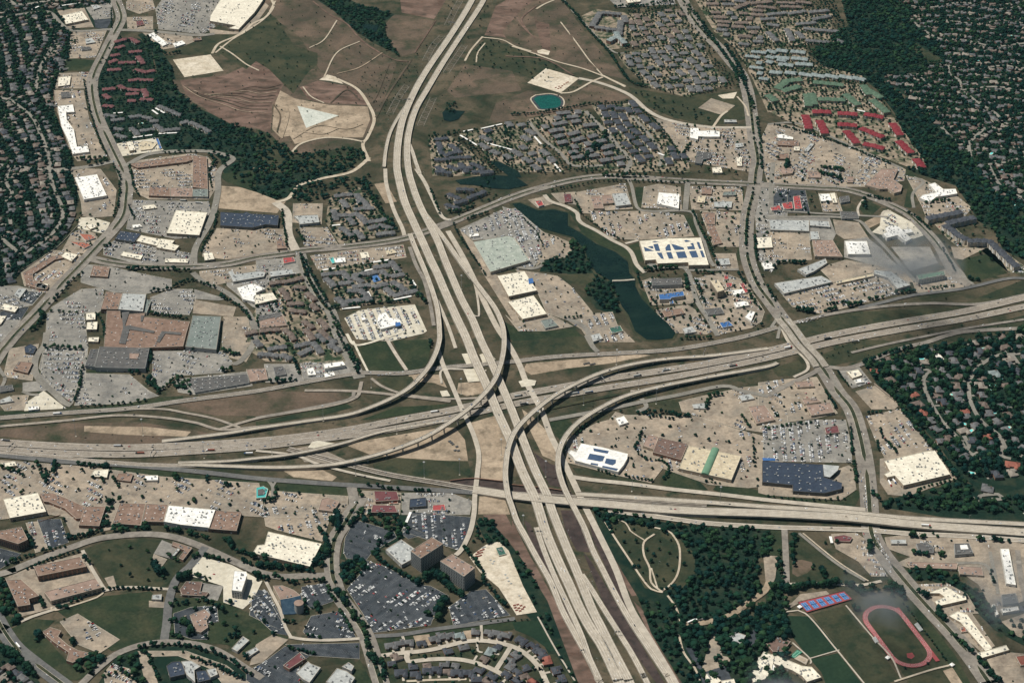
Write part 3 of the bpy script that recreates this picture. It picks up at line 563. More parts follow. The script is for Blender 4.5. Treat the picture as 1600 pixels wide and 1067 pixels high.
areas('''
00 tanlot | 355,70 520,50 580,170 420,180
00 greylot | 530,50 690,20 700,115 580,125 | 1,.05,.25
00 asphalt | 580,125 695,120 660,180 590,175
00 tanlot | 440,195 660,190 590,360 420,365 | 1,-.1,.35
00 tanlot | 365,455 550,450 530,550 340,550 | 1,0,.3
00 tanlot | 330,560 515,560 550,740 660,970 480,1000 440,950 340,650 | .4,1,.3 | long tan car park beside the white L-shaped strip
00 greylot | 960,60 1000,0 1390,-10 1300,90 1330,170 1250,215 980,185 | 1,.35,.34 | large grey car park at the top left store
00 tanlot | 1290,180 1440,200 1500,180 1581,100 1640,20 1660,40 1581,150 1500,215 1300,215
00 tanlot | 880,205 1180,215 1200,260 1140,285 1000,310 | 1,.3,.25
00 tanlot | 780,110 945,105 945,185 790,185 | 1,0,.3
00 tanlot | 780,0 940,0 960,60 860,90 780,60 | 1,0,.25
00 sand | 1068,372 1300,340 1380,440 1140,480 | | pale gravel pad among scrub
00 concrete | 720,890 960,855 1010,930 740,970 | 1,0,.4
00 tanlot | 800,1000 1180,950 1285,975 1350,1060 1350,1140 1290,1235 920,1235 810,1180 | 1,-.05,.4 | tan car park inside the brown U-shaped plaza
01 tanlot | 430,-10 620,0 720,130 700,290 560,300 510,290 500,200 | .6,1,.12 | tan car park around the white sloping store
01 concrete | 490,300 560,295 680,330 650,400 480,365 | 1,.2,.3
01 tanlot | 440,400 500,370 600,400 600,440 530,520 380,510 | 1,.2,.15
01 tanlot | 130,640 320,500 480,510 520,560 300,770 150,720 | 1,-.8,.3 | tan court inside the bent brown plaza
01 greylot | 810,190 1290,200 1300,260 1220,420 1080,430 780,370 800,260 | 1,.05,.36 | grey car park around the large cream store
01 greylot | 640,470 740,430 960,480 1180,520 1190,590 860,590 640,530 | 1,.15,.5
01 tanlot | 1340,365 1750,370 1790,520 1400,558 1250,540 1255,490 | 1,.1,.16 | bare tan car park in front of the dark-roofed store
01 greylot | 500,590 560,590 680,600 900,650 1060,680 1060,740 900,770 700,760 500,700 | 1,.05,.08
01 greylot | 320,850 500,740 640,730 640,860 600,890 450,890 300,885 | 1,0,.2
01 greylot | 290,885 520,890 545,1100 520,1360 240,1350 280,1067 | 1,0,.42 | pale car park left of the mall
01 greylot | 930,790 1060,740 1190,740 1210,810 1170,900 940,890 | 1,0,.38
01 greylot | 1200,740 1400,800 1350,810 1200,800
01 tanlot | 1200,805 1460,850 1440,910 1190,890 | | | raised tan car deck beside the mall
01 tanlot | 1380,910 1530,910 1560,1067 1560,1120 1520,1190 1370,1150 | 1,0,.08
01 greylot | 0,720 110,720 270,760 200,840 0,880 | 1,-.3,.3
01 asphalt | 110,750 265,760 200,835 120,815 | 1,-.5,.3
01 asphalt | 0,870 180,850 130,930 0,940 | 1,-.5,.4
01 greylot | 0,930 130,930 30,1067 -60,1067 | 1,0,.1
01 tanlot | 1230,630 1581,590 1640,600 1690,660 1400,700 1320,720 1240,690 | 1,-.1,.3
01 greylot | 1400,700 1690,660 1740,840 1760,860 1640,880 1560,850 1400,720 | 1,-.1,.3
11 tanlot | 230,212 412,212 405,340 225,330 | 1,0,.15
11 tanlot | 270,360 440,360 510,470 300,475 | 1,.15,.55 | tan car park right of the median road
11 tanlot | 335,535 560,500 910,465 930,545 560,600 380,620 | 1,-.1,.45
11 greylot | 0,560 245,545 275,640 80,690 100,720 0,760 | 1,0,.25
11 yard | 70,720 300,650 340,740 470,960 500,1067 -60,1067 -20,900 | | | brick paved lanes of the townhouse complex
11 yard | 450,180 640,110 840,320 860,400 520,470 430,330
11 yard | 390,620 840,560 1000,720 990,780 520,870 470,740
11 greylot | 0,850 130,825 150,870 200,960 0,990 | 1,0,.3
11 concrete | 545,920 640,870 980,835 1055,1000 1030,1015 830,1062 620,1050 | .45,1,.75 | white concrete dealership lot packed with cars
11 greylot | 1255,370 1500,260 1600,240 1700,330 1790,400 1760,560 1690,560 1590,415 1340,440 | .35,1,.5 | grey car park above the green-grey store
11 tanlot | 1255,370 1340,445 1450,630 1490,655 1560,785 1640,960 1600,960 1400,640
21 greylot | -60,230 60,265 180,380 170,560 120,620 0,600 110,560 0,400 | .35,1,.5
21 tanlot | 180,385 260,410 350,450 370,500 330,545 200,558 150,600 170,500 | .4,1,.05 | tan peninsula car park beside the lake
21 tanlot | 20,620 160,640 280,660 360,720 430,800 510,900 330,930 215,890 150,745 | .4,1,.16 | broad tan car park beside the wooded lake shore
21 tanlot | -40,900 30,960 60,925 215,890 300,930 380,970 200,1000 40,1000 | 1,-.1,.15
21 tanlot | 350,940 520,890 620,880 650,960 760,1067 480,1067 430,990 | .5,1,.35
21 tanlot | 100,190 200,168 250,215 160,240 | 1,0,.1
21 tanlot | 240,150 390,140 405,220 300,212 | 1,-.1,.1
21 tanlot | 385,145 700,88 745,245 560,255 480,275 430,270 | 1,0,.25
21 tanlot | 815,110 900,92 1040,110 1048,250 800,238 | 1,0,.25 | tan car park around the small white box store
21 tanlot | 480,265 840,258 1060,285 1125,415 780,437 620,430 500,330 | .3,1,.3 | tan car park dotted with trees above the solar roof
21 tanlot | 1090,105 1420,110 1430,255 1110,250 | 1,0,.35
21 tanlot | 1160,255 1410,270 1400,480 1290,480 1240,470 | .2,1,.4
21 greylot | 830,580 1215,590 1110,615 850,610
21 tanlot | 800,690 860,670 1090,690 1140,800 1110,830 860,840 | 1,0,.2
21 tanlot | 880,870 1080,835 1150,880 1240,1000 1200,1020 990,1010 930,930 | 1,.3,.35
21 tanlot | 1110,680 1300,635 1440,690 1560,880 1540,940 1480,980 1280,1020 1190,870 | 1,.2,.22
21 tanlot | 1250,520 1380,520 1400,620 1260,620 | 1,0,.3
21 greylot | 1490,110 1700,110 1700,500 1600,640 1520,560 | 1,0,.3
20 sand | 95,515 210,425 415,487 300,578 | | square cream storage pad behind the teal basin
20 tanlot | 1150,670 1230,610 1378,655 1300,715 | | square tan pad beside the field
20 tanlot | 860,730 1200,780 1300,800 1480,790 1480,1067 1080,1000 1000,900 | 1,.1,.45 | tan car park around the white H-shaped building
20 greylot | 600,0 1000,-10 1010,30 650,50 | 1,0,.4
20 yard | 430,100 520,60 760,90 700,300 600,310 460,160
20 yard | 730,90 1050,60 1200,250 1160,265 740,300
20 yard | 650,340 850,300 1160,265 1320,530 1080,605 840,540 690,400
20 yard | 490,655 740,640 1090,1000 1100,1067 720,1067 640,860
20 yard | 90,740 450,680 660,860 720,1000 700,1067 420,1040 330,1000
20 yard | -60,780 100,770 330,1067 -60,1067
20 yard | 1130,0 1581,0 1581,280 1380,300 1250,200
20 yard | 1380,300 1700,290 1800,480 1581,700 1480,480
30 yard | 0,80 250,60 400,90 390,270 230,280 0,290
30 yard | 0,290 230,300 280,400 580,470 590,500 0,500
30 yard | 0,500 600,520 760,700 700,720 0,680
30 yard | 170,670 780,730 900,900 1000,1040 880,1040 180,780 0,690
30 tanlot | 0,770 60,760 180,790 850,1050 840,1120 600,1150 0,1150 -60,900 | 1,.45,.35 | tan dealership yard below the red-roofed apartments
30 tanlot | 560,930 700,980 830,1050 760,1100 560,1067 | 1,-1.6,.6
10 yard | 1065,845 1200,840 1460,1050 1480,1090 1090,1090
10 yard | 1250,830 1581,770 1581,1067 1470,1030 1380,910
31 asphalt | 60,125 230,130 260,270 0,270 20,190 | 1,0,.3
31 tanlot | 310,150 420,150 460,260 340,265 | 1,0,.4
31 greylot | 0,300 380,300 420,400 400,440 250,440 0,395
31 tanlot | 0,385 250,385 270,560 60,575 -20,540 | 1,0,.12 | tan court between the low grey strips
31 tanlot | 400,310 560,330 625,430 470,432 420,400
31 greylot | 610,420 700,490 760,560 860,640 880,720 760,640 640,590 470,545 470,440 | | | dark stained car park under drifting smoke
31 greylot | 760,480 1000,480 1050,580 880,630
31 tanlot | 310,610 480,560 650,590 860,640 900,700 640,640 400,700 | 1,-.2,.05
31 tanlot | 90,780 400,705 640,655 740,680 830,760 620,820 330,895 150,850 | 1,-.25,.45 | tan car park in front of the curved grey strip
31 tanlot | 890,690 1090,620 1180,640 1210,730 920,770 | 1,-.2,.3
31 concrete | 640,390 690,350 700,270 740,250 910,340 960,410 900,430 720,410 | 1,.5,.25
31 tanlot | 850,40 950,60 1170,170 1260,240 1200,310 980,310 950,230 | 1,0,.3
31 yard | 1010,320 1120,330 1240,440 1400,500 1490,640 1581,645 1581,600 1420,480 1200,500 1110,430 | 1,.6,.3
31 tanlot | 1130,480 1340,490 1200,560 1150,550
31 tanlot | 240,0 600,-10 600,110 250,110 0,60 0,-40 | 1,.1,.3
02 greylot | 270,60 520,80 500,200 450,400 330,310 240,180 | 1,.1,.3
02 greylot | 510,210 620,215 800,220 920,320 985,352 780,400 460,412 | 1,.1,.14 | pale car park in front of the mall store
02 greylot | 945,75 1380,75 1440,150 1380,210 1080,230 1000,320 940,280 | 1,.25,.42 | fan-shaped car park with diagonal rows right of the mall
02 tanlot | 60,60 240,30 200,260 20,235 | 1,-.2,.15
02 concrete | 150,400 270,320 410,430 150,445 | 1,0,.2
02 greylot | 140,270 240,260 290,320 140,330
02 tanlot | 0,410 80,350 180,345 150,440 30,445 | 1,0,.3
02 greylot | 1080,250 1540,200 1560,290 1200,345 1100,330 | 1,-.1,.15
02 tanlot | -40,745 560,790 1000,850 1600,890 1640,1100 1040,1067 480,1110 280,1080 -40,1120 | 1,.45,.26 | broad tan car park in front of the brown store row
12 tanlot | 60,935 570,970 560,1100 40,1100 | 1,.2,.1
12 greylot | 50,155 240,155 300,260 60,270 | 1,0,.15
12 greylot | 270,150 570,130 600,230 290,250 | 1,0,.3
12 yard | -20,20 400,-20 560,70 560,140 400,150 60,140 -60,60
12 tanlot | 640,935 895,950 890,1085 630,1085 | 1,0,.3
12 greylot | 900,950 1200,950 1335,1000 1320,1085 900,1085 | 1,0,.35
12 tanlot | 230,680 350,655 560,750 700,780 300,760 | | 
13 tanlot | 40,-20 480,-10 410,195 130,125 60,100 | .3,1,.5 | tan car park behind the big cream store
13 asphalt | 610,60 850,130 870,170 720,260 680,310 560,300 540,260 550,170 | 1,.4,.22 | dark asphalt car park inside the road bend
13 asphalt | 950,10 1330,45 1310,180 1250,250 900,130 | .1,1,.5 | square dark car park behind the office towers
13 asphalt | 930,100 1060,150 940,180 900,150 | 1,.5,.4
13 asphalt | 680,310 800,350 1010,460 1080,470 1190,530 1150,600 1090,680 1080,710 720,760 660,640 560,490 640,400 | 1,-.7,.42 | largest dark car park with diagonal rows below towers
13 asphalt | 1190,600 1330,500 1420,490 1570,650 1220,715 | .6,1,.5 | dark car park corner right of the tree row
13 asphalt | 0,490 70,500 140,630 205,775 110,760 0,660 -40,560 | .9,1,.45
13 asphalt | 280,475 430,450 490,560 340,612 285,560 | .6,1,.45
13 asphalt | 290,750 340,655 530,620 620,790 330,798 | 1,.25,.55 | small dark car park below the cylinder tower
13 asphalt | 180,830 640,820 640,920 330,900 | 1,.2,.04
13 asphalt | -60,1000 60,930 180,840 330,900 270,960 270,1085 60,1085 -60,1085 | .9,.5,.22
13 sand | 1318,290 1420,215 1500,195 1560,250 1650,470 1735,630 1610,650 1500,480 1380,380 | | cream sand yard beside the freeway woods
13 tanlot | 0,830 100,770 200,800 40,940 -40,960
03 tanlot | 380,20 520,0 640,10 640,100 520,160 440,150 400,60
03 tanlot | 640,-40 730,-40 700,120 640,130
03 asphalt | 230,60 375,55 425,200 300,245 | .25,1,.5 | dark car park beside the wedge-shaped office
03 tanlot | 160,80 230,70 295,240 220,265 | .3,1,.4
03 asphalt | -60,220 130,270 60,330 -60,400 | 1,.3,.25
03 tanlot | 30,420 200,350 510,265 645,500 350,600 130,660
03 greylot | 1000,185 1110,230 1050,300 950,270
03 tanlot | 950,272 1032,305 995,358 935,328 | 1,.4,.1
03 tanlot | 645,420 700,405 720,470 680,482
03 tanlot | 370,690 480,640 560,690 740,800 690,835 615,885 480,830 | .7,1,.22 | tan school car park with two short rows
03 tanlot | 920,560 1025,570 1020,605 920,600
03 concrete | 1190,350 1250,290 1430,340 1620,440 1560,560 1500,612 1380,570 1380,470 1190,410 | .6,-1,.16 | pale concrete drive around the white office block
03 greylot | 1250,450 1380,470 1345,560 1110,530
03 asphalt | 1070,640 1180,600 1340,590 1350,690 1290,700 1280,800 1190,800 1080,760 | .2,1,.3
03 asphalt | 1560,540 1640,520 1700,620 1780,760 1640,700 1540,650 | .9,1,.3
03 tanlot | 850,870 930,880 940,960 980,1080 900,1080
03 tanlot | 900,870 1150,870 1400,960 1560,1080 1380,1080 1300,980 1100,900 920,905 | 1,.3,.1
03 tanlot | 690,950 800,980 850,1080 650,1080 640,1010 | 1,.4,.3
22 tanlot | 340,620 520,520 600,500 640,450 700,470 800,470 1150,480 1400,560 1700,640 1640,900 1460,920 1220,900 930,800 860,890 640,840 330,760 | .25,1,.13 | broad tan car park around the solar-roofed store
22 tanlot | 1030,390 1100,370 1420,300 1640,280 1700,480 1700,600 1400,555 1050,450 | 1,.4,.15
32 tanlot | -60,270 110,250 300,235 430,460 300,490 0,530 -60,540 | .3,1,.22 | tan car park between two small brown strips
32 greylot | -30,540 290,500 480,500 510,640 520,765 -30,755 | .12,1,.6 | large grey car park full of cars above the navy roof
32 tanlot | -60,890 150,900 500,780 525,800 545,930 450,995 0,965 -60,950 | 1,.05,.1
32 greylot | 430,195 560,170 640,270 520,305 | 1,1.5,.35
32 tanlot | 540,325 660,290 810,410 780,435 640,435 | 1,.1,.08
32 tanlot | 605,480 820,430 880,480 1030,685 720,735 660,620 | .75,1,.5 | tan car park beside the brick boundary wall
32 tanlot | 690,740 740,730 1040,680 1168,862 860,972 740,962 690,885
33 tanlot | -30,280 60,285 45,420 15,490 -15,440
33 tanlot | 390,150 420,240 560,320 640,410 740,410 690,330 620,230 600,180 540,140 | 1,.1,.5
33 tanlot | 720,170 880,150 1000,160 1420,180 1700,230 1700,640 1581,560 1400,640 1300,460 1160,365 860,355 790,330 880,290 740,240 | 1,0,.07 | broad pale yard with scattered low buildings
33 tanlot | 920,460 1100,450 1230,520 1300,640 1100,640 1000,590 | 1,0,.35
33 tanlot | 1080,620 1230,600 1400,840 1320,880 1160,740 | 1,0,.2
33 tanlot | 1350,920 1500,880 1700,900 1700,1080 1440,1080 | 1,0,.15
33 tanlot | 1440,690 1581,640 1700,640 1700,830 1540,780
33 tanlot | 150,570 200,520 360,500 380,520 200,570 60,650 40,640
23 asphalt | 1070,850 1130,850 1180,1000 1140,970
23 asphalt | 1440,800 1500,730 1560,740 1480,870
23 tanlot | 1170,990 1240,740 1260,740 1300,900 1350,910 1330,1000 1220,1020
23 asphalt | 1160,1010 1320,960 1370,1080 1180,1080
''', 'lot')
areas('''
21 lake | 0,215 50,208 160,255 260,250 345,272 345,350 420,392 520,462 640,512 715,572 725,642 762,680 762,722 800,800 870,870 960,950 1010,1010 990,1045 900,1055 830,1052 760,1000 720,900 680,850 650,780 610,690 520,640 470,560 450,500 380,420 300,400 160,360 80,290 | | long dark lake winding past the car parks
11 lake | 1230,70 1350,48 1480,38 1600,45 1680,100 1560,125 1460,120 1340,98 1260,95 | | small dark lake beside the apartments
10 lake | 1440,1000 1500,1000 1620,1060 1640,1100 1560,1090
10 lake | 1150,700 1170,680 1290,690 1250,740 1200,755 1160,745 | | dark pond in the scrub
10 lake | 650,150 760,160 740,200 680,200
''', 'lot')
sheet('embankment', inset_poly(world('21', '0,215 50,208 160,255 260,250 345,272 345,350 420,392 520,462 640,512 715,572 725,642 762,680 762,722 800,800 870,870 960,950 1010,1010 990,1045 900,1055 830,1052 760,1000 720,900 680,850 650,780 610,690 520,640 470,560 450,500 380,420 300,400 160,360 80,290'), -6), 'dullgrass', 'field')
KB = MB()
for poly, th, dens, m_, c in LOTS: q = ccw(poly); dashes(q + [q[0]], 0, 1.3, 1, 0, .45, KB)
tag(KB.link('kerbs', ['concrete']), 'pale kerbs edging the car parks', None, None, 'structure')
# the lined basin: kerb, liner and teal water
bz = pts('20', '150,592 240,585 300,605 318,640 290,672 180,682 150,660 120,615'); P0 = [P(*q) for q in bz]
bp = [(q[0], q[1]) for q in smooth(P0 + [P0[0]], 8)[:-1]]
sheet('embankment', inset_poly(bp, -4), 'path', 'road'); sheet('embankment', bp, 'asphalt', 'road', None, 'water'); sheet('pond', inset_poly(bp, 7), 'teal', 'road', 'teal green lined basin below the cream pad')
# ---------------------------------------------------------------- roads
ROADS = []
def extend(l):
    for e in (0, -1):
        a = l[e]; b = l[1 if e == 0 else -2]; x, y, _ = PX(a[0], a[1])
        if not (-3 < x < 1603 and -3 < y < 1070):
            L = math.hypot(a[0] - b[0], a[1] - b[1]); q = (a[0] + (a[0] - b[0]) * 450 / L, a[1] + (a[1] - b[1]) * 450 / L) + tuple(a[2:]); l = [q] + l if e == 0 else l + [q]
    return l
def road(tile, s, wd, m, med=None, name='road', label=None, lanes=0, cars=0.0, sm=True, trees=None):
    line = extend(world(tile, s)); line = smooth(line) if sm else line
    ribbon(name, line, wd, m, 'road', label)
    if med: ROADMED.append((line, med, trees))
    if lanes: ROADMARK.append((line, wd, lanes, med or 0))
    if cars: ROADCARS.append((line, wd, cars, 1 if med or lanes else 0, label or 'the road'))
    return line
ROADMED = []; ROADMARK = []; ROADCARS = []
A_LEFT = road('F', '176,-30 181,0 187,16 189,32 177,56 162,86 149,112 144,132 146,157 154,187 169,220 181,245 192,268 198,290 197,310 193,336 178,358 152,386 126,414 96,445 64,482 26,521 10,540 0,552 -30,600', 33, 'road', 7, label='curving dual road with grass median past the mall', cars=.012)
A_RIGHT = road('F', '1052,-20 1066,0 1078,22 1090,40 1108,60 1124,76 1143,99 1158,117 1168,144 1174,180 1178,215 1184,250 1181,270 1177,300 1168,340 1166,380 1170,410 1184,446 1203,472 1222,498 1238,520 1255,545 1275,565 1288,580 1308,612 1330,640 1343,680 1352,725 1357,770 1359,800 1362,835 1380,867 1400,892 1428,925 1455,955 1485,987 1515,1024 1545,1067 1560,1090', 36, 'road', 8, label='dual arterial road crossing the right side', cars=.018, trees=1)
A_MID = road('F', '140,404 177,412 228,417 304,417 354,413 400,403 451,396 481,391 552,385 628,374 691,353 729,338 800,309 850,293 901,281 952,276 1002,279 1078,284 1167,288 1200,290 1276,294 1326,298 1372,313 1415,333 1443,358 1466,384 1481,412 1497,436 1516,446', 28, 'road', 6, label='cross road running from the mall past the lake', cars=.014)
road('F', '0,-5 30,8 90,-2 120,-20', 14, 'street'); road('F', '0,28 60,20 80,22 110,48 170,47', 14, 'street', cars=.004); road('F', '170,47 240,50 305,56 335,54', 16, 'street')
road('F', '196,260 228,243 260,238 291,237 320,237 341,240 364,249 347,263 341,275 340,303 329,346 306,387 303,414', 16, 'street', label='side road looping behind the brown plaza', cars=.006)
road('00', '325,200 330,270 295,340 255,410 235,480 218,570', 10, 'street'); road('00', '-30,600 60,620 130,670 210,740 250,830 290,930 312,1030', 10, 'street')
road('00', '-30,1020 100,1035 350,1050 560,1030 740,990', 16, 'street', cars=.01); road('01', '300,-20 335,130 380,230 385,300 330,390 200,490 130,520 60,470 -10,410', 10, 'street')
road('01', '60,-20 40,80 75,150 30,200', 9, 'street'); road('01', '-20,340 60,345 60,300', 9, 'street')
road('11', '275,525 310,640 375,770 430,850 465,885 495,985 530,1067 600,1200 640,1290', 26, 'street', 9, label='tree-lined boulevard running down to the freeway', cars=.006, trees=2)
road('11', '245,500 200,400 190,270 120,205', 22, 'newroad', 5); road('11', '120,205 200,180 270,100 400,60 550,30 620,0 700,-70', 11, 'path', name='dirt_track')
road('10', '700,1000 660,900 690,850 730,740 690,640 620,550 500,490', 9, 'path', name='dirt_track'); road('10', '670,880 560,860 420,855 280,890 215,950', 7, 'path', name='dirt_track')
road('10', '740,730 820,580 940,400 960,370', 6, 'field', name='dirt_track'); road('10', '-250,330 -150,250 -50,190 60,110 120,10', 6, 'path', name='dirt_track')
road('00', '1310,335 1350,275 1450,230 1520,190 1560,150 1640,110 1690,40 1670,-20', 8, 'path', name='dirt_track'); road('00', '1360,290 1440,340 1520,400 1600,440', 5, 'path', name='dirt_track')
road('10', '1400,230 1330,310 1290,380', 6, 'path', name='dirt_track'); road('10', '1400,235 1520,250 1600,290 1700,320', 5, 'path', name='dirt_track'); road('10', '1415,270 1370,330 1360,390', 4, 'path', name='dirt_track')
road('10', '980,330 1110,130', 4, 'redfield', name='dirt_track'); road('10', '350,10 450,90 560,150 620,220 700,290 850,370 950,385', 5, 'redfield', name='dirt_track')
road('20', '0,290 110,325 280,385 430,425 540,465 600,490 700,535', 6, 'path', name='dirt_track'); road('20', '300,140 400,270 480,380 560,470', 4, 'path', name='dirt_track'); road('20', '150,60 200,30 270,0', 6, 'path', name='dirt_track')
road('20', '410,487 520,510 640,550 740,600 830,680 920,730 1050,765 1180,785 1300,792 1500,790', 13, 'newroad', label='pale concrete road curving round the dark apartments'); road('20', '300,580 380,570 490,510 560,480', 7, 'path', name='dirt_track'); road('20', '560,470 700,540', 8, 'path', name='dirt_track')
road('20', '320,0 380,80 460,160 560,270 640,330 700,330', 7, 'street'); road('20', '1240,790 1290,720 1330,690', 7, 'path'); road('20', '1390,600 1440,660 1460,720', 5, 'path')
road('20', '455,690 560,800 650,900 730,1000 700,1067', 12, 'street'); road('20', '100,750 190,860 300,950 360,1020 450,1030 560,1025', 10, 'street'); road('20', '740,720 850,840 920,960 910,1030', 9, 'street')
road('21', '715,-30 712,40 740,110 775,240 860,260', 9, 'street'); road('21', '1085,80 1070,250', 14, 'street'); road('21', '200,160 240,200 330,230 400,270 410,310 440,340 520,380 620,440 700,480 740,520 770,590 820,640', 11, 'newroad', label='pale lane along the lake shore')
road('21', '860,262 1100,262 1140,340 1180,440 1220,560 1250,600', 11, 'street'); road('21', '850,610 1040,605 1090,640 1110,720 1150,830 1210,920 1270,1030', 12, 'street', cars=.005); road('21', '1090,625 1400,620', 9, 'street'); road('21', '700,460 780,440', 8, 'newroad')
road('21', '0,600 120,615 190,590 180,560', 10, 'street'); road('21', '330,920 440,970 500,1067', 12, 'street')
road('22', '460,-20 500,50 530,80', 12, 'street'); road('22', '800,370 830,420 770,450', 10, 'street')
road('02', '290,-40 275,40 225,110 215,190 250,260 330,330 400,395 440,410', 15, 'street', label='ring road around the mall car parks'); road('01', '1190,640 1260,700 1360,740 1450,800 1540,900 1570,1000 1560,1090 1480,1190 1440,1200', 14, 'street', label='ring road curving right of the mall', cars=.004)
road('02', '140,325 190,345 240,345', 8, 'street'); road('02', '-20,160 30,240 10,300', 8, 'street')
road('F', '1220,330 1290,335 1390,340', 8, 'street'); road('31', '700,290 720,260 760,260', 7, 'newroad'); road('31', '900,240 890,170 910,130 960,80 900,50', 8, 'street')
road('31', '-20,300 380,295 560,320 640,400 740,500 860,640 920,700', 10, 'street'); road('31', '560,290 555,240 590,185', 6, 'newroad'); road('31', '1050,470 1130,560 1200,660 1270,715', 8, 'street')
road('31', '30,-40 20,100 20,280', 12, 'street'); road('30', '0,770 200,770 500,900 830,1045', 9, 'street')
for k in range(9): road('00', f'{1130 + k * 22},{535 + k * 9} {1230 + k * 22},{600 - k * 3} {1380 + k * 22},{650 - k * 14} {1500 + k * 18},{690 - k * 18} {1640 + k * 12},{700 - k * 22}', 2.5 + k % 3, ('dirt', 'field', 'redfield')[k % 3], name='dirt_track')
for s_ in ('110,650 150,720 130,820', '180,620 200,720 160,860', '460,640 560,560 640,620', '290,540 340,600 420,640', '230,860 380,780 560,800 660,770', '300,820 420,830 520,790', '640,260 500,330 420,480', '780,330 640,420 500,460', '820,400 760,560 720,640', '500,130 420,250 330,300'): road('10', s_, 4, random.choice(['dirt', 'field', 'path']), name='dirt_track')
for s_ in ('140,110 180,200 230,300', '330,120 400,300 520,430', '100,200 60,120 150,40', '-40,350 200,370 380,470', '20,80 60,160 140,240'): road('20', s_, 5, random.choice(['redfield', 'dirt', 'field']), name='dirt_track')
# the estates
for s, t in (('30', '860,110 960,190 1050,240 1130,250'), ('30', '920,460 980,520 1070,560'), ('30', '1110,400 1120,460 1180,500 1190,560'), ('30', '1210,570 1300,640 1400,700 1480,770 1600,760'), ('30', '1070,790 1140,860 1190,880 1240,880'),
             ('30', '1430,790 1340,800 1270,860 1240,890 1250,970'), ('30', '1340,1020 1440,1010 1600,970'), ('30', '880,40 1000,50 1200,20 1400,60 1600,40'), ('30', '1100,130 1300,150 1450,130 1600,150'), ('30', '1030,250 1200,250 1400,290 1600,270'),
             ('30', '1060,400 1250,430 1450,410 1620,430'), ('30', '1200,560 1400,540 1620,570'), ('31', '1365,-20 1410,70 1470,130 1600,190'),
             ('32', '1600,90 1430,100 1330,150 1270,210 1240,290 1255,400 1320,510 1430,600 1475,680 1600,740'), ('32', '960,190 1000,200 960,250 980,340 1030,440 1090,530 1180,620 1230,690 1310,745'), ('32', '1430,600 1450,650 1440,720 1500,740'),
             ('32', '1500,90 1560,170 1610,200'), ('32', '1210,600 1240,660 1220,690'), ('32', '1260,980 1300,1000 1310,970 1420,960 1440,990 1380,990')):
    road(s, t, 9, 'street', name='residential_street')
NEWST = [road('13', '740,905 850,890 935,880 1000,875 1100,860 1200,835 1300,812 1400,808 1500,822 1600,850 1690,910 1760,990 1800,1080', 10, 'newroad', name='residential_street', label='pale curved street of the new estate', cars=.004),
         road('13', '935,880 940,935 1050,925 1200,920 1320,935 1440,975 1600,1060 1660,1100', 10, 'newroad', name='residential_street'), road('13', '1480,990 1520,930 1570,850', 9, 'newroad', name='residential_street'), road('13', '930,1058 1100,1050 1300,1045', 5, 'path', name='residential_street')]
road('13', '1395,800 1390,700', 5, 'newroad'); road('13', '905,890 915,820 905,780', 5, 'newroad'); road('13', '1365,815 1370,870 1400,880', 4, 'newroad'); road('13', '1340,940 1365,900', 4, 'newroad')
road('13', '715,780 900,770 1100,738 1400,700 1600,672', 10, 'darkroad', label='dark asphalt alley above the new houses'); road('13', '1740,660 1850,860 1990,1090', 3, 'newroad', name='footpath')
road('13', '650,-80 600,0 545,90 492,170 470,260 468,350 480,430 520,540 600,650 660,740 700,830 730,930 780,1090', 30, 'road', 8, label='dual road past the twin office towers', cars=.008, trees=1)
road('03', '-30,405 60,380 200,322 420,240 600,180 800,155 950,152 1080,170 1200,210 1320,260 1450,320 1600,385 1731,412 1850,410 2030,405', 17, 'road', label='curved grey road past the brown office blocks', cars=.004)
road('03', '1270,230 1180,340 1090,430 1045,560 1030,700 1012,820', 16, 'darkroad', label='short road curving past the white office'); road('03', '480,1100 560,1020 640,950 720,890 850,840 980,818 1100,818 1200,828 1320,860 1400,900 1500,965 1620,1040', 14, 'road', cars=.003, label='curved road below the green lawn')
road('03', '-30,650 20,740 100,850 220,950 400,1085', 28, 'darkroad', 6, label='dual road in the bottom left corner', cars=.01); road('03', '510,250 560,350 620,450 650,495', 7, 'newroad'); road('03', '130,690 200,660 350,610', 7, 'newroad'); road('03', '640,500 780,478 1040,490', 7, 'newroad')
road('13', '205,785 300,800 450,805 640,795', 7, 'newroad'); road('13', '60,440 100,520 150,620 180,720 215,785', 6, 'newroad'); road('03', '320,600 345,620 600,540 640,500', 4, 'path')
road('12', '590,915 605,1000 600,1080', 20, 'road', 3); road('12', '70,870 100,905 105,960 90,990', 7, 'street'); road('12', '130,870 105,910', 5, 'street')
road('12', '540,0 570,60 620,150 640,215', 11, 'street')
road('12', '560,-30 620,40 800,-5 900,-40', 7, 'concrete'); road('12', '800,-10 860,90 930,195', 8, 'newroad'); road('12', '600,15 650,120 690,200', 5, 'concrete')
# school and woods tracks
road('23', '1060,705 1200,695 1350,650 1480,560 1560,500 1590,440', 13, 'dirt', name='dirt_track'); road('23', '565,60 640,180 720,300 800,420 860,490 930,510', 4, 'path', name='dirt_track'); road('23', '930,510 860,450 850,360 815,280 815,200 880,150', 4, 'path', name='dirt_track')
road('23', '920,505 990,450 1030,370 1035,240 1000,165 960,130 880,110', 4, 'path', name='dirt_track'); road('23', '960,530 1010,600 1040,690', 4, 'path', name='dirt_track'); road('23', '860,360 900,490', 3, 'path', name='dirt_track'); road('23', '580,40 700,80 730,130 820,190', 3, 'path', name='dirt_track')
road('23', '1030,770 1060,880 1130,980 1160,1060', 4, 'path', name='dirt_track'); road('33', '100,100 110,300 115,460', 12, 'road'); road('33', '115,460 300,455 560,465 700,440', 7, 'newroad'); road('33', '110,630 230,640 420,860 600,1080', 3, 'newroad', name='footpath')
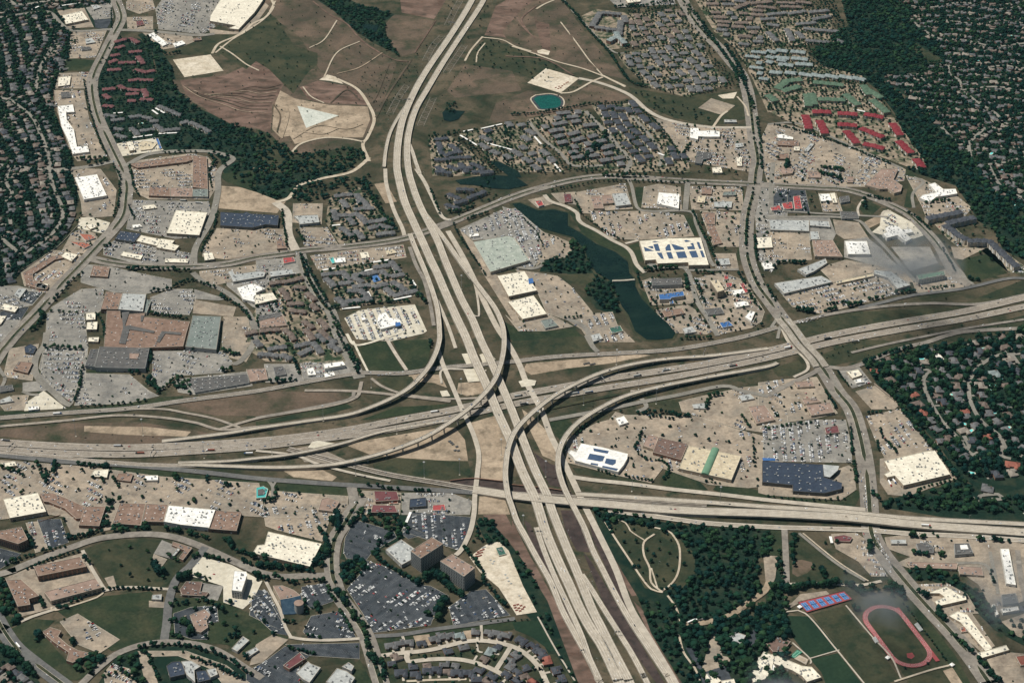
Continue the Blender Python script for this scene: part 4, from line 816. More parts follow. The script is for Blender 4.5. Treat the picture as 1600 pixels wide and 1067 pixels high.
road('33', '480,590 640,780 760,910 820,1040', 3, 'newroad', name='footpath'); road('33', '250,920 440,865', 2.5, 'newroad', name='footpath'); road('33', '780,1060 1000,990 1120,960', 4, 'path', name='footpath'); road('33', '190,145 420,330 600,440', 6, 'street', name='drainage_channel'); road('33', '215,145 430,320 620,440', 3, 'path', name='footpath')
road('33', '150,820 260,920 260,950', 3, 'newroad', name='footpath'); road('31', '1160,600 1200,640 1230,690', 6, 'street'); road('33', '1370,260 1400,400 1420,520', 7, 'street'); road('33', '1540,250 1560,420 1590,560', 10, 'road'); road('33', '1160,330 1340,340 1400,470', 7, 'street')
road('30', '650,560 720,640 790,740', 4, 'dullgrass', name='footpath')
# frontage roads and the freeways
road('F', '-30,658 0,654 101,646 202,639 286,627 400,612 476,598 562,584 628,584 688,576 754,570 800,566 871,558 962,553 1053,547 1129,534 1170,525 1215,512', 15, 'road', lanes=2, label='frontage road below the mall', cars=.012)
road('F', '1240,505 1301,491 1377,480 1453,475 1530,476 1600,462 1640,455', 11, 'road', cars=.004); road('F', '1342,482 1377,474 1428,462 1504,452 1570,437 1600,436 1640,440', 11, 'darkroad', label='dark frontage road curving round the strip mall')
road('F', '-30,710 0,712 101,722 202,728 304,737 400,748 476,754 552,759 628,763 739,770 787,773', 14, 'darkroad', label='dark frontage road above the brown store row', cars=.006)
road('F', '1048,800 1000,795 925,790 900,790', 12, 'newroad'); road('F', '890,745 921,750 987,757 1048,765 1124,773 1200,782 1300,792 1352,797', 12, 'newroad', label='pale service road above the lower highway', cars=.004)
road('F', '950,798 1027,808 1104,818 1200,824 1263,826 1352,829 1428,835 1504,838 1640,848', 14, 'newroad', lanes=2, label='frontage road below the lower highway', cars=.012)
road('F', '1200,620 1160,612 1130,604 1060,618 1002,629 951,640 924,645 886,652 858,657', 12, 'street', cars=.006, label='street above the broad tan car park'); road('F', '1200,620 1215,610 1262,588 1290,575 1330,575 1400,548 1450,535 1480,525 1520,518 1640,512', 13, 'road', cars=.006)
road('F', '1240,590 1262,578 1258,562 1240,545 1230,532 1222,515', 7, 'newroad'); road('F', '1205,512 1222,490 1215,530', 7, 'street'); road('F', '1285,580 1300,590 1310,610', 7, 'street')
# e-w freeway
FW_N = road('F', '-40,690 0,692 101,698 202,700 304,696 400,690 476,682 552,671 628,656 704,642 800,620 876,606 952,592 1028,581 1104,569 1200,549 1301,524 1402,505 1504,488 1600,466 1660,452', 23, 'freeway', name='freeway', lanes=4, label='westbound carriageway of the wide freeway', cars=.02)
FW_S = road('F', '-40,700 0,703 101,709 202,711 304,706 400,699 501,687 602,673 704,654 800,633 876,619 952,606 1028,594 1104,580 1200,560 1301,536 1402,517 1504,500 1600,480 1660,467', 21, 'freeway', name='freeway', lanes=4, label='eastbound carriageway of the wide freeway', cars=.02)
road('F', '0,667 101,658 180,650 250,653 304,661 345,672 400,668 470,660', 8, 'freeway', label='slip road left of the loop', cars=.004); road('F', '190,640 253,640 290,646 335,655 375,669', 7, 'freeway')
road('F', '0,707 80,714 147,721 230,727 304,728 345,726', 12, 'freeway', name='slip_road', lanes=2, cars=.004)
road('F', '345,671 400,655 450,646 520,634 556,622 562,610 565,597', 8, 'freeway', name='slip_road'); road('F', '400,654 476,640 545,625 553,612', 8, 'road', name='slip_road')
road('F', '476,611 552,612 628,619 704,628', 9, 'freeway', name='slip_road', label='slip road under the left flyover', cars=.004); road('F', '580,592 600,606 638,618 700,624 760,622', 7, 'freeway', name='slip_road')
road('F', '450,702 500,715 526,722 602,741 678,754 739,764 800,772 876,777 951,781 1028,787 1104,792', 15, 'freeway', name='slip_road', lanes=2, label='diverging road passing under the curved ramp', cars=.006)
road('F', '400,705 460,712 500,727 560,742 610,752', 7, 'newroad', name='slip_road')
road('F', '1200,572 1160,580 1124,590 1060,602 1028,612 985,612', 8, 'freeway', name='slip_road'); road('F', '1600,500 1504,515 1428,530 1380,540 1330,552', 8, 'road', name='slip_road', cars=.004)
road('F', '855,640 930,624 985,613', 9, 'dullgrass', name='verge')
# n-s road: side roads
road('F', '602,265 604,290 615,328 628,356 632,369', 10, 'newroad', name='slip_road', label='narrow slip road left of the freeway'); road('F', '650,265 663,285 676,311 691,340 705,345', 10, 'newroad', name='slip_road', label='narrow slip road right of the freeway')
road('F', '640,387 650,415 663,440 672,475 678,510', 9, 'road', name='slip_road'); road('F', '684,545 692,570 705,600 722,640 740,680 748,710 746,740 742,775 741,800 735,830 722,858 712,868', 10, 'newroad', name='slip_road', label='pale frontage road left of the bridges')
road('F', '700,362 722,400 742,440 760,480 778,515 795,540 812,572 823,600 845,640 860,680 875,710 893,748 908,780 918,800 938,840 962,890 985,950 1015,1000 1045,1050 1070,1095', 13, 'newroad', name='slip_road', label='pale frontage road right of the carriageways')
road('F', '735,490 748,495 745,460 737,430', 5, 'newroad', name='slip_road')
road('F', '683,470 700,510 712,545', 8, 'newroad', name='slip_road')
road('F', '690,600 690,580 720,578 760,580', 5, 'newroad'); 
for t, pp in (('12', '1270,95 1330,90 1360,150 1300,160'), ('12', '1380,100 1440,80 1480,130 1400,150'), ('12', '1280,195 1390,180 1410,260 1310,270'), ('12', '1135,325 1180,320 1200,355 1150,360'), ('22', '40,265 90,250 150,260 140,290 60,300'), ('12', '345,640 380,630 500,650 400,680 320,675')):
    sheet('pavement', world(t, pp), 'concrete', 'road')
# medians, kerbs, lane paint
for k, (line, wd, tr) in enumerate(ROADMED):
    acc = 0; seg = []; n = 0
    for a, b in zip(line, line[1:]):
        acc += math.hypot(b[0] - a[0], b[1] - a[1])
        if acc % 300 > 26: seg.append(a)
        else:
            if len(seg) > 5: 
                ribbon('median', seg, wd + 1, 'concrete', 'road', None, None, taper=True); ribbon('median', seg, wd, 'dullgrass', 'mark', None, None, taper=True)
            seg = []
mk = MB(); wr = MB()
for line, wd, ln, med in ROADMARK:
    for sd in (-1, 1): dashes(line, sd * (wd / 2 - (2.6 if ln > 2 else 1)), 2.2, 1, 0, .2, mk)
    for i in range(1, ln): dashes(line, -wd / 2 + 3 + (wd - 6) * i / ln, 2.2, 8, 22, .24, mk)
    for i in range(ln): dashes(line, -wd / 2 + 3 + (wd - 6) * (i + .5) / ln, 2.12, 1, 0, 1.9, wr)
# ---------------------------------------------------------------- elevated roads: deck, parapets, piers
def elevated(name, line3, wd, m, label, piers=36, cat='bridge', pz=3.5, lanes=2, cars=.004, noskirt=False):
    L = smooth(extend(line3), 8.0); n = normals(L); root = empty(name, (L[len(L) // 2][0], L[len(L) // 2][1], 0)); tag(root, label, cat); off = (root.location.x, root.location.y, 0)
    LAND.append((off[0], off[1], label)) if len(label.split()) < 9 else None
    D = MB(); k = wd / 2
    sec = lambda p, q, a, z: (p[0] + q[0] * a, p[1] + q[1] * a, z)
    for i in range(len(L) - 1):
        p, r, q, s = L[i], L[i + 1], n[i], n[i + 1]; z0, z1 = p[2] + 2.2, r[2] + 2.2
        b0 = 0 if p[2] < 4.2 and not noskirt else z0 - 2.7; b1 = 0 if r[2] < 4.2 and not noskirt else z1 - 2.7
        D.add([sec(p, q, -k, z0), sec(p, q, k, z0), sec(r, s, k, z1), sec(r, s, -k, z1), sec(p, q, -k, b0), sec(p, q, k, b0), sec(r, s, k, b1), sec(r, s, -k, b1)], [(3, 2, 1, 0), (4, 5, 6, 7), (0, 1, 5, 4), (2, 3, 7, 6), (1, 2, 6, 5), (3, 0, 4, 7)])
        occ_line([p[:2], r[:2]], wd, 'road')
    me = D.me('deck', [m], off); o = link('deck', me, root)
    for sd in (-1, 1):
        Q = MB()
        for i in range(len(L) - 1):
            p, r, q, s = L[i], L[i + 1], n[i], n[i + 1]; a, b = sd * (k - .55), sd * (k + .02); z0, z1 = p[2] + 2.2, r[2] + 2.2
            Q.add([sec(p, q, a, z0), sec(p, q, b, z0 - 2.2), sec(p, q, a, z0 + 1.1), sec(p, q, b, z0 + 1.1), sec(r, s, a, z1), sec(r, s, b, z1 - 2.2), sec(r, s, a, z1 + 1.1), sec(r, s, b, z1 + 1.1)], [(0, 4, 6, 2), (2, 6, 7, 3), (3, 7, 5, 1)])
        Q.link('parapet', ['newroad'], root, off)
    acc = 0
    for i in range(1, len(L) - 1):
        acc += math.hypot(L[i][0] - L[i - 1][0], L[i][1] - L[i - 1][1])
        if acc > piers and L[i][2] > pz:
            acc = 0; X = MB(); p = L[i]; a = math.atan2(n[i][1], n[i][0]); X.box(p[0], p[1], 0, p[2] - 1.2, 3.0 if wd < 16 else 5, 2.4, a); X.box(p[0], p[1], p[2] - 1.2, p[2] + .3, wd * .75, 2.6, a); X.link('pier', ['pier'], root, off)
    lm = MB()
    for sd in (-1, 1): dashes(L, sd * (k - 1.6), 2.25, 1, 0, .18, lm)
    for i in range(1, lanes): dashes(L, -k + 1.8 + (wd - 3.6) * i / lanes, 2.25, 8, 22, .24, lm)
    lm.link('lane_marking', ['paint'], root, off); tw = MB()
    for i in range(lanes): dashes(L, -k + 1.8 + (wd - 3.6) * (i + .5) / lanes, 2.23, 1, 0, 1.8, tw)
    if lanes: tw.link('tyre_wear', ['wear'], root, off)
    if cars: DECKCARS.append((L, wd, cars, lanes, label))
    return L
DECKCARS = []
def line3(spec):
    o = []
    for t in spec.split():
        tl, v = t.split(':'); x, y, z = [float(q) for q in v.split(',')]
        if tl != 'F': x = TX[int(tl[0])] + x / 3.9525; y = TY[int(tl[1])] + y / 3.9525
        o.append((*P(x, y, z), z))
    return o
elevated('freeway_viaduct', line3('F:750,-25,0 F:735,6,0 F:716,38,0 F:695,70,0 F:672,103,0 F:653,134,1 F:638,165,2 F:628,192,2 F:622,224,2 F:620,255,2 F:622,275,2 F:632,315,4 F:647,350,7 F:660,378,7 F:672,405,4 F:684,430,1 F:695,456,1 F:712,494,2 F:728,528,5 F:741,561,8 F:759,600,9 F:778,646,9 F:798,690,8 F:815,735,7 F:834,775,6 F:842,797,4 F:854,835,1 F:873,880,0 F:889,914,0 F:905,950,0 F:922,981,0 F:942,1012,0 F:965,1062,0 F:976,1090,0'), 19, 'newroad', 'left main carriageway running the full height', 40, 'road bridge', lanes=3, cars=.0035)
elevated('freeway_viaduct', line3('F:768,-25,0 F:752,8,0 F:730,42,0 F:710,72,0 F:690,103,0 F:668,140,1 F:650,171,2 F:640,202,2 F:636,232,2 F:638,265,2 F:645,292,3 F:656,322,5 F:670,350,7 F:684,378,7 F:694,404,4 F:708,438,1 F:722,470,1 F:738,500,2 F:752,534,5 F:765,561,8 F:780,595,9 F:799,640,9 F:818,690,8 F:836,735,7 F:855,775,6 F:862,797,4 F:882,848,1 F:901,893,0 F:924,950,0 F:940,982,0 F:955,1012,0 F:981,1062,0 F:993,1090,0'), 17, 'newroad', 'right main carriageway running the full height', 40, 'road bridge', lanes=3, cars=.0035)
elevated('slip_ramp', line3('F:640,160,1 F:625,180,1 F:610,208,1 F:603,235,1 F:600,262,1'), 9, 'newroad', 'pale slip ramp peeling off left near the top', 40, 'ramp', cars=0)
elevated('slip_ramp', line3('F:639,225,1 F:645,240,1 F:650,256,1 F:656,272,1'), 9, 'newroad', 'short slip ramp peeling off right near the top', 40, 'ramp', cars=0)
FLY_A = elevated('flyover', line3('11:1050,285,6 11:1120,375,6 11:1190,470,4 11:1260,570,3 11:1330,665,4 11:1400,755,7 11:1470,850,10 11:1510,930,13 11:1530,1010,16 12:1530,60,18 12:1510,160,20 12:1470,260,21 12:1400,350,21 12:1290,450,19 12:1130,560,16 12:1000,628,14 12:830,692,11 12:640,745,8 12:450,780,5 12:200,795,3 12:0,795,2 02:1450,790,1 02:1300,785,1 02:1100,775,0'), 11, 'newroad', 'long curved flyover sweeping over the centre', 34, 'flyover', cars=.004)
FLY_B = elevated('flyover', line3('11:950,400,5 11:985,490,3 11:1040,620,2 11:1085,740,3 11:1115,840,5 11:1128,930,8 11:1133,1010,10 12:1132,10,11 12:1110,90,12 12:1055,190,12 12:950,300,11 12:830,372,9 12:700,428,6 12:560,472,3 12:300,512,1 12:0,555,5 02:1380,588,4 02:1000,635,0'), 11, 'newroad', 'left flyover curving down toward the loop', 34, 'flyover', cars=.003)
FLY_C = elevated('flyover', line3('22:1581,62,1 22:1250,104,3 22:1000,122,5 22:850,140,7 22:700,168,9 22:560,208,11 22:430,262,13 22:280,340,15 22:180,412,16 22:90,490,17 22:20,570,18 12:1560,665,18 12:1545,760,17 12:1540,850,15 12:1555,960,12 12:1581,1040,9 23:30,70,5 23:80,160,3 23:150,290,1 23:240,450,1 23:310,620,1 23:390,770,1 23:470,910,2 23:545,1067,1 23:570,1110,0'), 11, 'newroad', 'upper curved flyover on the right side', 34, 'flyover', cars=.004)
FLY_D = elevated('flyover', line3('32:60,150,0 22:1581,172,2 22:1400,205,4 22:1200,240,6 22:900,300,8 22:700,355,10 22:560,420,12 22:430,500,14 22:340,590,15 22:292,690,16 22:285,790,16 22:310,890,14 22:350,980,11 23:390,0,7 23:450,120,4 23:500,250,2 23:560,370,1 23:650,545,1 23:740,700,1 23:840,850,1 23:960,1030,0 23:1000,1100,0'), 11, 'newroad', 'lower curved flyover beside the solar-roofed store', 34, 'flyover', cars=.004)
elevated('slip_ramp', line3('02:1100,768,0 02:1400,758,2 12:0,740,4 12:150,725,6 12:300,700,6 12:430,672,6 12:560,640,3 12:760,580,1 12:1000,535,0 12:1240,500,0'), 9, 'newroad', 'low straight ramp parallel to the freeway', 30, 'ramp', cars=.003)
elevated('slip_ramp', line3('23:150,110,0 23:200,260,0 23:270,430,0 23:352,605,1 23:430,780,3 23:480,920,3 23:540,1050,1'), 10, 'newroad', 'straight slip ramp left of the main carriageways', 30, 'ramp', cars=.002)
elevated('slip_ramp', line3('23:430,400,0 23:490,490,0 23:561,605,0 23:650,745,0 23:740,890,0 23:820,1040,0 23:850,1100,0'), 10, 'newroad', 'straight slip ramp right of the main carriageways', 30, 'ramp', cars=.002)
elevated('highway_bridge', line3('F:740,766,0 F:800,775,4 F:876,783,6 F:952,789,5 F:1028,796,4 F:1104,800,4 F:1200,803,6 F:1300,808,7 F:1352,812,8 F:1428,820,6 F:1504,826,4 F:1590,832,1 F:1660,838,0'), 24, 'newroad', 'wide lower highway bridge at the right', 36, 'road bridge', lanes=4, cars=.006)
elevated('highway_bridge', line3('F:900,773,0 F:1000,779,0 F:1104,786,0 F:1200,793,2 F:1300,799,4 F:1400,809,4 F:1480,814,2 F:1600,820,0 F:1660,824,0'), 13, 'newroad', 'narrow upper deck of the lower highway', 36, 'road bridge', lanes=2, cars=.005)
for q in (-9, 9):
    Lb = [P(1222 + q * .8, 500), P(1234 + q * .8, 517), P(1252 + q * .8, 542), P(1272 + q * .8, 563), P(1283 + q * .8, 575)]; zs = (2, 6.5, 7, 6.5, 2)
    elevated('street_bridge', [(a[0], a[1], z) for a, z in zip(Lb, zs)], 14, 'road', 'left bridge of the dual arterial over the freeway' if q < 0 else 'right bridge of the dual arterial over the freeway', 25, 'road bridge', cars=.01, lanes=3)
elevated('culvert_bridge', line3('21:620,692,1.5 21:690,690,1.5 21:758,684,1.5'), 6, 'concrete', 'pale footbridge across the lake', 8, 'bridge', pz=1, cars=0, lanes=0, noskirt=True)
tag(wr.link('tyre_wear', ['wear_dark']), 'darker worn wheel tracks on the freeways', None, None, 'structure')
tag(mk.link('lane_paint', ['paint']), 'white lane lines on the freeways', None, None, 'structure')
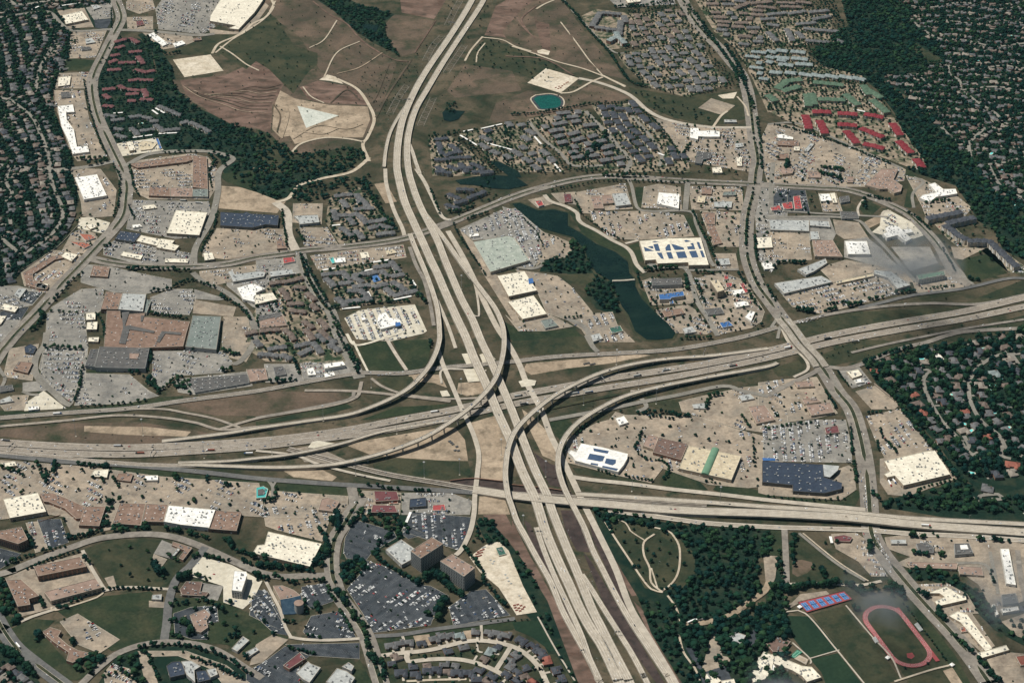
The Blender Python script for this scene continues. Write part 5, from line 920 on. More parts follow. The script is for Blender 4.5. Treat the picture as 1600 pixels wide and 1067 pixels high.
# ---------------------------------------------------------------- buildings: tile | height | roof | flags | roof outline in the photograph | label
def buildings(txt):
    for ln in txt.strip().splitlines():
        if not ln.strip(): continue
        f = [t.strip() for t in ln.split('|')]; nm = 'office_building' if 'o' in f[3] else 'commercial_building'; ct = 'office building' if 'o' in f[3] else 'building'
        LAST[f[5]] = building(f[0], f[4], float(f[1]), f[2], f[5], f[3], name=nm, cat=ct)
LAST = {}
buildings('''
00|8|cream||385,95 505,68 545,122 408,150|cream box store at the top left
00|5|lgrey||525,240 565,233 592,262 530,272|grey bank above the green lot
00|6|cream||360,478 437,470 430,525 357,535|cream shop below the green lot
00|5|dkgrey||375,570 430,568 437,600 378,603|dark shop above the white strip
00|7|white||355,655 450,645 460,692 408,695 412,740 456,800 475,905 540,900 552,938 448,952 418,860 378,780 362,700|white L-shaped retail strip
00|9|cream||1300,95 1385,-40 1640,-40 1625,0 1570,80 1562,88 1472,183 1412,176 1455,158 1295,130|huge cream warehouse store
00|5|white||910,215 948,200 1040,270 1005,286|long white slanting shed
00|5|white||1065,268 1125,250 1147,270 1082,292|short white shed beside the long shed
00|5|maroon||840,132 880,125 892,152 845,162|maroon restaurant near the warehouse store
00|8|cream||780,878 815,870 836,925 800,932|narrow cream office by the side road
00|4|beige||850,890 880,870 975,880 940,920 870,930|low beige workshops by the creek
00|4|blue||960,855 976,852 1000,915 986,920|thin blue canopy by the creek
00|4|lgrey||560,32 600,30 630,45 580,60|small grey shop at the top
00|5|dkgrey||500,295 560,290 562,305 505,312|small dark shop on the tan lot
00|5|brown||1190,240 1240,228 1245,248 1200,252|small brown shop below the warehouse
00|7|brown||800,1012 1180,958 1192,985 1150,1000 850,1036|brown top wing of the U plaza
00|7|brown||1192,960 1277,970 1283,1168 1190,1155|brown right wing of the U plaza
01|7|brown||922,106 1050,112 1050,165 918,160|brown lower left wing of U plaza
01|7|pinkbrown||1052,112 1190,115 1188,168 1052,166|pale brown lower wing of U plaza
01|7|tealgrey||1190,120 1285,120 1284,168 1187,166|grey-green corner of the U plaza
01|9|white||460,48 598,28 660,160 518,185|white sloping store beside the houses
01|6|cream||530,340 570,328 602,350 558,368|cream bank by the left arterial
01|5|orange||487,395 565,402 590,420 530,440|upper orange-roofed restaurant
01|5|orange||433,445 540,452 560,467 520,485|lower orange-roofed restaurant
01|6|brown||140,640 320,535 375,527 390,545 335,556 200,645 207,680 300,718 290,738 240,735 160,710|brown bent strip plaza
01|7|cream||377,535 402,508 480,525 442,565|cream end block of the bent plaza
01|6|cream||230,700 300,705 280,738 220,725|cream tip of the bent plaza
01|9|cream||1085,250 1280,265 1230,405 1028,392|large cream store beside the loop road
01|5|cream||880,222 950,214 970,236 888,246|cream restaurant above the grey lot
01|5|white||815,340 862,335 878,352 822,360|little white shop on grey lot
01|8|navy||742,378 870,395 828,448 708,428|black-roofed left end of strip mall
01|7|cream||870,405 992,430 968,470 842,440|cream middle of the strip mall
01|8|cream||992,426 1078,437 1062,458 1108,470 1080,500 965,480|cream right end of strip mall
01|5|cream||760,505 882,530 868,555 743,530|cream outbuilding slanting by the road
01|5|cream||1020,548 1165,552 1160,575 1018,572|straight cream outbuilding by the road
01|9|navy||1360,262 1500,270 1520,260 1545,272 1722,282 1715,345 1640,338 1560,358 1360,345|navy-roofed store above the bare lot
01|6|cream||1255,515 1310,510 1325,552 1265,560|cream restaurant at the bare lot corner
11|6|brown||125,440 175,436 190,485 130,488|brown square shop at the bare lot
01|6|brown||575,592 678,600 665,662 556,655|square brown building above the mall
01|12|brown||655,752 755,765 725,862 622,860|brown half of the mall's top store
01|12|lgrey||757,762 903,768 882,875 728,862|pale half of the mall's top store
01|7|tealgrey||905,800 935,805 905,885 885,875|thin grey annex of the mall store
01|10|brown||660,870 742,872 745,920 800,890 893,885 890,908 1172,938 1150,1010 1130,1090 640,1110|brown central roofs of the mall
01|12|tealgrey||1190,900 1365,906 1335,1110 1145,1092|green-grey right store of the mall
01|7|cream||530,885 590,880 588,925 530,928|top cream restaurant beside the mall
01|7|cream||537,942 602,938 598,986 532,986|middle cream restaurant beside the mall
01|6|cream||548,1035 612,1033 606,1062 542,1060|bottom cream restaurant beside the mall
01|6|lgrey||82,772 112,730 165,735 120,795|grey shop left of the arterial
01|6|cream||2,860 22,826 115,848 92,880|cream shop left of the arterial
01|6|cream||-20,905 40,902 5,952 -20,960|cream shop at the left edge
02|12|dkgrey||615,45 922,55 895,180 588,172|dark grey lower store of the mall
02|10|dkgrey||560,62 612,60 584,168 526,160|dark left wing of lower mall store
02|6|dkgrey||1150,245 1528,215 1540,268 1205,328|grey strip mall below the mall
02|6|pinkbrown||1520,185 1640,178 1655,245 1545,262|brown end store of the grey strip
02|6|navy||150,48 187,27 226,48 205,88 155,82|black-roofed bank left of ring road
02|7|brown||80,185 115,135 202,143 170,207|brown office left of ring road
02|5|lgrey||0,372 60,348 85,380 0,395|grey restaurant at the left edge
02|5|dkgrey||0,290 75,280 85,310 0,325|dark restaurant at left edge
02|5|white||170,415 240,408 242,430 175,437|white petrol canopy by the frontage road
01|7|lgrey||1408,628 1437,622 1450,645 1600,625 1640,632 1630,660 1440,692|grey L-shaped strip right of mall
11|6|lgrey||80,628 222,612 236,642 90,662|grey strip beside the boulevard
11|5|red||165,545 230,538 242,566 170,580|small red-trimmed restaurant
01|8|white||1463,728 1560,700 1640,735 1580,760 1590,820 1500,800|white irregular store right of mall
11|9|cream||-10,775 102,758 130,800 -5,832|cream block of the white store
11|7|dkgrey||10,905 150,880 158,900 15,930|grey-walled yard building
11|6|pinkbrown||20,935 165,895 190,960 25,978|flat brown deck among townhouses
11|8|lgrey||232,285 382,278 392,325 270,338 262,312|pale grey office near dirt road
11|5|turquoise||450,545 478,540 488,575 470,580|turquoise-roofed shop by the cross road
11|5|white||480,545 550,540 555,570 490,575|white shop beside turquoise roof
11|5|cream||640,510 690,508 702,542 652,548|cream restaurant on the cross road
11|5|beige||800,500 842,490 872,512 808,525|beige restaurant nearest the junction
11|8|white||755,890 802,876 822,912 885,922 902,950 770,985 745,940|white showroom of the dealership
11|6|white||645,905 665,895 680,925 655,930|white service shed of the dealership
11|9|greengrey||1340,445 1552,408 1592,418 1690,560 1448,632|green-grey store left of lake
11|5|white||1315,398 1372,390 1378,408 1322,416|small white garden shed
21|9|cream||-90,655 75,626 155,745 -20,782|upper cream store by lake
21|9|cream||-25,815 132,776 215,890 66,922|lower cream store by lake
21|6|tealgrey||175,930 245,918 287,962 206,980|grey-green shop below cream stores
21|6|lgrey||485,1020 540,1008 562,1042 502,1062|pale restaurant by the lake tip
21|6|dkgreen||600,978 668,962 686,995 618,1012|dark green restaurant by lake tip
21|5|red||142,195 182,190 197,218 165,228|red-roofed drive-in at lake's top
21|6|maroon||318,152 364,148 372,198 326,202|reddish brown square shop
21|7|pinkbrown||485,168 547,162 568,240 505,240|left brown shop of the tan row
21|7|pinkbrown||552,158 614,156 630,205 562,212|right brown shop of the tan row
21|8|lgrey||617,148 706,143 736,215 642,226|pale grey store of the tan row
21|8|white||905,140 1035,150 1030,240 893,210|bright white box store
21|11|cream|n|787,440 960,424 1165,420 1215,588 1092,590 1088,572 900,580 888,555 822,560|cream store with solar panels near lake
21|6|brown||1175,262 1255,268 1252,338 1203,335|upper brown shops behind hedge
21|6|brown||1200,342 1252,343 1300,452 1248,465|lower brown shops behind hedge
21|6|brown||1172,110 1236,112 1232,152 1170,148|brown bank near right arterial
21|6|beige||1150,162 1197,160 1190,205 1140,202|beige shop near right arterial
21|6|lgrey||1245,198 1362,195 1355,235 1248,230|pale grey shop near right arterial
21|6|tealgrey||1305,138 1382,135 1382,158 1300,160|low grey shop near right arterial
21|11|dkgrey||860,675 1045,668 1052,708 866,714|dark-roofed hotel beside the lake
21|11|blue||905,770 1058,750 1065,778 985,790 978,800 912,802|blue-roofed hotel beside the lake
21|5|blue||970,808 996,806 1000,826 975,828|small blue canopy before the hotel
21|6|brown||925,872 1050,855 1070,885 945,910|brown restaurant right of lake
21|5|lgrey||1050,978 1112,965 1142,1000 1070,1012|grey restaurant right of lake
21|20|beige|o|1225,685 1270,678 1312,742 1270,755|tall beige hotel right of lake
21|5|red||1310,650 1335,650 1336,676 1310,678|topmost small red roof right of lake
21|5|red||1320,700 1360,698 1358,720 1326,726|middle small red roof right of lake
21|5|white||1355,745 1425,735 1442,760 1368,775|white shop beside red roofs
21|5|red||1405,702 1430,698 1462,750 1442,762|slanting red canopy right of lake
21|6|white||1368,820 1450,808 1466,836 1385,850|white garage below the red roofs
21|6|dkgrey||1185,862 1290,850 1312,885 1210,897|dark-roofed restaurant right of lake
21|6|blue||1280,945 1340,935 1367,962 1300,976|dark blue restaurant by frontage road
21|6|white||1437,908 1470,870 1502,878 1478,935|white slanting shop by frontage road
21|5|lgrey||1270,550 1340,545 1350,585 1290,590|grey shop near the arterial bend
21|5|white||1540,575 1600,570 1620,610 1560,615|white shop right of arterial
21|7|cream||1510,420 1600,415 1610,480 1515,485|cream building right of arterial
31|7|lgrey||5,308 253,312 255,380 15,372|upper left long grey strip
31|7|lgrey||256,312 375,318 386,355 258,345|upper right long grey strip
31|6|lgrey||258,380 310,380 322,430 265,432|small grey block below strip
31|9|pinkbrown||273,435 400,435 462,538 290,535|brown store on the plaza
31|9|white||475,440 610,440 635,522 495,522|bright white plaza store
31|7|lgrey||182,615 355,548 367,575 282,630 235,650|angled grey wing of plaza
31|8|lgrey||40,700 330,655 400,692 100,765|big grey anchor of plaza
31|6|beige||420,690 650,640 655,655 425,704|thin beige strip of plaza
31|8|lgrey||655,618 762,628 880,712 800,735 742,668 655,642|grey corner block of plaza in smoke
31|16|green|o|918,650 1088,625 1095,648 932,678|green-roofed hotel below the plaza
31|9|white||708,395 735,385 722,360 745,345 800,345 830,370 880,362 900,385 850,395 890,425 852,445 800,405 735,422|white star-shaped clinic
31|7|red||155,165 195,160 212,240 165,245|right red-roofed restaurant wing
31|6|red||85,208 148,198 155,240 100,245|middle red-roofed restaurant wing
31|6|red||15,235 72,218 82,248 22,252|left red-roofed restaurant wing
31|7|white||315,150 380,148 396,192 328,195|white office above the plaza
31|6|cream||384,145 412,142 428,205 402,205|cream office above the plaza
31|6|dkgrey||440,170 500,160 506,195 450,205|small dark office above plaza
31|6|dkgrey||445,258 550,262 562,300 455,302|wide dark office above plaza
31|8|pinkbrown||600,95 700,-5 805,-5 775,62 830,100 820,135 780,145 740,118 690,120|brown warehouse below the yard
31|6|pinkbrown||245,12 325,15 326,50 246,48|brown office below yard
31|6|pinkbrown||490,42 530,42 526,78 488,78|small brown office below yard
31|8|pinkbrown||60,-5 100,-20 160,0 150,22 90,30|brown hexagonal office
31|8|white||992,90 1030,80 1082,120 1158,118 1170,148 1100,160 1040,168 1000,200 935,175 955,155 1040,140|white branching clinic by woods
20|8|white||1100,790 1150,790 1155,808 1240,805 1283,812 1283,845 1195,845 1150,842 1148,862 1098,850|white H-shaped building by arterial
20|5|lgrey||1310,738 1385,740 1390,755 1312,755|grey shed above H-shaped building
20|5|lgrey||1375,885 1425,882 1432,905 1382,912|grey bank below H-shaped building
20|7|dkgrey||1140,940 1235,945 1225,975 1180,985 1170,1010 1130,1005|dark roofed medical office
20|6|cream||1385,970 1420,970 1420,1000 1388,1000|cream block near the arterial
20|6|cream||1388,1000 1418,1000 1420,1025 1390,1025|lower cream block near the arterial
20|6|cream||1235,1035 1290,1030 1300,1067 1240,1067|cream office left of arterial
20|8|cream||700,-10 790,-10 795,10 715,20|cream store at the very top
30|6|white||55,832 90,828 155,848 155,862 60,852|white showroom of the yard
30|7|brown||60,870 190,868 192,902 60,895|brown block of the yard
30|7|cream||160,905 195,905 196,930 160,930|tiny cream block of the yard
30|6|lgrey||262,882 285,890 246,936 220,930|slanting grey shed of yard
30|7|brown||60,950 128,948 130,982 62,980|square brown block of yard
22|9|white|n|425,640 560,665 716,705 712,735 690,775 655,818 390,748 375,722 348,700 362,682 395,692|white angular store with solar panels
22|6|white||638,485 690,470 720,512 664,530|white diner inside the flyover
22|8|pinkbrown||840,590 905,600 880,680 808,655|small brown store beside green-striped roof
22|9|dkbrown||905,605 1087,645 1045,742 870,695|dark brown store beside green-striped roof
22|10|beige||1090,655 1415,720 1355,866 1030,795|beige store with green arched stripe
22|5|lgrey||1110,400 1190,390 1202,428 1122,425|grey restaurant with tree above lot
22|5|lgrey||1395,345 1470,335 1500,365 1420,380|pale restaurant above tan lot
22|7|pinkbrown||1457,415 1560,405 1625,495 1510,520|brown store upper of tan lot
32|6|pinkbrown||160,262 275,256 288,290 182,296|top small brown store
32|6|pinkbrown||210,368 300,360 328,385 225,400|middle small brown store
32|7|pinkbrown||232,405 385,390 410,450 268,470|lower wide brown store
32|5|maroon||350,545 430,530 442,575 360,582|maroon restaurant on grey lot
32|10|navy||-35,750 340,772 345,850 458,885 455,922 350,948 155,935 152,898 -35,880|huge navy-roofed store
32|6|cream||485,198 555,185 582,220 522,240|cream building by the freeway corner
32|5|white||530,250 570,240 597,262 546,270|small white canopy by freeway corner
32|11|cream||720,750 975,690 1030,685 1062,738 1080,760 1125,832 838,900 785,840 738,850 718,832 752,812|huge cream store by brick wall
32|4|wall_white||1010,120 1040,85 1060,90 1090,125 1060,130|big pale mansion roof in estate
02|7|cream||-10,765 88,752 105,778 20,788|cream restaurant at left freeway edge
02|7|cream||580,806 672,800 660,852 558,842|cream-and-red restaurant by dark frontage
02|6|brown||730,826 822,828 805,876 713,864|brown square restaurant by dark frontage
02|6|white||895,840 975,838 976,868 892,870|white bank by dark frontage
02|10|cream||20,985 232,945 285,1062 60,1102|cream store at the left bottom
02|8|brown||245,950 330,948 430,988 560,1050 520,1100 470,1105 400,1042 300,1002 272,1000|curved brown arcade
03|9|brown||528,-25 652,-25 612,96 486,90|leftmost big brown store
03|9|brown||740,-45 900,-42 870,92 695,78|second big brown store
03|9|brown||903,-42 1037,-35 1010,70 878,68|third big brown store
03|11|white||1040,-32 1330,-5 1292,106 1120,88 1010,68|bright white store among brown ones
03|9|brown||1332,0 1492,10 1460,126 1285,112|rightmost big brown store
03|20|brown|o|-10,128 132,100 172,178 112,206 -10,168|wedge-shaped brown office block
03|15|brown|o|210,345 495,285 532,345 235,405|upper long brown office block
03|12|pinkbrown|o|272,502 590,418 628,475 315,558|lower long brown office block
03|15|brown|o|38,430 130,425 242,525 178,545 186,580 110,592|bent brown office block
03|6|brown||1068,192 1188,230 1130,305 1105,292 1140,245 1060,212|small brown V-shaped hall
03|4|lgrey||1098,226 1116,235 1065,292 1052,286|grey roofed walkway of hall
03|8|brown||258,748 312,720 378,742 358,776 420,830 480,862 562,880 450,938 410,925 425,875 330,810|brown rambling school roof
03|6|lgrey||940,520 1000,515 996,550 936,548|grey building at green lawn edge
03|20|white|o|1445,370 1522,376 1525,400 1492,500 1430,492|white curved office block
03|6|dkbrown||1110,488 1150,438 1250,440 1235,500 1290,505 1270,528 1125,520|dark brown church left of white office
03|7|pinkbrown||1172,645 1262,608 1300,642 1275,680 1285,720 1240,752 1205,742 1190,690|pinkish cross-shaped building
03|6|lgrey||1430,850 1500,775 1540,800 1465,870|grey left hall by bottom road
03|6|lgrey||1505,880 1581,840 1600,860 1540,900|grey right hall by bottom road
03|9|navy||1028,958 1060,935 1110,930 1142,962 1140,1010 1050,1030|round-ended black roof at bottom
03|9|navy||1210,992 1268,985 1300,1042 1222,1060|square black roof at bottom
03|9|lgrey||1120,930 1180,925 1240,960 1200,985 1205,1060 1150,1010|grey link between black roofs
03|8|lgrey||1275,980 1330,970 1345,1010 1300,1030|grey annex right of black roofs
12|6|dkgrey||105,172 170,165 186,215 120,225|dark grey office left of boulevard
12|6|white||312,182 352,170 372,218 322,222|white restaurant left of boulevard
12|10|white||415,150 535,134 552,158 425,180|white-topped dark office near boulevard
12|4|white||418,210 480,200 490,222 426,235|white entrance shelter near boulevard
12|6|turquoise||0,915 45,905 75,922 60,975 0,980|turquoise-roofed restaurant
12|7|pinkbrown||405,985 442,974 516,1000 478,1062 385,1050|brown restaurant block by boulevard
12|8|maroon||728,935 870,938 885,990 738,1000|upper maroon-roofed strip
12|8|maroon||720,1020 858,1025 875,1067 710,1067|lower maroon-roofed strip
12|4|redtile||820,995 872,992 878,1012 825,1015|red awning between maroon strips
12|7|navy||950,985 1050,975 1052,1028 946,1036|blue-grey roofed restaurant
12|5|red||1092,1022 1165,1018 1172,1054 1090,1056|red-trimmed drive-in
13|10|cream||75,130 405,205 332,345 -20,262 8,215 52,210|big cream store above curved road
13|9|lgrey||800,240 897,178 983,238 965,300 900,335|grey parking deck beside the towers
13|36|brown|og|955,250 1085,165 1156,205 1018,294|left brown office tower
13|36|pinkbrown|og|1138,312 1212,270 1352,353 1285,406|right brown office tower
13|4|dkgreen||1480,232 1522,222 1546,268 1500,280|dark green basin cover in sand yard
13|16|pinkbrown||104,465 160,461 232,490 275,524 210,540 150,550|tan top of the sail-shaped building
13|8|maroon||168,955 270,875 306,912 205,978|maroon-roofed chapel at the bottom
13|6|lgrey||248,1000 320,930 340,945 400,968 330,1062 290,1040|grey middle wing of bottom campus
13|8|lgrey||430,1060 500,972 560,990 612,1030 580,1080|pale right wing of bottom campus
13|9|lgrey||530,962 572,935 606,960 590,990|curved pale hall of bottom campus
33|6|maroon||405,160 470,150 522,165 506,192 412,188|maroon restaurant under the bridge
33|6|lgrey||755,178 852,178 856,205 762,205|long grey canopy below highway
33|7|dkgrey||915,205 980,195 1022,225 1022,262 930,248|dark house-like hall below highway
33|9|dkgrey||1150,205 1242,202 1268,262 1156,272|dark square office with pale centre
33|8|white||1435,235 1488,235 1532,460 1472,450|long narrow white shed
33|6|pinkbrown||855,315 1172,325 1165,362 880,350|long flat brown shed
33|6|pinkbrown||1172,342 1320,350 1332,402 1185,392|short flat brown shed
33|8|cream||980,510 1100,468 1182,520 1222,530 1225,550 1050,590 1030,560 1092,532 1060,510|cream notched school building
33|7|cream||1118,650 1170,620 1228,640 1385,850 1345,868 1190,690|long cream diagonal school wing
33|7|cream||1292,880 1470,830 1490,860 1312,912|cream lower school wing
33|6|white||1380,582 1400,576 1426,640 1410,646|thin white shed in right yard
33|6|white||1436,605 1542,590 1552,614 1452,632|wide white shed in right yard
33|7|dkgrey||1442,520 1530,510 1542,568 1452,580|dark shed in right yard under smoke
33|8|dkbrown||-10,820 50,776 140,808 92,870 30,870|dark brown gym at the playing fields
33|7|cream||-10,880 55,895 210,958 270,965 330,1028 242,1056 210,1020 150,985 40,945|long cream school beside fields
33|7|white||-60,905 5,898 52,975 10,1010 -60,1000|white school block at fields
33|5|redtile||1185,720 1235,715 1240,745 1195,750|small red school roof
33|6|redtile||1530,900 1640,885 1640,950 1560,955|red roof at the right edge
23|9|lgrey||1325,782 1375,745 1445,770 1400,842|grey square roof in the woods
23|7|cream||1192,1010 1240,1005 1292,1050 1250,1080 1200,1060|left cream school block by woods
23|8|cream||1292,1050 1370,1038 1385,1080 1300,1090|middle cream school block by woods
23|8|cream||1470,1000 1555,870 1620,900 1600,1000 1560,1040 1490,1060|right white school block by woods
''')
def root_of(k): return LAST[k][0]
# solar arrays, stripes and other things that belong to one roof
def on(k, tile, s, m, name, dz=.35, lift=.05):
    r, p, h = LAST[k]; off = r.location; z = h - .9 + lift; q = world(tile, s, z); b = MB(); b.prism(q, z, z + dz); return b.link(name, [m], r, tuple(off))
k = 'white angular store with solar panels'
for s in ('502,672 598,690 590,706 558,700 505,690', '480,705 573,722 560,752 540,754 512,748 465,740', '582,735 642,744 640,765 620,778 572,765', '488,762 532,770 530,780 484,772', '560,780 655,800 645,812 556,790'): on(k, '22', s, 'solar', 'solar_panel')
k = 'cream store with solar panels near lake'
sc = lambda s: ' '.join('%.1f,%.1f' % ((160 + float(a) / 9.7) * 3.9525, (65 + float(b) / 9.7) * 3.9525) for a, b in (t.split(',') for t in s.split()))
for s in ('445,545 480,555 600,605 465,610', '505,540 580,530 595,570 560,565', '590,505 660,495 695,605 625,605', '640,632 715,630 750,725 710,720', '770,560 810,505 840,505 860,600 780,600', '785,625 860,620 895,718 825,722', '860,500 900,505 1050,555 1058,585 915,590',
          '930,620 1065,610 1105,708 968,715', '1100,540 1180,530 1150,490 1195,485 1225,580 1115,580', '1130,610 1235,600 1275,700 1175,705', '1245,470 1285,470 1320,575 1285,575', '1295,600 1335,597 1375,700 1330,700', '570,465 620,457 680,468 600,475', '1055,450 1090,437 1165,460 1080,470'): on(k, '21', sc(s), 'solar', 'solar_panel')
k = 'beige store with green arched stripe'; r_, p_, h_ = LAST[k]
a_ = world('22', '1256,678 1192,828', h_); (x0, y0), (x1, y1) = a_; L_ = math.hypot(x1 - x0, y1 - y0); ux, uy = (x1 - x0) / L_, (y1 - y0) / L_
V = []; Fc = []
for i, t in enumerate((-2, L_ + 3)):
    for j in range(9):
        th = math.pi * j / 8; V.append((x0 + ux * t - uy * 8 * math.cos(th) - r_.location.x, y0 + uy * t + ux * 8 * math.cos(th) - r_.location.y, h_ - 1 + 4.5 * math.sin(th) - .5))
for j in range(8): Fc.append((j, j + 1, 10 + j, 9 + j))
Fc += [tuple(range(8, -1, -1)), tuple(range(9, 18))]
link('arched_roof', mesh('arched_roof', V, Fc, ['green']), r_)
for k, tl, s, m in (('huge navy-roofed store', '32', '340,777 440,785 430,812 382,855 347,848', 'lgrey'), ('huge navy-roofed store', '32', '-35,735 44,738 45,752 -30,752', 'blue'), ('brown central roofs of the mall', '01', '752,885 800,880 770,970 800,965 955,1000 950,1012 800,990 775,1080 735,1075 760,980', 'dkgrey'),
                    ('brown central roofs of the mall', '01', '870,905 890,905 880,940 870,940', 'dkgrey'), ('brown central roofs of the mall', '01', '1000,1000 1120,1008 1118,1024 1020,1015 985,1070 965,1065', 'dkgrey'), ('dark square office with pale centre', '33', '1185,218 1228,216 1238,242 1192,246', 'white'),
                    ('turquoise-roofed restaurant', '12', '12,932 42,925 55,938 45,962 12,965', 'dkgrey'), ('upper cream store by lake', '21', '100,678 128,674 134,702 104,708', 'blue'), ('dark grey lower store of the mall', '02', '800,90 860,92 850,125 800,122', 'pinkbrown'), ('white showroom of the dealership', '11', '860,950 890,944 895,965 862,972', 'blue')):
    on(k, tl, s, m, 'raised_roof' if m != 'blue' else 'canopy', 1.6)
for k in range(18):       # concrete fins on the mall store's front
    r_, p_, h_ = LAST['dark grey lower store of the mall']; x, y = world('02', f'{656 + k * 7.4},178', 8)[0]; b = MB(); b.box(x, y - 1, 0, 9, .8, 1.2); b.link('fin', ['wall_white'], r_, tuple(r_.location))
# sloping glass and round stair tower of the sail-shaped building
r_ = root_of('tan top of the sail-shaped building'); off = r_.location
T0 = world('13', '150,550 210,540 275,524', 16); B0 = world('13', '165,642 235,640 290,622', 1.5)
link('glass_roof', mesh('glass_roof', [(x - off.x, y - off.y, 15.5) for x, y in T0] + [(x - off.x, y - off.y, 1) for x, y in B0], [(0, 3, 4, 1), (1, 4, 5, 2)], ['blueglass']), r_)
c_ = world('13', '264,572', 20)[0]; b = MB(); b.cyl(c_[0], c_[1], 0, 20, 8.5, 28); b.link('stair_tower', ['wall_grey'], r_, tuple(off)); b = MB(); b.cyl(c_[0], c_[1], 20.01, 20.8, 8.9, 28); b.link('tower_roof', ['pinkbrown'], r_, tuple(off))
# ---------------------------------------------------------------- apartments
def blocks(tile, roof, w_, h, s, phrase, wall='wall_tan'):
    v = [float(t) for t in s.replace(',', ' ').split()]
    for i in range(0, len(v), 4):
        (x0, y0), (x1, y1) = world(tile, '%f,%f %f,%f' % tuple(v[i:i + 4]), h); block(x0, y0, x1, y1, w_, h, roof, wall, phrase)
blocks('00', 'shingle_maroon', 15, 6, '715,258,780,242 800,237,850,262 718,298,762,285 800,322,868,318 690,345,733,337 678,385,720,372 738,388,830,386 850,350,880,392 670,432,742,430 835,432,900,446 915,442,948,436 800,497,858,492 872,494,938,496 640,552,705,548 735,530,764,548 790,552,858,560 645,585,670,608 785,582,848,580 885,552,905,596 795,622,830,622 872,612,935,618 642,652,690,660', 'maroon', 'wall_brick')
blocks('00', 'shingle', 14, 6, '650,708,708,722 692,742,760,736 800,722,868,716 882,722,928,732 932,748,970,746 980,655,1110,712 705,792,748,802 715,832,768,850 812,790,850,832 872,806,950,800 960,772,1008,812 1025,802,1105,797 1175,755,1290,812 1120,760,1160,750', 'grey')
blocks('11', 'shingle', 15, 6, '492,162,588,152 622,152,645,205 645,180,690,226 530,190,560,232 478,250,492,308 505,282,598,282 612,243,720,237 612,268,668,310 668,328,800,308 572,302,602,336 525,358,588,405 612,378,658,422 762,342,830,362 752,398,850,388 700,360,750,350', 'dark grey')
blocks('11', 'shingle', 15, 6, '412,647,520,637 532,628,568,675 432,672,480,716 520,702,590,697 602,652,680,642 602,662,648,692 602,722,700,712 692,642,742,632 732,602,820,592 832,567,880,625 772,622,810,660 842,657,908,647 842,692,918,740 722,722,808,707 642,742,700,800 572,747,630,747 500,792,548,840 562,812,640,807 660,792,700,802 802,732,840,772 852,777,990,747', 'charcoal')
blocks('11', 'shingle_brown', 13, 7, '90,702,190,690 200,688,285,670 240,722,298,732 155,735,200,800 200,826,285,828 215,866,300,880 312,762,360,802 345,832,370,862 -60,1010,0,1000 30,995,140,985 180,985,235,1045 295,935,345,975 305,985,350,1045 388,925,440,980 395,990,450,1050', 'brown-grey', 'wall_brick')
blocks('12', 'shingle', 14, 7, '0,10,20,40 20,90,130,100 80,60,180,45 160,95,205,120 245,40,330,25 270,90,340,60 350,20,400,80 440,-10,480,20 455,30,510,70 380,-30,420,10', 'slate grey')
blocks('20', 'shingle', 17, 9, '495,160,545,78 560,78,665,88 520,168,640,185 690,100,700,135 670,130,660,210', 'courtyard', 'wall_brick')
blocks('20', 'shingle_pale', 16, 12, '600,250,650,225 650,225,695,265 645,200,650,228', 'pale cross-shaped', 'wall_brick')
blocks('30', 'shingle_red', 21, 9, '285,690,378,692 442,700,540,706 605,706,700,724 230,715,250,790 318,748,350,820 442,768,538,775 485,812,545,880 580,795,700,845 600,890,705,915 770,765,810,830 810,875,875,940 915,985,950,1030', 'red')
blocks('30', 'shingle_green', 21, 8, '60,545,120,500 120,500,200,492 290,508,455,525 100,560,190,535 240,585,250,650 270,580,280,640 320,612,465,618 480,585,550,645 590,530,620,580 625,560,690,600 645,620,730,690 0,590,40,620', 'green')
blocks('30', 'shingle_pale', 20, 7, '0,315,40,325 60,310,110,318 150,318,220,325 55,355,120,362 155,360,235,368 0,380,20,385 75,398,145,405 180,395,265,400 20,445,75,452 115,448,165,455 200,455,265,468 275,460,340,475 360,465,425,480 450,470,515,485 530,480,590,495 0,350,30,358', 'pale blue-grey')
blocks('30', 'shingle', 16, 8, '0,90,110,80 130,85,230,70 260,75,370,65 280,120,380,100 180,150,290,140 300,185,430,195 115,180,150,250 180,200,215,235 240,250,370,262 420,245,460,265 230,175,290,185 0,150,60,160 0,200,50,250 -40,120,40,115', 'slate')
blocks('30', 'shingle_brown', 16, 8, '-100,20,20,10 60,15,160,20 180,10,260,20 -60,40,40,50 80,40,200,45 -200,50,-120,20', 'brown')
blocks('31', 'shingle_dark', 18, 13, '990,300,1190,262 1112,330,1270,295 1095,345,1170,400 1175,405,1220,430 1242,440,1350,440 1365,440,1440,510 1445,515,1530,595', 'long charcoal', 'wall_stone')
blocks('10', 'shingle_dark', 14, 7, '1110,860,1180,855 1125,880,1145,950 1170,960,1240,935 1200,895,1260,940 1110,985,1190,985 1200,975,1320,970 1120,1030,1160,1060 1190,1025,1240,1050 1260,1010,1300,1060 1330,1010,1400,1040 1340,1060,1450,1060', 'dark grey')
blocks('11', 'shingle_dark', 13, 9, '1115,10,1200,20 1175,215,1245,240 1245,120,1340,125 1230,205,1300,190 1310,175,1415,135 1190,150,1250,180 1255,-10,1330,-10 1390,20,1460,15', 'dark grey')
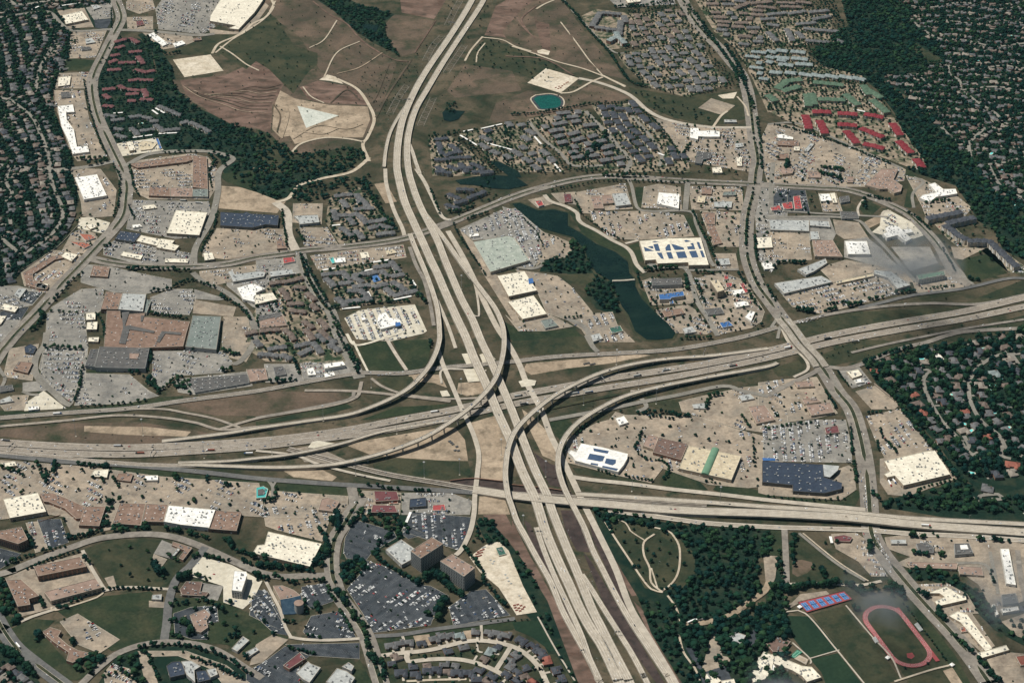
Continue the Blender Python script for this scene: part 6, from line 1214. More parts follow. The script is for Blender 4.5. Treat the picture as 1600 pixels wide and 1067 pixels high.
def zone(tile, poly, d, w_, h, roof, phrase, gap=17, L0=34, bend=0, wall='wall_tan', fill=.85):
    q = world(tile, poly); c = centroid(q); p = pts(tile, poly); cx = sum(v[0] for v in p) / len(p); cy = sum(v[1] for v in p) / len(p); a = P(cx, cy); b = P(cx + d[0], cy + d[1]); th = math.atan2(b[1] - a[1], b[0] - a[0]); ca, sa = math.cos(th), math.sin(th)
    for j in range(-14, 15):
        t = -300 + random.uniform(0, 15)
        while t < 300:
            L = random.uniform(.75, 1.3) * L0; u = t + L / 2; v = j * (w_ + gap); perp = random.random() < .18
            v += 9 * math.sin(u / 55 + j * .5) + random.uniform(-2, 2); x = c[0] + u * ca - v * sa; y = c[1] + u * sa + v * ca; t += L + random.uniform(7, 13)
            if random.random() > fill: continue
            aa = th + .16 * math.cos(u / 55 + j * .5) + random.gauss(0, .05) + (math.pi / 2 if perp else 0); LL = L - w_ * .5 if not perp else w_ * .9
            e = [(x + s * LL / 2 * math.cos(aa), y + s * LL / 2 * math.sin(aa)) for s in (-1, 1)]
            if all(inside(*k, q) for k in e) and disc_free(x, y, w_ * .6, ('lot', 'lawn')) and all(disc_free(*k, w_ * .45, ('lot', 'lawn')) for k in e): block(*e[0], *e[1], w_, h, random.choice(roof), wall, phrase)
zone('20', '740,95 1050,60 1190,250 1160,265 740,300 715,200', (.55, 1), 16, 6, ['shingle', 'shingle_brown'], 'brown-grey', 11)
zone('20', '650,340 850,300 1160,265 1320,530 1080,605 840,540 690,400', (.65, 1), 17, 6, ['shingle'], 'grey', 12)
zone('20', '490,655 740,640 1090,1000 1070,1067 720,1010 640,860', (.75, 1), 17, 8, ['shingle_dark'], 'blue-black', 9)
zone('20', '90,740 450,690 660,860 720,1000 700,1067 420,1040 330,1000', (1, -.12), 17, 8, ['shingle'], 'grey', 14, wall='wall_brick')
zone('20', '-60,770 90,760 330,1067 -60,1067', (.5, .5), 17, 7, ['shingle'], 'charcoal', 12)
zone('10', '1260,835 1581,775 1581,1067 1500,1067 1380,910', (.6, .5), 17, 7, ['shingle_dark', 'shingle'], 'charcoal', 12)
zone('20', '1140,0 1581,0 1581,280 1380,300 1250,180', (1, .1), 17, 7, ['shingle', 'shingle_brown'], 'slate', 13)
zone('20', '1390,300 1700,300 1800,480 1581,690 1480,470', (1, .2), 15, 7, ['shingle_pale'], 'pale', 16)
for t, s in (('00', '820,850,940,833 980,826,1100,820 940,680,975,706 960,668,1015,698 190,62,240,40 365,38,490,20 700,700,760,695'), ('11', '410,620,490,608 650,628,720,614 722,572,825,556 532,858,645,848 850,802,960,780 962,680,985,716 690,752,705,782 470,345,520,340'), ('30', '528,676,600,690 320,800,350,810'), ('20', '110,810,180,890 200,930,300,1060 585,803,650,797 900,945,940,960 985,970,1015,985'), ('10', '1260,835,1370,900 1280,812,1340,800 1390,795,1520,765 1430,885,1581,925'), ('13', '925,80,955,10'), ('33', '385,160,395,200')): carport(t, s)
# ---------------------------------------------------------------- houses
HM = ['wall_tan', 'shingle', 'wall_brick', 'glass', 'wall_white', 'shingle_dark', 'shingle_brown', 'shingle_tan', 'wall_stone', 'redtile', 'shingle_pale']
def house_parts(v, two=False):
    """parts of one house: name -> mesh builder; material 0 is replaced by the wall, 1 by the roof"""
    W = MB(); Rf = MB(); C = MB(); D = MB(); N = MB(); h = 5.2 if two else 3.0; a, b = ((15, 10), (17, 9), (14, 11), (18, 10))[v]
    W.box(0, 0, 0, h, a, b); Rf.hip(0, 0, h + .01, a, b, 3.0 if two else 2.6, 0, over=.6)
    if v == 0: W.box(4, -6.5, 0, h - .1, 6.5, 6, 0); Rf.hip(4, -6.0, h, 8.5, 6.5, 2.1, math.pi / 2, inset=3.2); g = (4, -9.6)
    elif v == 1: W.box(-5.5, -6.2, 0, h - .1, 6, 6.5); Rf.hip(-5.5, -5.7, h, 9, 6, 2.0, math.pi / 2, inset=3); W.box(5.5, 5.5, 0, h - .2, 5.5, 5); Rf.hip(5.5, 5, h - .1, 7, 5.5, 1.7, math.pi / 2, inset=2.6); g = (-5.5, -9.5)
    elif v == 2: W.box(-4, 6.5, 0, h - .1, 6, 5); Rf.hip(-4, 6, h, 7.5, 6, 1.9, math.pi / 2, inset=2.9); g = (3.5, -5.55)
    else: W.box(6, -6, 0, h - .1, 6.2, 6); Rf.hip(6, -5.5, h, 8.5, 6.2, 2.0, math.pi / 2, inset=3); W.box(-6, -5.5, 0, h - .2, 5, 4); Rf.hip(-6, -5, h - .1, 6.5, 5, 1.6, math.pi / 2, inset=2.4); g = (6, -9.1)
    C.box(a * .28, 1.6, h + 1, h + 3.4, 1.1, .9); D.box(g[0], g[1], 0, 2.3, 4.6, .2)
    for x in (-a * .3, 0, a * .22): N.box(x, b / 2 + .06, 1, 2.2, 1.6, .12)
    return dict(wall=W, roof=Rf, chimney=C, garage_door=D, window=N)
def house_kind(v, two, wall, roof):
    k = (v, two, wall, roof)
    if k not in HK:
        p = house_parts(v, two); mm = dict(wall=wall, roof=roof, chimney='wall_brick', garage_door='wall_white', window='glass')
        HK[k] = (p, mm, {}); J = MB()
        for n in ('wall', 'roof', 'chimney'): J.add(p[n].V, p[n].F, HM.index(mm[n]))
        HK[k] = (p, mm, {}, J.arrays())
    return HK[k]
HK = {}; HOUSES = []      # x, y, angle, key, scale, region
def add_house(x, y, a, roofs, reg, two=None, s=None, r=8.5):
    if not in_view(x, y, 0, 200): return False
    v = random.randrange(4); wall = random.choice(['wall_tan', 'wall_brick', 'wall_brick', 'wall_stone']); two = random.random() < .3 if two is None else two
    s = (s or {'left': 1.3, 'right': 1.22, 'top': 1.2}.get(reg, 1)) * random.uniform(.88, 1.12); HOUSES.append((x, y, a, (v, two, wall, random.choice(roofs)), s, reg)); c, q = math.cos(a), math.sin(a)
    occ_poly([(x + (i * c - j * q) * s, y + (i * q + j * c) * s) for i, j in ((-8.5, -8), (8.5, -8), (8.5, 6), (-8.5, 6))], 'building'); return True
REGIONS = dict(
 left=('F', '0,25 90,20 125,50 108,90 90,130 80,150 83,175 110,240 123,300 112,345 98,372 83,392 48,410 18,440 0,450 -200,450 -200,-30 0,-30'),
 top=('F', '0,-8 170,-8 170,18 100,18 0,24'),
 right=('F', '1392,-10 1800,-30 1800,400 1640,345 1600,333 1545,290 1500,236 1453,185 1415,146 1385,128 1380,120 1482,98 1430,40'),
 estate=('F', '1358,570 1440,550 1530,530 1640,512 1800,490 1800,735 1580,745 1510,748 1475,702 1445,665 1405,625 1375,598'),
 outleft=('F', '-200,840 -20,850 -20,1000 90,1180 -200,1180'), outbottom=('F', '120,1078 800,1085 880,1180 120,1180'), outright=('F', '1640,860 1800,860 1800,1180 1100,1180 1100,1080 1540,1085'), outtop=('F', '380,-110 600,-110 640,-12 460,-12'),
 corner=('03', '-60,880 60,890 190,1010 230,1090 -60,1090'))
REGW = {k: world(*v) for k, v in REGIONS.items()}
def street_houses(region, offs, step, roofs, jitter=.05, **kw):
    for ln in [o for o in bpy.data.objects if o.name.startswith('residential_street') or o.name.startswith('road')]: pass
STREETS = [l for l, wd, c, d, lab in ROADCARS]
def along(lines, reg, off, step, roofs, **kw):
    R_ = REGW[reg] if reg in REGW else reg
    for L in lines:
        for sd in (-1, 1):
            acc = step / 2
            O = offset(L, sd * off)
            for a, b in zip(O, O[1:]):
                d = math.hypot(b[0] - a[0], b[1] - a[1]); acc += d
                if acc >= step:
                    x, y = a[0], a[1]
                    if inside(x, y, R_) and disc_free(x, y, 8, ('lawn', 'lot')):
                        th = math.atan2(b[1] - a[1], b[0] - a[0]) + (0 if sd > 0 else math.pi) + random.gauss(0, .05)
                        if add_house(x, y, th, roofs, reg if reg in REGW else 'new', **kw): acc = 0
def infill(reg, d, rows, step, roofs, fill=1, wob=0, **kw):
    q = REGW[reg]; t, s = REGIONS[reg]; p = pts(t, s); cx = sum(v[0] for v in p) / len(p); cy = sum(v[1] for v in p) / len(p); a = P(cx, cy); b = P(cx + d[0], cy + d[1]); th = math.atan2(b[1] - a[1], b[0] - a[0]); ca, sa = math.cos(th), math.sin(th); c = a
    for j in range(-45, 46):
        t_ = -1600 + random.uniform(0, step)
        while t_ < 1600:
            t_ += step * random.uniform(.9, 1.15); v = (j // 2) * rows[0] + (j % 2) * rows[1] + wob * math.sin(t_ / 150 + j * .15)
            x = c[0] + t_ * ca - v * sa; y = c[1] + t_ * sa + v * ca
            if random.random() < fill and inside(x, y, q) and in_view(x, y, 0, 200) and disc_free(x, y, 9.5, ('lawn',)):
                add_house(x, y, th + wob * math.cos(t_ / 150 + j * .15) / 150 + (math.pi if j % 2 else 0) + random.gauss(0, .06), roofs, reg, **kw)
    # pale lanes between the rows
GREYS = ['shingle', 'shingle', 'shingle', 'shingle_dark', 'shingle_brown', 'shingle_tan']
ALLST = []
for o in list(bpy.data.objects): pass
def lines_of(spec): return [smooth(world(t, s)) for t, s in spec]
LEFTST = lines_of([('00', '325,200 330,270 295,340 255,410 235,480 218,570'), ('00', '-30,600 60,620 130,670 210,740 250,830 290,930 312,1030'), ('01', '300,-20 335,130 380,230 385,300 330,390 200,490 130,520 60,470 -10,410'), ('01', '60,-20 40,80 75,150 30,200'), ('00', '-30,1020 100,1035 350,1050')])
ESTST = lines_of([('32', '1600,90 1430,100 1330,150 1270,210 1240,290 1255,400 1320,510 1430,600 1475,680 1600,740'), ('32', '960,190 1000,200 960,250 980,340 1030,440 1090,530 1180,620 1230,690 1310,745'), ('32', '1500,90 1560,170 1610,200')])
RIGHTST = lines_of([('30', s) for s in ('860,110 960,190 1050,240 1130,250', '920,460 980,520 1070,560', '1210,570 1300,640 1400,700 1480,770 1600,760', '1070,790 1140,860 1190,880 1240,880', '1430,790 1340,800 1270,860 1240,890 1250,970', '880,40 1000,50 1200,20 1400,60 1600,40', '1100,130 1300,150 1450,130 1600,150', '1030,250 1200,250 1400,290 1600,270', '1060,400 1250,430 1450,410 1620,430', '1200,560 1400,540 1620,570')] + [('31', '1365,-20 1410,70 1470,130 1600,190')])
# houses of the estate that stand out by their roofs
for x, y, rf, s, lab in ((655, 190, 'redtile', 1.1, 'red-roofed house at the estate corner'), (750, 245, 'shingle_brown', 1.3, 'brown gabled house at the estate edge'), (905, 342, 'redtile', 1.15, 'second red-roofed house of the estate'), (918, 395, 'shingle_brown', 1.35, 'big brown-roofed house near brick wall'),
                         (958, 455, 'redtile', 1.3, 'orange-roofed house near brick wall'), (1215, 445, 'redtile', 1.2, 'bright red-roofed house mid estate'), (1205, 562, 'shingle_tan', 1.5, 'large tan-roofed villa with pool'), (1350, 602, 'redtile', 1.25, 'long red-roofed house lower estate'),
                         (1510, 772, 'redtile', 1.6, 'orange-roofed villa at estate bottom'), (1390, 210, 'shingle_pale', 1.7, 'pale-roofed rambling villa'), (1355, 925, 'shingle', 1.6, 'lone grey villa in the woods'), (1175, 335, 'shingle', 1.4, 'grey house with corner pool'), (1050, 350, 'shingle_brown', 1.3, 'brown house below the villa street')):
    X, Y = world('32', f'{x},{y}', 4)[0]
    if disc_free(X, Y, 4, ('road', 'lawn')) or True:
        v = random.randrange(4); HOUSES.append((X, Y, random.uniform(-.5, .5), (v, False, 'wall_tan', rf), s, 'own:' + lab)); occ_poly([(X - 10 * s, Y - 9 * s), (X + 10 * s, Y - 9 * s), (X + 10 * s, Y + 8 * s), (X - 10 * s, Y + 8 * s)], 'building')
along(LEFTST, 'left', 24, 25, GREYS, s=1.3); along(ESTST, 'estate', 26, 31, GREYS, s=1.3); along(RIGHTST, 'right', 23, 23, ['shingle', 'shingle', 'shingle', 'shingle_tan', 'shingle_brown'], s=1.2)
infill('left', (.42, 1), (76, 34), 26, GREYS, .93, 16); infill('top', (1, .1), (50, 24), 24, GREYS, .9); infill('right', (1, .16), (84, 39), 23, ['shingle', 'shingle', 'shingle_tan', 'shingle_brown'], .95, 34)
infill('estate', (.6, 1), (70, 34), 34, GREYS, .75, 10, s=1.25)
infill('outleft', (1, .1), (76, 34), 26, GREYS, .9, 14); infill('outbottom', (1, .1), (76, 34), 26, GREYS, .9, 14); infill('outright', (1, .3), (76, 34), 26, GREYS, .9, 14)
infill('corner', (.8, .6), (44, 22), 22, ['shingle', 'redtile', 'shingle_brown', 'shingle_dark'], 1)
for x, y in [(a, b) for a, b in (t.split(',') for t in '405,222 395,245 388,268 380,292 372,316 360,340 350,362 338,385 325,410 312,434 305,458 300,482 298,506 296,530 290,556'.split())]:
    X, Y = world('00', f'{x},{y}', 4)[0]; add_house(X, Y, .1, ['shingle_dark'], 'left', True, 1.05)
for tl, s, rf in (('13', '830,832 882,822 945,812 1100,792 1150,778 1197,770 1355,752 1437,752 1488,758 1538,772', 'shingle'), ('13', '838,945 895,1000 985,1012 1060,985 1115,980 1240,1000 1310,1002 1362,1045 1480,1075', 'shingle_dark'), ('13', '1182,992 1412,915 1425,1060', 'shingle_brown'), ('13', '1440,872 1255,772', 'shingle_pale'),
                  ('23', '60,802 128,832 168,865 185,885 270,990 310,1040', 'shingle_dark'), ('23', '222,925 130,1060', 'redtile'), ('23', '90,970 -30,1010 30,1055', 'shingle_dark')):
    for t in s.split():
        X, Y = world(tl, t, 5)[0]; best = min(((math.hypot(X - q[0], Y - q[1]), L, i) for L in NEWST for i, q in enumerate(L)), key=lambda z: z[0]); L, i = best[1], min(best[2], len(best[1]) - 2)
        a = math.atan2(L[i + 1][1] - L[i][1], L[i + 1][0] - L[i][0]); n = (-math.sin(a), math.cos(a)); sd = (X - L[i][0]) * n[0] + (Y - L[i][1]) * n[1]; add_house(X, Y, a + (0 if sd > 0 else math.pi), [rf], 'new', True, 1.12)
        r = MB(); p0 = (X + math.cos(a) * 4 - n[0] * (9 if sd > 0 else -9), Y + math.sin(a) * 4 - n[1] * (9 if sd > 0 else -9)); p1 = (p0[0] - n[0] * (9 if sd > 0 else -9), p0[1] - n[1] * (9 if sd > 0 else -9)); ribbon('driveway', [p0, p1], 4.5, 'newroad', 'lot', None, None)
REGW['new'] = world('13', '760,790 1100,760 1581,700 1760,760 1960,1090 790,1090')
along(NEWST, 'new', 19, 20, ['shingle_dark', 'shingle', 'shingle_dark', 'shingle_brown'], two=True)
HOUSES.sort(key=lambda h: (0 if in_view(h[0], h[1], 0, -2) else 1e6) + PX(h[0], h[1])[2] / (h[4] * (1.5 if h[5].startswith('own') else 1)))
HM_ = Mass(); HLAB = []
ADJ = {'shingle': 'grey-roofed', 'shingle_dark': 'charcoal-roofed', 'shingle_brown': 'brown-roofed', 'shingle_tan': 'tan-roofed', 'redtile': 'red-roofed', 'shingle_pale': 'pale-roofed'}
pc = {}
def part_mesh(key, n):
    k = (key, n)
    if k not in pc: p, mm, _, _ = house_kind(*key); pc[k] = p[n].me(n, [mm[n]])
    return pc[k]
for i, (x, y, a, key, s, reg) in enumerate(HOUSES):
    if i < 298:
        r = empty('house', (x, y, .02)); r.rotation_euler.z = a; r.scale = (s, s, s)
        rf = link('roof', part_mesh(key, 'roof'), r); link('wall', part_mesh(key, 'wall'), r); link('chimney', part_mesh(key, 'chimney'), rf); link('garage_door', part_mesh(key, 'garage_door'), r)
        if reg.startswith('own:'): tag(r, reg[4:], 'house'); LAND.append((x, y, reg[4:]))
        else: r['group'] = {'left': 'houses of the leafy suburb on the left', 'right': 'houses beyond the river woods', 'estate': 'houses of the wooded estate', 'new': 'houses of the new estate', 'corner': 'houses in the bottom corner', 'top': 'houses at the top'}.get(reg, 'houses at the edge of town'); HLAB.append((r, x, y, ADJ[key[3]] + (' two-storey' if key[1] else '') + ' house'))
        # a short drive
    else: HM_.add(key, house_kind(*key)[3], x, y, .02, a, s, s)
o = HM_.build('houses', HM)
if o: tag(o, 'hundreds more grey-roofed suburban houses among dark trees', 'houses', None, 'stuff')
# drives and pale yards beside houses (one sheet each would be noise: they are patches of the ground)
PT = Mass(); q = MB(); q.add([(-1, -1, 0), (1, -1, 0), (1, 1, 0), (-1, 1, 0)], [(0, 1, 2, 3)]); qa = q.arrays()
for i, (x, y, a, key, s, reg) in enumerate(HOUSES):
    if reg != 'new' and random.random() < .6:
        c, z = math.cos(a), math.sin(a); u = random.choice((-4, 4)); v = -15
        V = qa[0] * np.array([2.6, 5.5, 1]); PT.add(('d', i), (V, qa[1], qa[2]), x + u * c - v * z, y + u * z + v * c, .62, a)
o = PT.build('driveways', ['street'])
if o: tag(o, 'short concrete drives in front of the suburban houses', None, None, 'structure')
# swimming pools
POOLS = [('32', s) for s in ('945,122', '1340,58', '1438,240', '1388,285', '1148,345', '1145,378', '1250,568', '1365,645', '1205,520', '1080,635', '1510,818', '1255,825', '1395,455', '1360,318', '1480,548')] + [('13', '1005,1025'), ('11', '265,948'), ('12', '795,1002'), ('21', '1075,790'), ('10', '1545,862'), ('20', '350,897'), ('20', '1020,548'), ('20', '800,968'), ('30', '128,683'), ('30', '65,505'), ('30', '1495,225'), ('30', '1090,33'), ('30', '1380,950'), ('30', '1215,612'), ('30', '1440,1050'), ('30', '1430,330'), ('30', '1290,375'), ('31', '1530,40'), ('31', '1520,215'), ('00', '870,765'), ('00', '125,605'), ('00', '200,300'), ('11', '745,650')]
PLAB = []
for t, s in POOLS:
    X, Y = world(t, s)[0]; r = empty('swimming_pool', (X, Y, .75)); a = random.uniform(0, 3); b = random.uniform(.8, 1.2); n = 14; sh = [(math.cos(k * 2 * math.pi / n) * 6.5 * b, math.sin(k * 2 * math.pi / n) * 3.8 * (1 + .2 * math.cos(k * 4 * math.pi / n))) for k in range(n)]
    r.rotation_euler.z = a; m = MB(); m.add([(x, y, .02) for x, y in sh], [tuple(range(n))]); link('water', m.me('water', ['pool']), r); m = MB(); m.prism([(x * 1.3, y * 1.4) for x, y in sh], -.2, 0); link('coping', m.me('coping', ['concrete']), r)
    PLAB.append((r, X, Y, 'turquoise swimming pool')); r['category'] = 'swimming pool'; OCC[int(X // G), int(Y // G)] = 'water'; occ_poly([(X - 9, Y - 7), (X + 9, Y - 7), (X + 9, Y + 7), (X - 9, Y + 7)], 'water')
# ---------------------------------------------------------------- cars in their rows
CK = ['car_white', 'car_silver', 'car_black', 'car_grey', 'car_red', 'car_blue', 'car_tan', 'glass', 'dkmetal']; CW = (27, 20, 25, 17, 3, 5, 3)
def car_mb(c, suv=0):
    m = MB(); L, W_, h1, h2 = (4.9, 1.95, 1.05, 1.85) if suv else (4.6, 1.85, .9, 1.45)
    def slab(x0, x1, y0, z0, X0, X1, y1, z1, mi): m.add([(x0, -y0, z0), (x1, -y0, z0), (x1, y0, z0), (x0, y0, z0), (X0, -y1, z1), (X1, -y1, z1), (X1, y1, z1), (X0, y1, z1)], [(0, 1, 5, 4), (1, 2, 6, 5), (2, 3, 7, 6), (3, 0, 4, 7), (4, 5, 6, 7)], mi)
    slab(-L / 2, L / 2, W_ / 2, .3, -L / 2 + .1, L / 2 - .25, W_ / 2 - .08, h1, c)
    slab(-L / 2 + .5 if not suv else -L / 2 + .1, L / 2 - 1.35, W_ / 2 - .12, h1, -L / 2 + (1.1 if not suv else .35), L / 2 - 2.1, W_ / 2 - .32, h2 - .06, 7)
    slab(-L / 2 + (1.05 if not suv else .3), L / 2 - 2.05, W_ / 2 - .3, h2 - .08, -L / 2 + (1.1 if not suv else .35), L / 2 - 2.1, W_ / 2 - .34, h2, c)
    for x in (-L * .31, L * .31):
        for y in (-W_ / 2 + .1, W_ / 2 - .1): m.box(x, y, 0, .62, .62, .24, 0, 8)
    return m
CMB = {(c, s): car_mb(c, s) for c in range(7) for s in (0, 1)}; CAR_A = {k: m.arrays() for k, m in CMB.items()}; CARME = {k: m.me('car', CK) for k, m in CMB.items()}
ISL = []; CARS = []     # x, y, z, angle, kind, group
def put_car(x, y, z, a, grp, w=CW):
    if in_view(x, y, z, 5): CARS.append((x, y, z, a, (random.choices(range(7), w)[0], int(random.random() < .45)), grp))
STL = MB()
for poly, th, dens, m, c in LOTS:
    near = PX(c[0], c[1])[1] > 430; ipoly = inset_poly(poly, 3)
    ca, sa = math.cos(th), math.sin(th); us = [(p[0] - c[0]) * ca + (p[1] - c[1]) * sa for p in poly]; vs = [-(p[0] - c[0]) * sa + (p[1] - c[1]) * ca for p in poly]; ph = random.uniform(0, 6); pk = random.uniform(0, 6)
    v = min(vs) + 6; row = 0
    while v < max(vs) - 3:
        u = min(us) + 3
        while u < max(us) - 3:
            cl = math.sin(u / 16 + ph + row * .35) + .6 * math.sin(u / 37 + pk + row * .8) + .5 * math.sin(v / 30 + ph)
            if u % 62 > 5 and random.random() < (.8 if cl > 1.7 * (1 - 2.1 * dens) else .05 * min(1, dens * 3)):
                x = c[0] + u * ca - v * sa; y = c[1] + u * sa + v * ca
                if inside(x, y, poly) and occ(x, y) in ('lot', None) and disc_free(x, y, 2.5, ('lot',)): put_car(x, y, 1.25 if m != 'concrete' else 1.25, th + math.pi / 2 + (math.pi if random.random() < .5 else 0) + random.gauss(0, .03), 'cars in the car parks')
            if near and inside(c[0] + u * ca - v * sa, c[1] + u * sa + v * ca, ipoly) and occ(c[0] + u * ca - v * sa, c[1] + u * sa + v * ca) == 'lot': x = c[0] + (u - 1.4) * ca - v * sa; y = c[1] + (u - 1.4) * sa + v * ca; STL.add([(x + e * 2.4 * -sa + f * .07 * ca, y + e * 2.4 * ca + f * .07 * sa, 1.24) for e, f in ((-1, -1), (-1, 1), (1, 1), (1, -1))], [(0, 1, 2, 3)])
            u += 2.8
        row += 1; v += 5.2 if row % 2 else 13.2
        if row % 2:
            u = min(us) + 3
            while u < max(us):
                x = c[0] + u * ca - (v - 2.6) * sa; y = c[1] + u * sa + (v - 2.6) * ca
                if random.random() < .3 and inside(x, y, poly) and disc_free(x, y, 3.2, ('lot',)): ISL.append((x, y))
                u += 31
for line, wd, dens, dual, lab in ROADCARS + []:
    n = normals(line); nl = max(1, int(wd / 2 // 4)); one = 'carriageway' in lab or 'slip' in lab
    for i in range(len(line) - 1):
        d = math.hypot(line[i + 1][0] - line[i][0], line[i + 1][1] - line[i][1]); a = math.atan2(line[i + 1][1] - line[i][1], line[i + 1][0] - line[i][0])
        for sd in (-1, 1):
            if random.random() < dens * d * (.5 if wd < 20 else .9):
                off = sd * (2.0 + (3 if wd > 24 else 0) + 3.6 * random.randrange(nl)) ; off = max(-wd / 2 + 2, min(wd / 2 - 2, off))
                put_car(line[i][0] + n[i][0] * off, line[i][1] + n[i][1] * off, 2.12, a + (0 if (sd < 0 or one) else math.pi), 'cars driving on the roads')
for L, wd, dens, lanes, lab in DECKCARS:
    n = normals(L)
    for i in range(len(L) - 1):
        d = math.hypot(L[i + 1][0] - L[i][0], L[i + 1][1] - L[i][1]); a = math.atan2(L[i + 1][1] - L[i][1], L[i + 1][0] - L[i][0])
        if random.random() < dens * d * 1.2: off = (random.randrange(lanes) - (lanes - 1) / 2) * 3.7; put_car(L[i][0] + n[i][0] * off, L[i][1] + n[i][1] * off, L[i][2] + 2.28, a, 'cars driving on the roads')
def queue(tile, s, z, sp=7):
    L = smooth(world(tile, s), 2); acc = 0
    for a, b in zip(L, L[1:]):
        acc += math.hypot(b[0] - a[0], b[1] - a[1])
        if acc > sp: acc = random.uniform(-2, 0); put_car(a[0], a[1], z, math.atan2(b[1] - a[1], b[0] - a[0]), 'cars driving on the roads')
for t, s in (('31', '170,945 240,935 350,905'), ('31', '180,952 250,942 330,920'), ('12', '740,232 860,212 930,205'), ('33', '655,150 680,220 720,290 770,350'), ('33', '668,150 695,220 735,290'), ('32', '600,900 610,1050'), ('32', '590,960 600,1050'), ('02', '620,1067 640,1060')): queue(t, s, 2.12)
# ---------------------------------------------------------------- trees
def ico(sub=1):
    t = (1 + 5 ** .5) / 2; V = [Vector(v).normalized() for v in ((-1, t, 0), (1, t, 0), (-1, -t, 0), (1, -t, 0), (0, -1, t), (0, 1, t), (0, -1, -t), (0, 1, -t), (t, 0, -1), (t, 0, 1), (-t, 0, -1), (-t, 0, 1))]
    Fc = [(0, 11, 5), (0, 5, 1), (0, 1, 7), (0, 7, 10), (0, 10, 11), (1, 5, 9), (5, 11, 4), (11, 10, 2), (10, 7, 6), (7, 1, 8), (3, 9, 4), (3, 4, 2), (3, 2, 6), (3, 6, 8), (3, 8, 9), (4, 9, 5), (2, 4, 11), (6, 2, 10), (8, 6, 7), (9, 8, 1)]
    for _ in range(sub):
        mid = {}; NF = []
        def m(a, b):
            k = (min(a, b), max(a, b))
            if k not in mid: mid[k] = len(V); V.append(((V[a] + V[b]) / 2).normalized())
            return mid[k]
        for a, b, c in Fc: x, y, z = m(a, b), m(b, c), m(c, a); NF += [(a, x, z), (b, y, x), (c, z, y), (x, y, z)]
        Fc = NF
    return V, Fc
I0 = ico(0); I1 = ico(1)
def crown(seed, lobes=6, cards=60, card=.16):
    """unit crown: radius about 1, base at z 0: several rough lobes at different heights plus loose leaf clumps"""
    rr = random.Random(seed); m = MB(); cs = []
    for k in range(lobes):
        a = k * 2.4 + rr.uniform(-.4, .4); d = .0 if k == 0 else rr.uniform(.38, .62); r = rr.uniform(.58, .7) if k == 0 else rr.uniform(.32, .5); cz = .85 + rr.uniform(-.1, .25) if k == 0 else rr.uniform(.45, 1.0)
        cs.append((d * math.cos(a), d * math.sin(a), cz, r)); V, Fc = I1 if k < 2 else I0
        ph = [rr.uniform(0, 6) for _ in range(3)]
        m.add([(cs[-1][0] + v.x * r * (1 + .22 * math.sin(5 * v.y + ph[0]) + rr.uniform(-.12, .12)), cs[-1][1] + v.y * r * (1 + .2 * math.sin(4 * v.z + ph[1]) + rr.uniform(-.12, .12)), cs[-1][2] + v.z * r * .8 * (1 + rr.uniform(-.15, .15))) for v in V], Fc)
    for k in range(cards):
        c = rr.choice(cs); v = Vector((rr.gauss(0, 1), rr.gauss(0, 1), rr.gauss(.3, 1))).normalized(); p = Vector(c[:3]) + v * c[3] * rr.uniform(.95, 1.3); p.z = max(.15, p.z)
        a = Vector((rr.gauss(0, 1), rr.gauss(0, 1), rr.gauss(0, 1))).normalized() * card; b = a.cross(v).normalized() * card * rr.uniform(.6, 1.2); m.add([tuple(p - a), tuple(p + b), tuple(p + a * .9), tuple(p - b)], [(0, 1, 2, 3)])
    return m
NCR = 7; CRN = [crown(100 + k) for k in range(NCR)]; CRL = [crown(200 + k, 4, 14, .2) for k in range(NCR)]
for m in CRL:
    t = MB(); t.cyl(0, 0, -.35, .5, .07, 5); m.add(t.V, t.F, 3)
LM = ['leaf', 'leaf2', 'leaf3', 'bark']
CME = {(k, l): CRN[k].me('crown', [l]) for k in range(NCR) for l in LM[:3]}
tr = MB(); tr.cyl(0, 0, 0, 1, .055, 7, r2=.03)
for a in (.3, 2.4, 4.5):
    t = MB(); t.cyl(0, 0, 0, .35, .022, 5, r2=.01); tr.add([(v[0] + math.cos(a) * v[2] * .8, v[1] + math.sin(a) * v[2] * .8, v[2] + .62) for v in t.V], t.F)
TRUNK = tr.me('trunk', ['bark'])
CRA = []
for k in range(NCR):
    for l in range(3): V, Fc, M = CRL[k].arrays(); CRA.append((V, Fc, np.where(M == 3, 3, l)))
TREES = []; WOODS = []     # x, y, radius, height, leaf, where
def put_tree(x, y, r, h=None, leaf=None, dest=None):
    if in_view(x, y, 0, 200): (TREES if dest is None else dest).append((x, y, r, h or r * random.uniform(1.5, 2.0), random.choices((0, 1, 2), (5, 3 + 3 * math.sin(x / 60 + math.sin(y / 45)), 3 - 2.5 * math.sin(y / 70 + x / 90)))[0] if leaf is None else leaf, random.randrange(NCR), random.uniform(0, 6.28)))
def trow(tile, s, sp, r, jit=.25, leaf=None):
    L = smooth(world(tile, s), 2); acc = sp
    for a, b in zip(L, L[1:]):
        acc += math.hypot(b[0] - a[0], b[1] - a[1])
        if acc >= sp * random.uniform(.8, 1.2): acc = 0; put_tree(a[0] + random.gauss(0, jit * r), a[1] + random.gauss(0, jit * r), r * random.uniform(.75, 1.25), leaf=leaf)
class Spread:
    def __init__(s, d): s.d = d; s.g = {}
    def ok(s, x, y, r):
        i, j = int(x // s.d), int(y // s.d)
        for a in range(i - 1, i + 2):
            for b in range(j - 1, j + 2):
                for (u, v) in s.g.get((a, b), ()):
                    if (u - x) ** 2 + (v - y) ** 2 < r * r: return False
        s.g.setdefault((i, j), []).append((x, y)); return True
